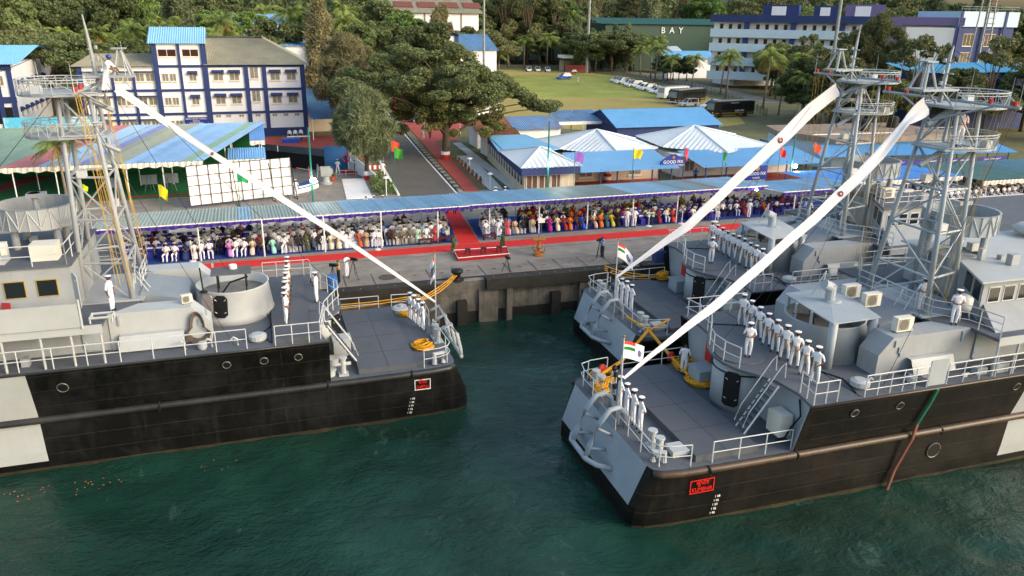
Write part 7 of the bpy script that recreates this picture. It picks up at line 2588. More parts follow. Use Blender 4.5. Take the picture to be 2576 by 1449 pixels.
WH = MB().lathe([(.0, -.1), (.3, -.1), (.32, -.07), (.32, .07), (.3, .1), (0, .1)], n=14).mesh('wheel', M_tyre)
RIM = MB().lathe([(.0, 0), (.19, 0), (.2, -.02)], n=10).mesh('rim', M_rim)
HL = MB().cbox((0, 0, 0), .08, .34, .14).mesh('headlight', M_lamp)
CARS = {}
def car(label, x, y, rz, paint='#dfe1e3', kind='hatch', group='cars parked on the base', L_=4.0, W_=1.7, H_=1.5):
    key = (kind, L_, paint)
    pm = mat('car_paint' + paint, paint, .25, var=.02, spec=.6)
    if key not in CARS:
        pt, *_ = car_proto(L_, W_, H_, kind)
        CARS[key] = [(n, mb.mesh(n, M_carglass if g else pm)) for n, mb, g in pt]
    t = thing('car', label, 'car', (x, y, QZ + .012), rz, group)
    for n, me in CARS[key]:
        link(n, me, t)
    for sx in (-L_ * .31, L_ * .32):
        for s in (1, -1):
            w = link('wheel', WH, t, (sx, s * (W_ / 2 - .06), .32))
            w.rotation_euler = (PI / 2, 0, 0)
            r_ = link('rim', RIM, w, (0, 0, -.105 * s if s > 0 else .105))
    for s in (1, -1):
        link('headlight', HL, t, (L_ / 2 - .05, s * W_ * .33, H_ * .56 - .28))
    return t
wh = '#e2e4e6'
row = [(98.6 - .42 * i + .4 * math.sin(i * 2.3), 209.5 - 3.35 * i) for i in range(12)]
for i, (x, y) in enumerate(row):
    car(f'white car, {nth(i)} from the far end of the row beside the field', x, y, R(188 + 5 * math.sin(i * 2.1)), wh if i % 3 else '#d9dbdc', ('hatch', 'sedan', 'suv')[i % 3], L_=(3.8, 4.3, 4.4)[i % 3], H_=(1.5, 1.46, 1.75)[i % 3])
car('silver car parked in front of the front dark bus', 86.4, 147.6, R(186), '#b9bcbf', 'suv', L_=4.4, H_=1.65)
car('white car just left of the rear dark bus, nearer one', 89.2, 143.6, R(184), wh, 'sedan', L_=4.3, H_=1.46)
car('white car just left of the rear dark bus, farther one', 91.6, 146.5, R(184), wh, 'hatch', L_=3.8)
for i, (x, y) in enumerate([(87.5, 254.5), (90.6, 254.5), (93.6, 253)]):
    car(f'white car, {nth(i)} from left beside the reviewing stand', x, y, R(258), wh, 'hatch', L_=3.8)
car('dark red car half hidden behind the covered car', 97, 240, R(200), '#7a2f36', 'hatch', L_=3.8)
cv = car('car under a blue and white cover on the field', 87, 221, R(186), '#2a56b8', 'suv', L_=4.5, W_=1.8, H_=1.75)
MB().prism([(-1.9, -.88), (-.2, -.88), (.3, .88), (-1.9, .88)], .9, 1.83, top=[(-1.7, -.68), (-.1, -.68), (.2, .68), (-1.7, .68)]).obj('cover', mat('white_tarp', '#d6d3d0', .8), cv)
MB().prism([(-.2, -.9), (2.1, -.88), (2.1, .88), (.3, .9)], .35, 1.15, top=[(-.1, -.7), (1.0, -.7), (1.0, .7), (.2, .7)]).obj('cover', mat('blue_tarp', '#2a56b8', .8), cv)
car('dark blue people carrier parked on the red lot', 26.6, 134.2, R(186), '#26384e', 'suv', L_=4.7, W_=1.85, H_=1.75)
for i, (x, y, c) in enumerate([(27.2, 140.5, '#39464f'), (27.6, 145.2, '#5a6670'), (28.0, 150, '#c9cdd0'), (30.2, 184, '#8a2f33'), (31.8, 192, '#d9dbdd')]):
    car(['slate car behind the dark blue people carrier', 'grey car third from the front on the red lot', 'white car farthest in the near row on the red lot', 'red car far back on the red lot', 'white car farthest back on the red lot'][i], x, y, R(186), c, 'hatch' if i % 2 else 'sedan')
for i, (x, y) in enumerate([(37.5, 139.5), (40.2, 143), (43, 146.5), (52, 196), (55, 199), (58, 202), (61, 205)]):
    car(f'white car under the rain tree crown, {nth(i)} from the lamp mast', x, y, R(200), wh, 'hatch', L_=3.8)
def bus(label, x, y, rz, paint, L_=9.5, text=None, W_=2.4, H_=2.9):
    t = thing('bus', label, 'bus', (x, y, QZ + .012), rz, 'buses parked beside the field')
    pm = mat('bus_paint' + paint, paint, .3, var=.04, spec=.6)
    mb = MB()
    pr_ = [(-L_ / 2, .45), (-L_ / 2, H_ - .15), (-L_ / 2 + .15, H_), (L_ / 2 - .35, H_), (L_ / 2 - .12, H_ - .2), (L_ / 2, 1.3), (L_ / 2, .45)]
    n = len(pr_)
    mb.add([(a, -W_ / 2, b) for a, b in pr_] + [(a, W_ / 2, b) for a, b in pr_], [tuple(range(n)), tuple(range(2 * n - 1, n - 1, -1))] + [(i, i + n, (i + 1) % n + n, (i + 1) % n) for i in range(n)])
    mb.obj('body', pm, t)
    MB().box(-L_ / 2 + .6, L_ / 2 - 1.0, -.9, .9, H_, H_ + .12).obj('roof_rack', M_gal, t)
    for s in (1, -1):
        k = int((L_ - 2) / 1.05)
        for i in range(k):
            a = -L_ / 2 + .5 + i * 1.05
            y0 = s * (W_ / 2 + .012)
            MB().box(a, a + .92, min(y0, y0 - s * .03), max(y0, y0 - s * .03), 1.55, 2.4).obj('window', M_carglass, t)
        MB().box(-L_ / 2, L_ / 2 - .3, min(s * W_ / 2, s * (W_ / 2 + .01)), max(s * W_ / 2, s * (W_ / 2 + .01)), .75, .83).obj('stripe', mat('bus_stripe', '#c99a2a', .5), t)
        for sx in (-L_ * .28, L_ * .34):
            w = link('wheel', WH, t, (sx, s * (W_ / 2 - .12), .48), 0, (1.5, 1.5, 1.5))
            w.rotation_euler = (PI / 2, 0, 0)
    MB().slab((L_ / 2 + .01, W_ * .44, 1.4), (L_ / 2 + .01, -W_ * .44, 1.4), (L_ / 2 - .1, -W_ * .42, 2.6), (L_ / 2 - .1, W_ * .42, 2.6), -.02).obj('windscreen', mat('bus_screen', '#7f8f92', .15, var=.2, spec=.7), t)
    for s in (1, -1):
        MB().box(L_ / 2, L_ / 2 + .03, s * .8 - .15, s * .8 + .15, .8, 1.0).obj('headlight', M_lamp, t)
    MB().box(L_ / 2 - .1, L_ / 2 + .08, -W_ / 2, W_ / 2, .42, .62).obj('bumper', M_white, t)
    if text:
        text_mesh(text, .42, M_white, 'lettering', t, frame3((-1.2, W_ / 2 + .02, 1.15), (-1, 0, 0), (0, 0, 1)), extrude=.01)
        text_mesh('INDIAN NAVY', .3, M_white, 'lettering', t, frame3((0, W_ / 2 + .02, 2.62), (-1, 0, 0), (0, 0, 1)), extrude=.01)
    return t
bus('dark blue bus parked beside the field, nearer the white minibus', 90.0, 154.5, R(206), '#14161c', 11)
bus('dark blue bus at the field corner with white lettering on its side', 85.5, 130.5, R(187), '#14161c', 9.5, 'भारतीय नौसेना')
bus('white minibus at the near end of the row of white cars', 91.5, 163.5, R(200), '#dfe1df', 8.5, W_=2.2, H_=2.7)

# ---- flags on poles
def flag(label, x, y, zt, c, w=1.0, h=.95, base=QZ, dirx=1, limp=0.0, seed=1):
    t = thing('flag', label, 'flag', (x, y, base))
    H_ = zt - base
    MB().tube([(0, 0, 0), (0, 0, H_ + .1)], .03, 6).obj('pole', M_tealpole, t)
    mb = MB()
    rr = random.Random(seed)
    n, k = 9, 6
    ph = rr.uniform(0, 6)
    for i in range(n + 1):
        for j in range(k + 1):
            u, v = i / n, j / k
            mb.v.append((dirx * w * u * (1 - limp * .5) * (1 - .12 * v), .2 * u * math.sin(u * 6 + ph + v * 2), H_ - h * v * (1 - .1 * u) - (limp + .35) * u * (.4 + .6 * u) * .8 - .07 * math.sin(u * 7 + ph + v)))
    mb.f = [(i * (k + 1) + j, (i + 1) * (k + 1) + j, (i + 1) * (k + 1) + j + 1, i * (k + 1) + j + 1) for i in range(n) for j in range(k)]
    mb.m = [0] * len(mb.f)
    mb.obj('cloth', mat('flag_' + c, c, .8, var=.05), t, smooth=True)
    return t
S_ = .9
def fl(label, x, z, c, seed, yy=None, **kw):
    flag(label, x, yy, z, c, seed=seed, **kw)
fl('purple flag on a thin pole before the small hipped hall', 29.4, 7.9, '#8c5fb5', 1, 71.0, w=1.1)
fl('yellow flag on a thin pole before the blue verandah roof', 35.8, 8.0, '#d9c41f', 2, 71.0, w=1.0)
fl('pink flag on a thin pole beside the arched sign', 41.6, 8.0, '#d84a6a', 3, 71.0, w=.75, limp=.5)
fl('drooping green flag before the right hall', 46.3, 7.4, '#2f8a3a', 4, 71.0, w=.7, limp=.6)
fl('red flag before the right end of the right hall', 53.3, 7.6, '#d83a2f', 5, 71.0, w=.8, limp=.3)
fl('orange-red flag nearest the middle ship mast', 57.6, 7.9, '#e0502a', 6, 71.0, w=1.0, limp=.3)
fl('yellow flag with a faint emblem over the left end of the canopy', -8.5, 6.9, '#d9c41f', 7, 69.5, w=.8, h=1.1, limp=.3)
fl('emerald green flag before the white screen', -2.2, 7.8, '#1f9a5a', 8, 69.5, w=.95, h=1.0)
fl('orange-red flag on a pole at the left kerb of the road', 13.25, 7.7, '#e2482a', 9, 83.4, w=.9, h=1.2)
fl('green flag on a pole beside the orange-red flag at the road', 13.4, 7.1, '#3f8f2f', 10, 82.6, w=.95, h=1.15)
fl('small bright yellow flag beside the feathery casuarina', 11.6, 8.6, '#c9d92a', 11, 90, w=.5, h=.5)
fl('red flag drooping behind the lit left lamp pole', 4.3, 5.8, '#d93a44', 12, 80.2, w=.6, h=1.0, limp=.7)
fl('lime green flag by the short palm at left', -16.5, 5.0, '#b9d92a', 13, 81, w=.5, h=.6)
# ---- light poles
M_lit = bpy.data.materials.new('lit_lamp')
M_lit.use_nodes = True
e_ = M_lit.node_tree.nodes['Principled BSDF']
e_.inputs['Emission Color'].default_value = (.95, .97, 1, 1)
e_.inputs['Emission Strength'].default_value = 40
def lamp_pole(label, x, y, zt, zl, r=.1):
    t = thing('light_pole', label, 'light pole', (x, y, QZ))
    MB().tube([(0, 0, 0), (0, 0, zt - QZ)], r, 8, r1=r * .7).obj('pole', M_tealpole, t)
    MB().tube([(0, -.1, zl - QZ + .1), (.1, -.4, zl - QZ + .1)], .04, 5).obj('arm', M_tealpole, t)
    MB().lathe([(.0, -.2), (.22, -.12), (.28, 0), (.22, .14), (0, .2)], (.1, -.42, zl - QZ), 12).obj('lamp', M_lit, t, smooth=True)
    return t
lamp_pole('teal light pole with a lit lamp behind the left canopy', 3.85, 68.0, 11.4, 7.0)
lamp_pole('teal light pole with a lit lamp before the small hipped hall', 25.4, 67.8, 11.4, 7.5)
lamp_pole('teal light pole before the right hall, beside the red flag', 54.6, 70.5, 9.3, 5.6)
lt2 = thing('hanging_light', 'small lit floodlight under the right end of the canopy', 'lamp', (43.0, 60.0, 5.75))
MB().lathe([(.0, -.1), (.12, -.06), (.14, 0), (0, .08)], n=10).obj('lamp', M_lit, lt2)
MB().tube([(0, 0, 0), (0, 0, .2)], .02, 4).obj('bracket', M_black, lt2)
for lb, x, y, h in (('mushroom lamp post beside the hedge bed', 11.7, 77.9, 1.75), ('mushroom lamp post at the far end of the white pavement', 23.0, 87.5, 1.6), ('mushroom lamp post at the near end of the white pavement', 22.9, 78.6, 1.5)):
    t = thing('lamp_post', lb, 'lamp post', (x, y, QZ))
    MB().tube([(0, 0, 0), (0, 0, h)], .05, 6).obj('pole', M_white, t)
    MB().lathe([(.1, 0), (.32, .08), (.25, .2), (0, .26)], (0, 0, h), 12).obj('lamp_shade', M_white, t)
# potted plants along the pavement rail
rl = thing('pavement_railing', 'low rail with hanging pots beside the white pavement', 'railing')
MB().tube([(22.3, 79, QZ + .7), (23.3, 96, QZ + .7)], .03, 5).obj('rail', M_gal, rl)
MB().tube([(22.3, 79, QZ + .35), (23.3, 96, QZ + .35)], .02, 5).obj('rail', M_gal, rl)
for i in range(9):
    y = 79 + i * 2.1
    MB().tube([(22.3 + i * .124, y, QZ), (22.3 + i * .124, y, QZ + .72)], .03, 5).obj('post', M_gal, rl)
def pot(label, x, y, z, h, pc='#a5402f', plant_h=.5, seed=0, sq=False):
    t = thing('potted_plant', label, 'plant', (x, y, z))
    if sq:
        MB().prism([(-.17, -.17), (.17, -.17), (.17, .17), (-.17, .17)], 0, h, top=[(-.2, -.2), (.2, -.2), (.2, .2), (-.2, .2)]).obj('pot', mat('pot' + pc, pc, .7), t)
    else:
        MB().lathe([(.12, 0), (.17, h), (.15, h)], n=10).obj('pot', mat('pot' + pc, pc, .7), t)
    b = [(0, 0, h + plant_h * k, .2 - .1 * k, .2 - .1 * k, plant_h * .4) for k in (.15, .45, .8)]
    link('foliage', crown('foliage', 60 + seed, b, 2600, .08, L_mid), t)
    return t
for i in range(8):
    pot(f'red pot with small plant on the pavement rail, {nth(i)} from the canopy', 22.2 + i * .124, 79.9 + i * 2.1, QZ + .35, .35, seed=i, plant_h=.35)
pot('leafy pot plant at the left back corner of the red stage', 13.55, 56.6, QZ, .22, '#d8c9a8', 1.0, 21)
pot('leafy pot plant at the right back corner of the red stage', 17.55, 56.6, QZ, .22, '#d8c9a8', 1.0, 22)
pot('red square pot with a palm-like plant beside the deck gun', 7.2, 86.5, QZ, .55, '#b04a30', .9, 23, True)
# ---- stage, stools, lectern, benches, signs, fans
st = thing('stage', 'low red carpeted stage with white edging on the quay', 'stage')
MB().prism([(13.3, 54.25), (17.4, 54.35), (17.75, 56.2), (13.5, 56.3)], QZ, QZ + .26).obj('deck', mat('stage_red', '#a8161c', .9, var=.08), st)
mb = MB()
mb.tube([(13.3, 54.25, QZ + .27), (17.4, 54.35, QZ + .27), (17.75, 56.2, QZ + .27), (13.5, 56.3, QZ + .27)], .035, 5, closed=True)
mb.obj('edging', M_white, st)
woodd = mat('dark_wood', '#3a2018', .5, var=.2, scale=4)
for i, x in enumerate((14.25, 15.5, 16.75)):
    t = thing('stool', ['leftmost dark wooden stool on the red stage', 'middle dark wooden stool on the red stage', 'rightmost dark wooden stool on the red stage'][i], 'stool', (x, 54.95, QZ + .26))
    MB().box(-.2, .2, -.2, .2, .42, .48).obj('seat', woodd, t)
    for dx in (-.16, .16):
        for dy in (-.16, .16):
            MB().tube([(dx, dy, 0), (dx * .8, dy * .8, .42)], .03, 5).obj('leg', woodd, t)
wl = mat('carved_wood', '#a5672f', .5, var=.25, scale=5)
t = thing('lectern', 'carved brown wooden lectern with curved horns on the quay', 'lectern', (19.7, 54.1, QZ))
MB().lathe([(.42, 0), (.42, .1), (.2, .18), (.14, .5), (.22, .7), (.13, .9), (.13, 1.25), (.25, 1.32)], n=14).obj('pedestal', wl, t)
MB().slab((-.5, -.25, 1.32), (.5, -.25, 1.32), (.5, .3, 1.42), (-.5, .3, 1.42), .07).obj('top', wl, t)
for k in range(4):
    a = PI / 4 + k * PI / 2
    MB().tube([(.15 * math.cos(a), .15 * math.sin(a), .3), (.42 * math.cos(a), .42 * math.sin(a), .32), (.52 * math.cos(a), .52 * math.sin(a), .55), (.46 * math.cos(a), .46 * math.sin(a), .78)], [.07, .06, .05, .02], 6).obj('horn', wl, t)
MB().tube([(0, .1, 1.4), (0, -.05, 1.62)], .02, 5).obj('microphone', M_black, t)
maroon = mat('maroon_wood', '#5c1a1f', .5, var=.1)
for i, x in enumerate((11.9, 13.6, 17.3)):
    t = thing('low_table', ['low maroon table before the seats, leftmost of three', 'low maroon table just left of the red aisle', 'low maroon table just right of the red aisle'][i], 'table', (x, 59.45, QZ))
    MB().box(-.55, .55, -.2, .2, .38, .45).obj('table_top', maroon, t)
    for dx in (-.48, .48):
        MB().box(dx - .04, dx + .04, -.18, .18, 0, .38).obj('leg', maroon, t)
for lb, x, y in (('white standing sign board before the right front row', 22.0, 59.9),):
    t = thing('sign_stand', lb, 'sign', (x, y, QZ))
    MB().tube([(0, 0, 0), (0, 0, 1.2)], .02, 5).obj('pole', M_gal, t)
    MB().lathe([(.2, 0), (.2, .03)], n=10).obj('base', M_gal, t)
    MB().box(-.3, .3, -.02, .02, 1.0, 1.4).obj('panel', M_white, t)
for lb, x, y in (('microphone stand before the left front row, under a post', 8.0, 58.9), ('white speaker stand before the right seats, beside the two officers', 32.2, 60.0), ('white stand before the left seats near the left end', -5.6, 59.4)):
    t = thing('stand_pole', lb, 'stand', (x, y, QZ))
    MB().tube([(0, 0, 0), (0, 0, 1.6)], .025, 5).obj('pole', M_white, t)
    MB().lathe([(.26, 0), (.24, .05), (.0, .08)], n=12).obj('base', M_white, t)
for lb, x, y in (('pedestal fan among the left seats', -4.6, 60.4), ('pedestal fan before the right seats, left of the white ribbon', 35.5, 60.0), ('pedestal fan at the right end of the front row', 38.9, 59.9)):
    t = thing('pedestal_fan', lb, 'fan', (x, y, QZ))
    MB().tube([(0, 0, 0), (0, 0, 1.2)], .03, 6).obj('pole', M_white, t)
    MB().lathe([(.3, 0), (.28, .05), (0, .08)], n=14).obj('base', M_white, t)
    mb = MB()
    for q_ in (.34, .24, .12):
        mb.tube([(q_ * math.cos(a), -.1, 1.35 + q_ * math.sin(a)) for a in [2 * PI * i / 16 for i in range(16)]], .012, 4, closed=True)
        mb.tube([(q_ * math.cos(a), .06, 1.35 + q_ * math.sin(a)) for a in [2 * PI * i / 16 for i in range(16)]], .012, 4, closed=True)
    for i in range(12):
        a = 2 * PI * i / 12
        mb.tube([(.05 * math.cos(a), -.12, 1.35 + .05 * math.sin(a)), (.34 * math.cos(a), -.08, 1.35 + .34 * math.sin(a))], .008, 3)
    mb.obj('cage', M_gal, t)
    mb = MB()
    for i in range(4):
        a = 2 * PI * i / 4
        mb.add([(.04 * math.cos(a), -.03, 1.35 + .04 * math.sin(a)), (.28 * math.cos(a - .3), -.05, 1.35 + .28 * math.sin(a - .3)), (.3 * math.cos(a + .35), .0, 1.35 + .3 * math.sin(a + .35))], [(0, 1, 2)])
    mb.obj('blade', M_white, t)
# deck gun on show, table with cloth, wheel and rail by the ramp
g = thing('deck_gun', 'old grey deck gun on display with a long red-tipped barrel', 'gun', (6.3, 85.4, QZ))
gg = mat('gun_paint', '#9ba1a2', .5, var=.1)
MB().lathe([(.7, 0), (.7, .15), (.45, .25), (.4, .9), (.55, 1.0)], n=16).obj('pedestal', gg, g)
mb = MB()
mb.box(-.5, .6, -.55, -.4, .9, 1.8)
mb.box(-.5, .6, .4, .55, .9, 1.8)
mb.obj('cradle', gg, g)
MB().box(-.6, .8, -.3, .3, 1.1, 1.6).obj('breech', gg, g)
MB().slab((-.9, -.9, .8), (-.9, .9, .8), (-.7, .9, 2.0), (-.7, -.9, 2.0), .06).obj('shield', gg, g)
MB().tube([(-.5, 0, 1.35), (-2.7, .2, 1.75)], .08, 8, r1=.05).obj('barrel', mat('gun_barrel', '#6a6d6e', .5), g)
MB().tube([(-2.7, .2, 1.75), (-2.95, .22, 1.8)], .08, 8).obj('muzzle_cap', M_redsign, g)
t = thing('buffet_table', 'curved table with white skirt and blue top before the deck gun', 'table')
pc = [(3.0, 81.0), (3.9, 81.6), (4.7, 82.5), (5.4, 83.6), (4.9, 84.1), (4.1, 83.2), (3.4, 82.4), (2.7, 81.8)]
MB().prism(pc, QZ, QZ + .72).obj('skirt', M_white, t)
MB().prism(pc, QZ + .72, QZ + .8).obj('table_top', mat('blue_satin', '#23407f', .5), t)
MB().tube([(p[0], p[1], QZ + .5) for p in pc], .05, 4, closed=True).obj('swag', mat('blue_satin', '#23407f', .5), t)
for i, (x, y) in enumerate(((9.2, 91.2), (10.0, 90.4))):
    t = thing('life_ring_stand', ['red and white ring on a post left of the casuarina trunk', 'brown ship wheel ring on a post before the casuarina'][i], 'ring stand', (x, y, QZ))
    MB().tube([(0, 0, 0), (0, 0, 1.6)], .05, 6).obj('post', woodd, t)
    MB().tube([(.4 * math.cos(a), -.06, 1.7 + .4 * math.sin(a)) for a in [2 * PI * k / 16 for k in range(16)]], .07, 6, closed=True).obj('ring', M_redsign if i == 0 else M_white, t)
    MB().box(-.6, .6, -.5, .5, 0, .3).obj('plinth', M_redsign, t)
rl = thing('white_railing', 'white two-bar railing across the top of the ramp', 'railing')
rail_run(rl, [(7.7, 88.4, QZ), (11.0, 88.4, QZ)], h=.8, step=1.1)
t = thing('barricade', 'red and white striped barricade beside the casuarina trunk', 'barricade')
for k in range(6):
    MB().box(11.7 + k * .3, 12.0 + k * .3, 91.0, 91.1, QZ + .3, QZ + .75).obj('board', M_redsign if k % 2 else M_white, t)
for x in (11.8, 13.3):
    MB().box(x, x + .1, 90.9, 91.2, QZ, QZ + .3).obj('leg', M_white, t)
t = thing('serving_table', 'serving table with dishes by the office block lean-to', 'table', (5.2, 116.2, QZ))
MB().box(-1.6, 1.6, -.4, .4, .7, .76).obj('table_top', M_white, t)
for dx in (-1.5, 1.5):
    MB().box(dx - .05, dx + .05, -.35, .35, 0, .7).obj('leg', M_gal, t)
tag(MB().prism([(2.9, 114.9), (5.2, 114.9), (5.2, 115.7), (2.9, 115.7)], QZ, QZ + .6, top=[(2.8, 114.8), (5.3, 114.8), (5.3, 115.8), (2.8, 115.8)]).obj('blue_crate', mat('blue_plastic', '#1f56b8', .4)), 'large blue plastic crate before the serving table', 'crate')
# stacked crowd barriers behind the left canopy
for i in range(4):
    t = thing('crowd_barrier', f'grey steel crowd barrier, {nth(i)} from left in the row behind the left canopy', 'barrier', (-.8 + i * 1.9, 76.6 - .3 * i, QZ), R(8))
    mb = MB()
    mb.tube([(-.9, 0, .15), (-.9, 0, 1.05), (.9, 0, 1.05), (.9, 0, .15)], .03, 5, closed=True)
    mb.obj('frame', M_gal, t)
    for k in range(8):
        MB().tube([(-.7 + k * .2, 0, .15), (-.7 + k * .2, 0, 1.05)], .012, 3).obj('bar', M_gal, t)
# white wall and garden kerb behind the right seats
tag(MB().slab((22.3, 71.2, QZ), (42, 73.2, QZ), (42, 73.2, QZ + .5), (22.3, 71.2, QZ + .9), .25).obj('garden_wall', M_white), 'low white garden wall behind the right seats', 'wall')
tag(MB().slab((-8, 68.3, QZ), (9, 68.6, QZ), (9, 68.6, QZ + .9), (-8, 68.3, QZ + .9), .25).obj('garden_wall', M_white), 'low white wall behind the left seats', 'wall')
# quay bollards and mooring lines
def quay_bollard(label, x, y):
    t = thing('quay_bollard', label, 'bollard', (x, y, QZ))
    MB().lathe([(.34, 0), (.3, .1), (.24, .45), (.42, .6), (.44, .75), (.3, .82), (0, .84)], n=16).obj('post', mat('bollard_black', '#191919', .5, var=.15), t, smooth=True)
    MB().lathe([(.5, 0), (.5, .05)], n=16).obj('base', M_timber, t)
quay_bollard('black iron bollard on the quay beside the left ship stern', 12.2, 50.0)
quay_bollard('black iron bollard on the quay by the middle ship', 25.4, 50.3)
def line(label, pts, r=.035, m=None, sag=0.0):
    P0, P1 = Vector(pts[0]), Vector(pts[-1])
    if len(pts) == 2:
        pts = [P0.lerp(P1, k / 8) - Vector((0, 0, sag * 4 * (k / 8) * (1 - k / 8))) for k in range(9)]
    o = MB().tube(pts, r, 6).obj('mooring_line', m or M_rope)
    return tag(o, label, 'rope', 'yellow mooring lines')
for i in range(3):
    line(['upper of three yellow mooring lines from the left ship stern to the quay bollard', 'middle of three yellow mooring lines from the left ship stern to the quay bollard', 'lower of three yellow mooring lines from the left ship stern to the quay bollard'][i], [(8.6 + .1 * i, 45.6 + .15 * i, 3.5 - .1 * i), (12.1 + .12 * (i - 1), 49.9, 3.45)], sag=.12 + .1 * i)
for i in range(2):
    line(['yellow line stretched along the far side of the left ship quarterdeck, upper', 'yellow line stretched along the far side of the left ship quarterdeck, lower'][i], [(2.2, 46.7 - .3 * i, 3.3 - .2 * i), (8.8, 46.1, 3.6 - .1 * i)], sag=.15)
for i in range(3):
    line(['upper of three yellow lines from the middle ship stern to the reel', 'middle of three yellow lines from the middle ship stern to the reel', 'lower of three yellow lines from the middle ship stern to the reel'][i], [(22.0, 46.9, 4.2 - .15 * i), (26.2, 46.4, 3.35 - .05 * i)], sag=.25 + .08 * i)
line('thick yellow hawser crossing from the middle ship to the nearest ship quarterdeck', [(20.5, 37.2, 3.35), (19.9, 33.2, 3.35), (20.0, 31.8, 3.1)], .09)
line('thick yellow hawser from the middle ship fairlead to the nearest ship stern rail', [(20.4, 37.2, 3.35), (17.2, 33.9, 3.3), (15.2, 32.4, 3.4)], .09)
for i, (a, b) in enumerate((((20.6, 37.4, 3.3), (21.4, 39.4, 3.2)), ((20.6, 37.4, 3.3), (19.9, 39.0, 3.6)), ((20.7, 37.4, 3.3), (22.6, 38.6, 3.3)))):
    line(['short yellow line from the middle ship fairlead to its bollard', 'short yellow line from the middle ship fairlead to its stern rail', 'short yellow line from the middle ship fairlead forward'][i], [a, b], .07)
rope_coil('coil of yellow rope on the near side of the left ship stern', (7.55, 39.1, QD), .62, .5)
rope_coil('coil of yellow rope beyond the sailors on the left ship stern', (7.75, 44.7, QD), .62, .3)
rope_coil('flat coil of yellow rope on the far side of the nearest ship stern', (15.8, 33.0, QD), .8, .25)
rope_coil('tall wrap of yellow rope round a bollard on the nearest ship stern', (14.9, 31.4, QD), .4, .7)
rope_coil('loose heap of yellow rope by the bareheaded sailor on the nearest ship', (20.6, 33.0, QD), .75, .35)
rope_coil('yellow rope wrapped round the tank box on the nearest ship', (20.4, 31.2, QD), .85, .25)
rope_coil('yellow rope reel on the far side of the middle ship', (26.4, 46.5, QD + .05), .45, .6)
for lb, p in (('round red and white fender disc on the hawser', (19.95, 33.6, 3.35)), ('red fender ball at the nearest ship stern rail', (15.6, 32.9, 3.5))):
    o = MB().lathe([(0, -.1), (.24, -.08), (.28, 0), (.24, .08), (0, .1)], n=14).obj('fender', M_redsign, None, p, smooth=True)
    o.rotation_euler = (PI / 2, 0, .4)
    tag(o, lb, 'fender')
# blue drum seats, chairs on ships
tag(MB().lathe([(.3, 0), (.33, .4), (.3, .8)], n=14).obj('barrel', mat('blue_drum', '#2a5f9c', .5), None, (3.2, 43.6, UD)), 'blue drum behind the lone officer on the left ship', 'drum')
tag(MB().box(26.0, 26.8, 47.0, 47.6, QZ + .0 + 1.0, QZ + 1.9).obj('crate', M_bb), 'dark blue box at the rail of the middle ship by the quay', 'box')
def mono_chair(lb, x, y, z, rz, c):
    t = thing('plastic_chair', lb, 'chair', (x, y, z), rz)
    m_ = mat('plastic' + c, c, .4)
    MB().box(-.22, .22, -.22, .22, .4, .45).obj('seat', m_, t)
    MB().slab((-.22, .22, .45), (.22, .22, .45), (.2, .3, .9), (-.2, .3, .9), .04).obj('backrest', m_, t)
    for dx in (-.19, .19):
        for dy in (-.19, .19):
            MB().tube([(dx, dy, .4), (dx * 1.1, dy * 1.1, 0)], .02, 5).obj('leg', m_, t)
mono_chair('red plastic chair outside the left ship bridge house, left one', -12.6, 37.5, O1, R(20), '#a5262b')
mono_chair('red plastic chair outside the left ship bridge house, right one', -11.6, 37.4, O1, R(-20), '#b03a38')
# ---- ensigns at the sterns
def ensign(label, x, y, z0, zt, w, h, seed, dx=1, limp=.35):
    stf = thing('ensign_staff', label.replace('ensign', 'ensign staff with its flag', 1) if False else label, 'flag', (x, y, z0))
    H_ = zt - z0
    MB().tube([(0, 0, 0), (0, 0, H_)], .045, 7, r1=.03).obj('staff', M_rail, stf)
    MB().lathe([(0, 0), (.07, .05), (.07, .1), (0, .16)], (0, 0, H_), 8).obj('finial', M_brass, stf)
    n, k = 16, 16
    mb = MB()
    rr = random.Random(seed)
    ph = rr.uniform(0, 6)
    cols = [mat('ensign_white', '#e8e8ea', .8, var=.02), mat('ensign_saffron', '#e2482a', .8), mat('ensign_green', '#1c7a3a', .8), mat('ensign_navy', '#3f63b0', .8), M_brass]
    for i in range(n + 1):
        for j in range(k + 1):
            u, v = i / n, j / k
            mb.v.append((dx * w * u * (1 - .2 * limp), .14 * math.sin(u * 6 + ph + v * .8) * u + .1 * u, H_ - .15 - h * v - limp * u * w * (.35 + .65 * u)))
    for i in range(n):
        for j in range(k):
            u, v = (i + .5) / n, (j + .5) / k
            mi = 0
            if u < .5 and v < .5:
                mi = 1 if v < .17 else (0 if v < .33 else 2)
            elif ((u - .74) * w) ** 2 + ((v - .55) * h) ** 2 < (.21 * h) ** 2:
                mi = 3 if ((u - .74) * w) ** 2 + ((v - .55) * h) ** 2 > (.1 * h) ** 2 else 4
            mb.f.append((i * (k + 1) + j, (i + 1) * (k + 1) + j, (i + 1) * (k + 1) + j + 1, i * (k + 1) + j + 1))
            mb.m.append(mi)
    mb.obj('cloth', cols, stf, smooth=True)
    return stf
ensign('white naval ensign with tricolour canton flying at the nearest ship stern', 14.45, 28.4, QD, 7.2, 1.25, .82, 3, limp=.4)
ensign('white naval ensign drooping at the middle ship stern', 20.75, 42.5, QD, 7.3, 1.35, .9, 5, limp=.75)
ensign('limp ensign hanging at the left ship stern', 9.15, 43.0, QD, 7.2, .35, 1.3, 7, dx=-1, limp=1.6)
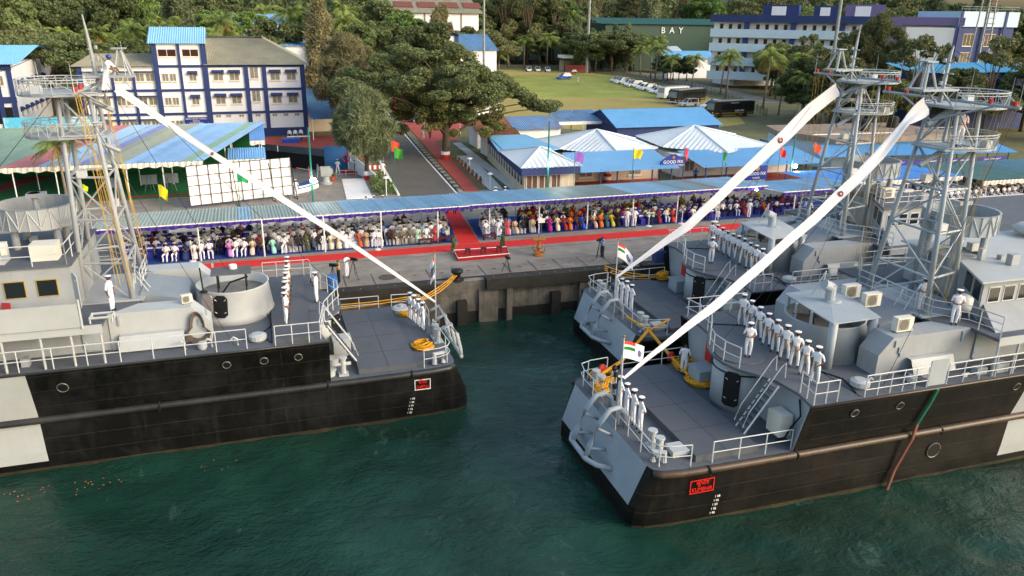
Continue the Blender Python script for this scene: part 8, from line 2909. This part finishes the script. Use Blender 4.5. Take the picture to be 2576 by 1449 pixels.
def pole_frame(label, x, y, z):
    t = thing('stern_light_pole', label, 'pole', (x, y, z))
    for dx in (-.12, .12):
        MB().tube([(dx, 0, 0), (dx, 0, 2.1)], .03, 5).obj('leg', M_rail, t)
    for k in range(7):
        MB().tube([(-.12, 0, .3 + k * .28), (.12, 0, .3 + k * .28)], .015, 4).obj('rung', M_rail, t)
    for k in range(3):
        MB().lathe([(.09, 0), (.11, .08), (.09, .22)], (0, -.14, .6 + .6 * k), 10).obj('lamp', M_black, t)
    MB().lathe([(.12, 0), (.13, .12), (.05, .25)], (0, 0, 2.1), 10).obj('lamp', M_black, t)
pole_frame('ladder-like stern light pole with black lamps on the nearest ship', 14.75, 29.75, QD)
pole_frame('ladder-like stern light pole with black lamps on the middle ship', 20.7, 43.4, QD)
# ---- long white paying-off pennants
M_penn = mat('pennant_cloth', '#dcdce2', .85, var=.03, scale=2)
M_pblue = mat('roundel_blue', '#2c2a78', .7)
M_pred = mat('roundel_red', '#a3262e', .7)
def pennant(label, pts, widths, twist, roundel=None):
    """ribbon swept along pts; width direction turns about the line by twist degrees from vertical"""
    mb = MB()
    n = 60
    pts = [Vector(p) for p in pts]
    cum = [0]
    for a, b in zip(pts, pts[1:]):
        cum.append(cum[-1] + (b - a).length)
    T = cum[-1]
    def sample(t, arr):
        s = t * T
        for i in range(len(pts) - 1):
            if s <= cum[i + 1] + 1e-6:
                f = (s - cum[i]) / (cum[i + 1] - cum[i])
                f2 = f
                a, b = arr[i], arr[i + 1]
                return a.lerp(b, f2) if isinstance(a, Vector) else a + (b - a) * f2
        return arr[-1]
    rows = []
    for i in range(n + 1):
        t = i / n
        p = sample(t, pts) + Vector((.0, .03 * math.sin(t * 17) + .02 * math.sin(t * 41 + 1), -.06 * math.sin(PI * t) + .008 * math.sin(t * 23)))
        d = (sample(min(1, t + .01), pts) - sample(max(0, t - .01), pts)).normalized()
        up_ = Vector((0, 0, 1)) - d * d.z
        up_.normalize()
        sd = d.cross(up_)
        a = R(sample(t, twist))
        wv = up_ * math.cos(a) + sd * math.sin(a)
        nv = d.cross(wv)
        w = sample(t, widths)
        for j in range(7):
            v = j / 6 - .5
            mb.v.append(tuple(p + wv * w * v + nv * (.06 * math.sin(v * 9 + t * 14) * w)))
        rows.append((p, d, wv, nv, w))
    mb.f = [(i * 7 + j, (i + 1) * 7 + j, (i + 1) * 7 + j + 1, i * 7 + j + 1) for i in range(n) for j in range(6)]
    mb.m = [0] * len(mb.f)
    o = mb.obj('pennant', M_penn, smooth=True)
    tag(o, label, 'pennant', 'long white paying-off pennants')
    if roundel is not None:
        p, d, wv, nv, w = rows[int(roundel * n)]
        for s in (1, -1):
            for rr_, mm, off in ((.19, M_pblue, .035), (.12, M_pred, .045), (.06, M_brass, .055)):
                c = MB()
                c.poly([tuple(p + nv * s * off + (d * math.cos(a) + wv * math.sin(a)) * rr_ * min(1, w / .7)) for a in [2 * PI * k / 20 * s for k in range(20)]])
                c.obj('roundel', mm, o)
    return o
pennant('long white pennant with roundel from the left mast down to the left ship stern', [(-6.2, 40.9, 17.05), (-2.4, 41.5, 13.85), (3.8, 42.5, 8.8), (9.1, 42.95, 4.25)], [.34, .31, .29, .12], [5, 0, 0, 10], .26)
pennant('long white pennant with roundel from the nearest ship mast to its stern', [(29.05, 28.6, 16.9), (28.0, 28.6, 16.15), (26.9, 28.6, 14.8), (23.9, 28.6, 12.1), (19.1, 28.6, 8.3), (14.6, 28.5, 5.2)], [1.0, .33, .5, .5, .44, .12], [0, 60, 20, 10, 10, 30], .3)
pennant('long white pennant with roundel from the middle ship mast to its stern', [(35.1, 41.8, 16.4), (33.3, 41.8, 15.2), (31.6, 41.8, 13.7), (28.9, 41.8, 11.4), (25.2, 41.8, 8.2), (20.6, 42.2, 5.0)], [.95, .9, .78, .68, .56, .12], [0, 0, 10, 10, 10, 30], .28)
# floating leaves and bits near the left hull: uncountable litter
rg = random.Random(4)
mb = MB()
for i in range(60):
    x = -14 + abs(rg.gauss(0, 5.5))
    y = 35.4 - abs(rg.gauss(0, .7)) - (.25 if x < -6 else 0)
    s = rg.uniform(.02, .075)
    a = rg.uniform(0, 6)
    mb.add([(x + s * math.cos(a), y + s * math.sin(a), .06), (x - s * math.sin(a) * .5, y + s * math.cos(a) * .5, .065), (x - s * math.cos(a), y - s * math.sin(a), .06), (x + s * math.sin(a) * .5, y - s * math.cos(a) * .5, .065)], [(0, 1, 2, 3)])
tag(mb.obj('floating_leaves', mat('orange_leaf', '#b5652a', .7, var=.3, scale=5)), 'orange fallen leaves floating along the left hull', 'leaves', kind='stuff')
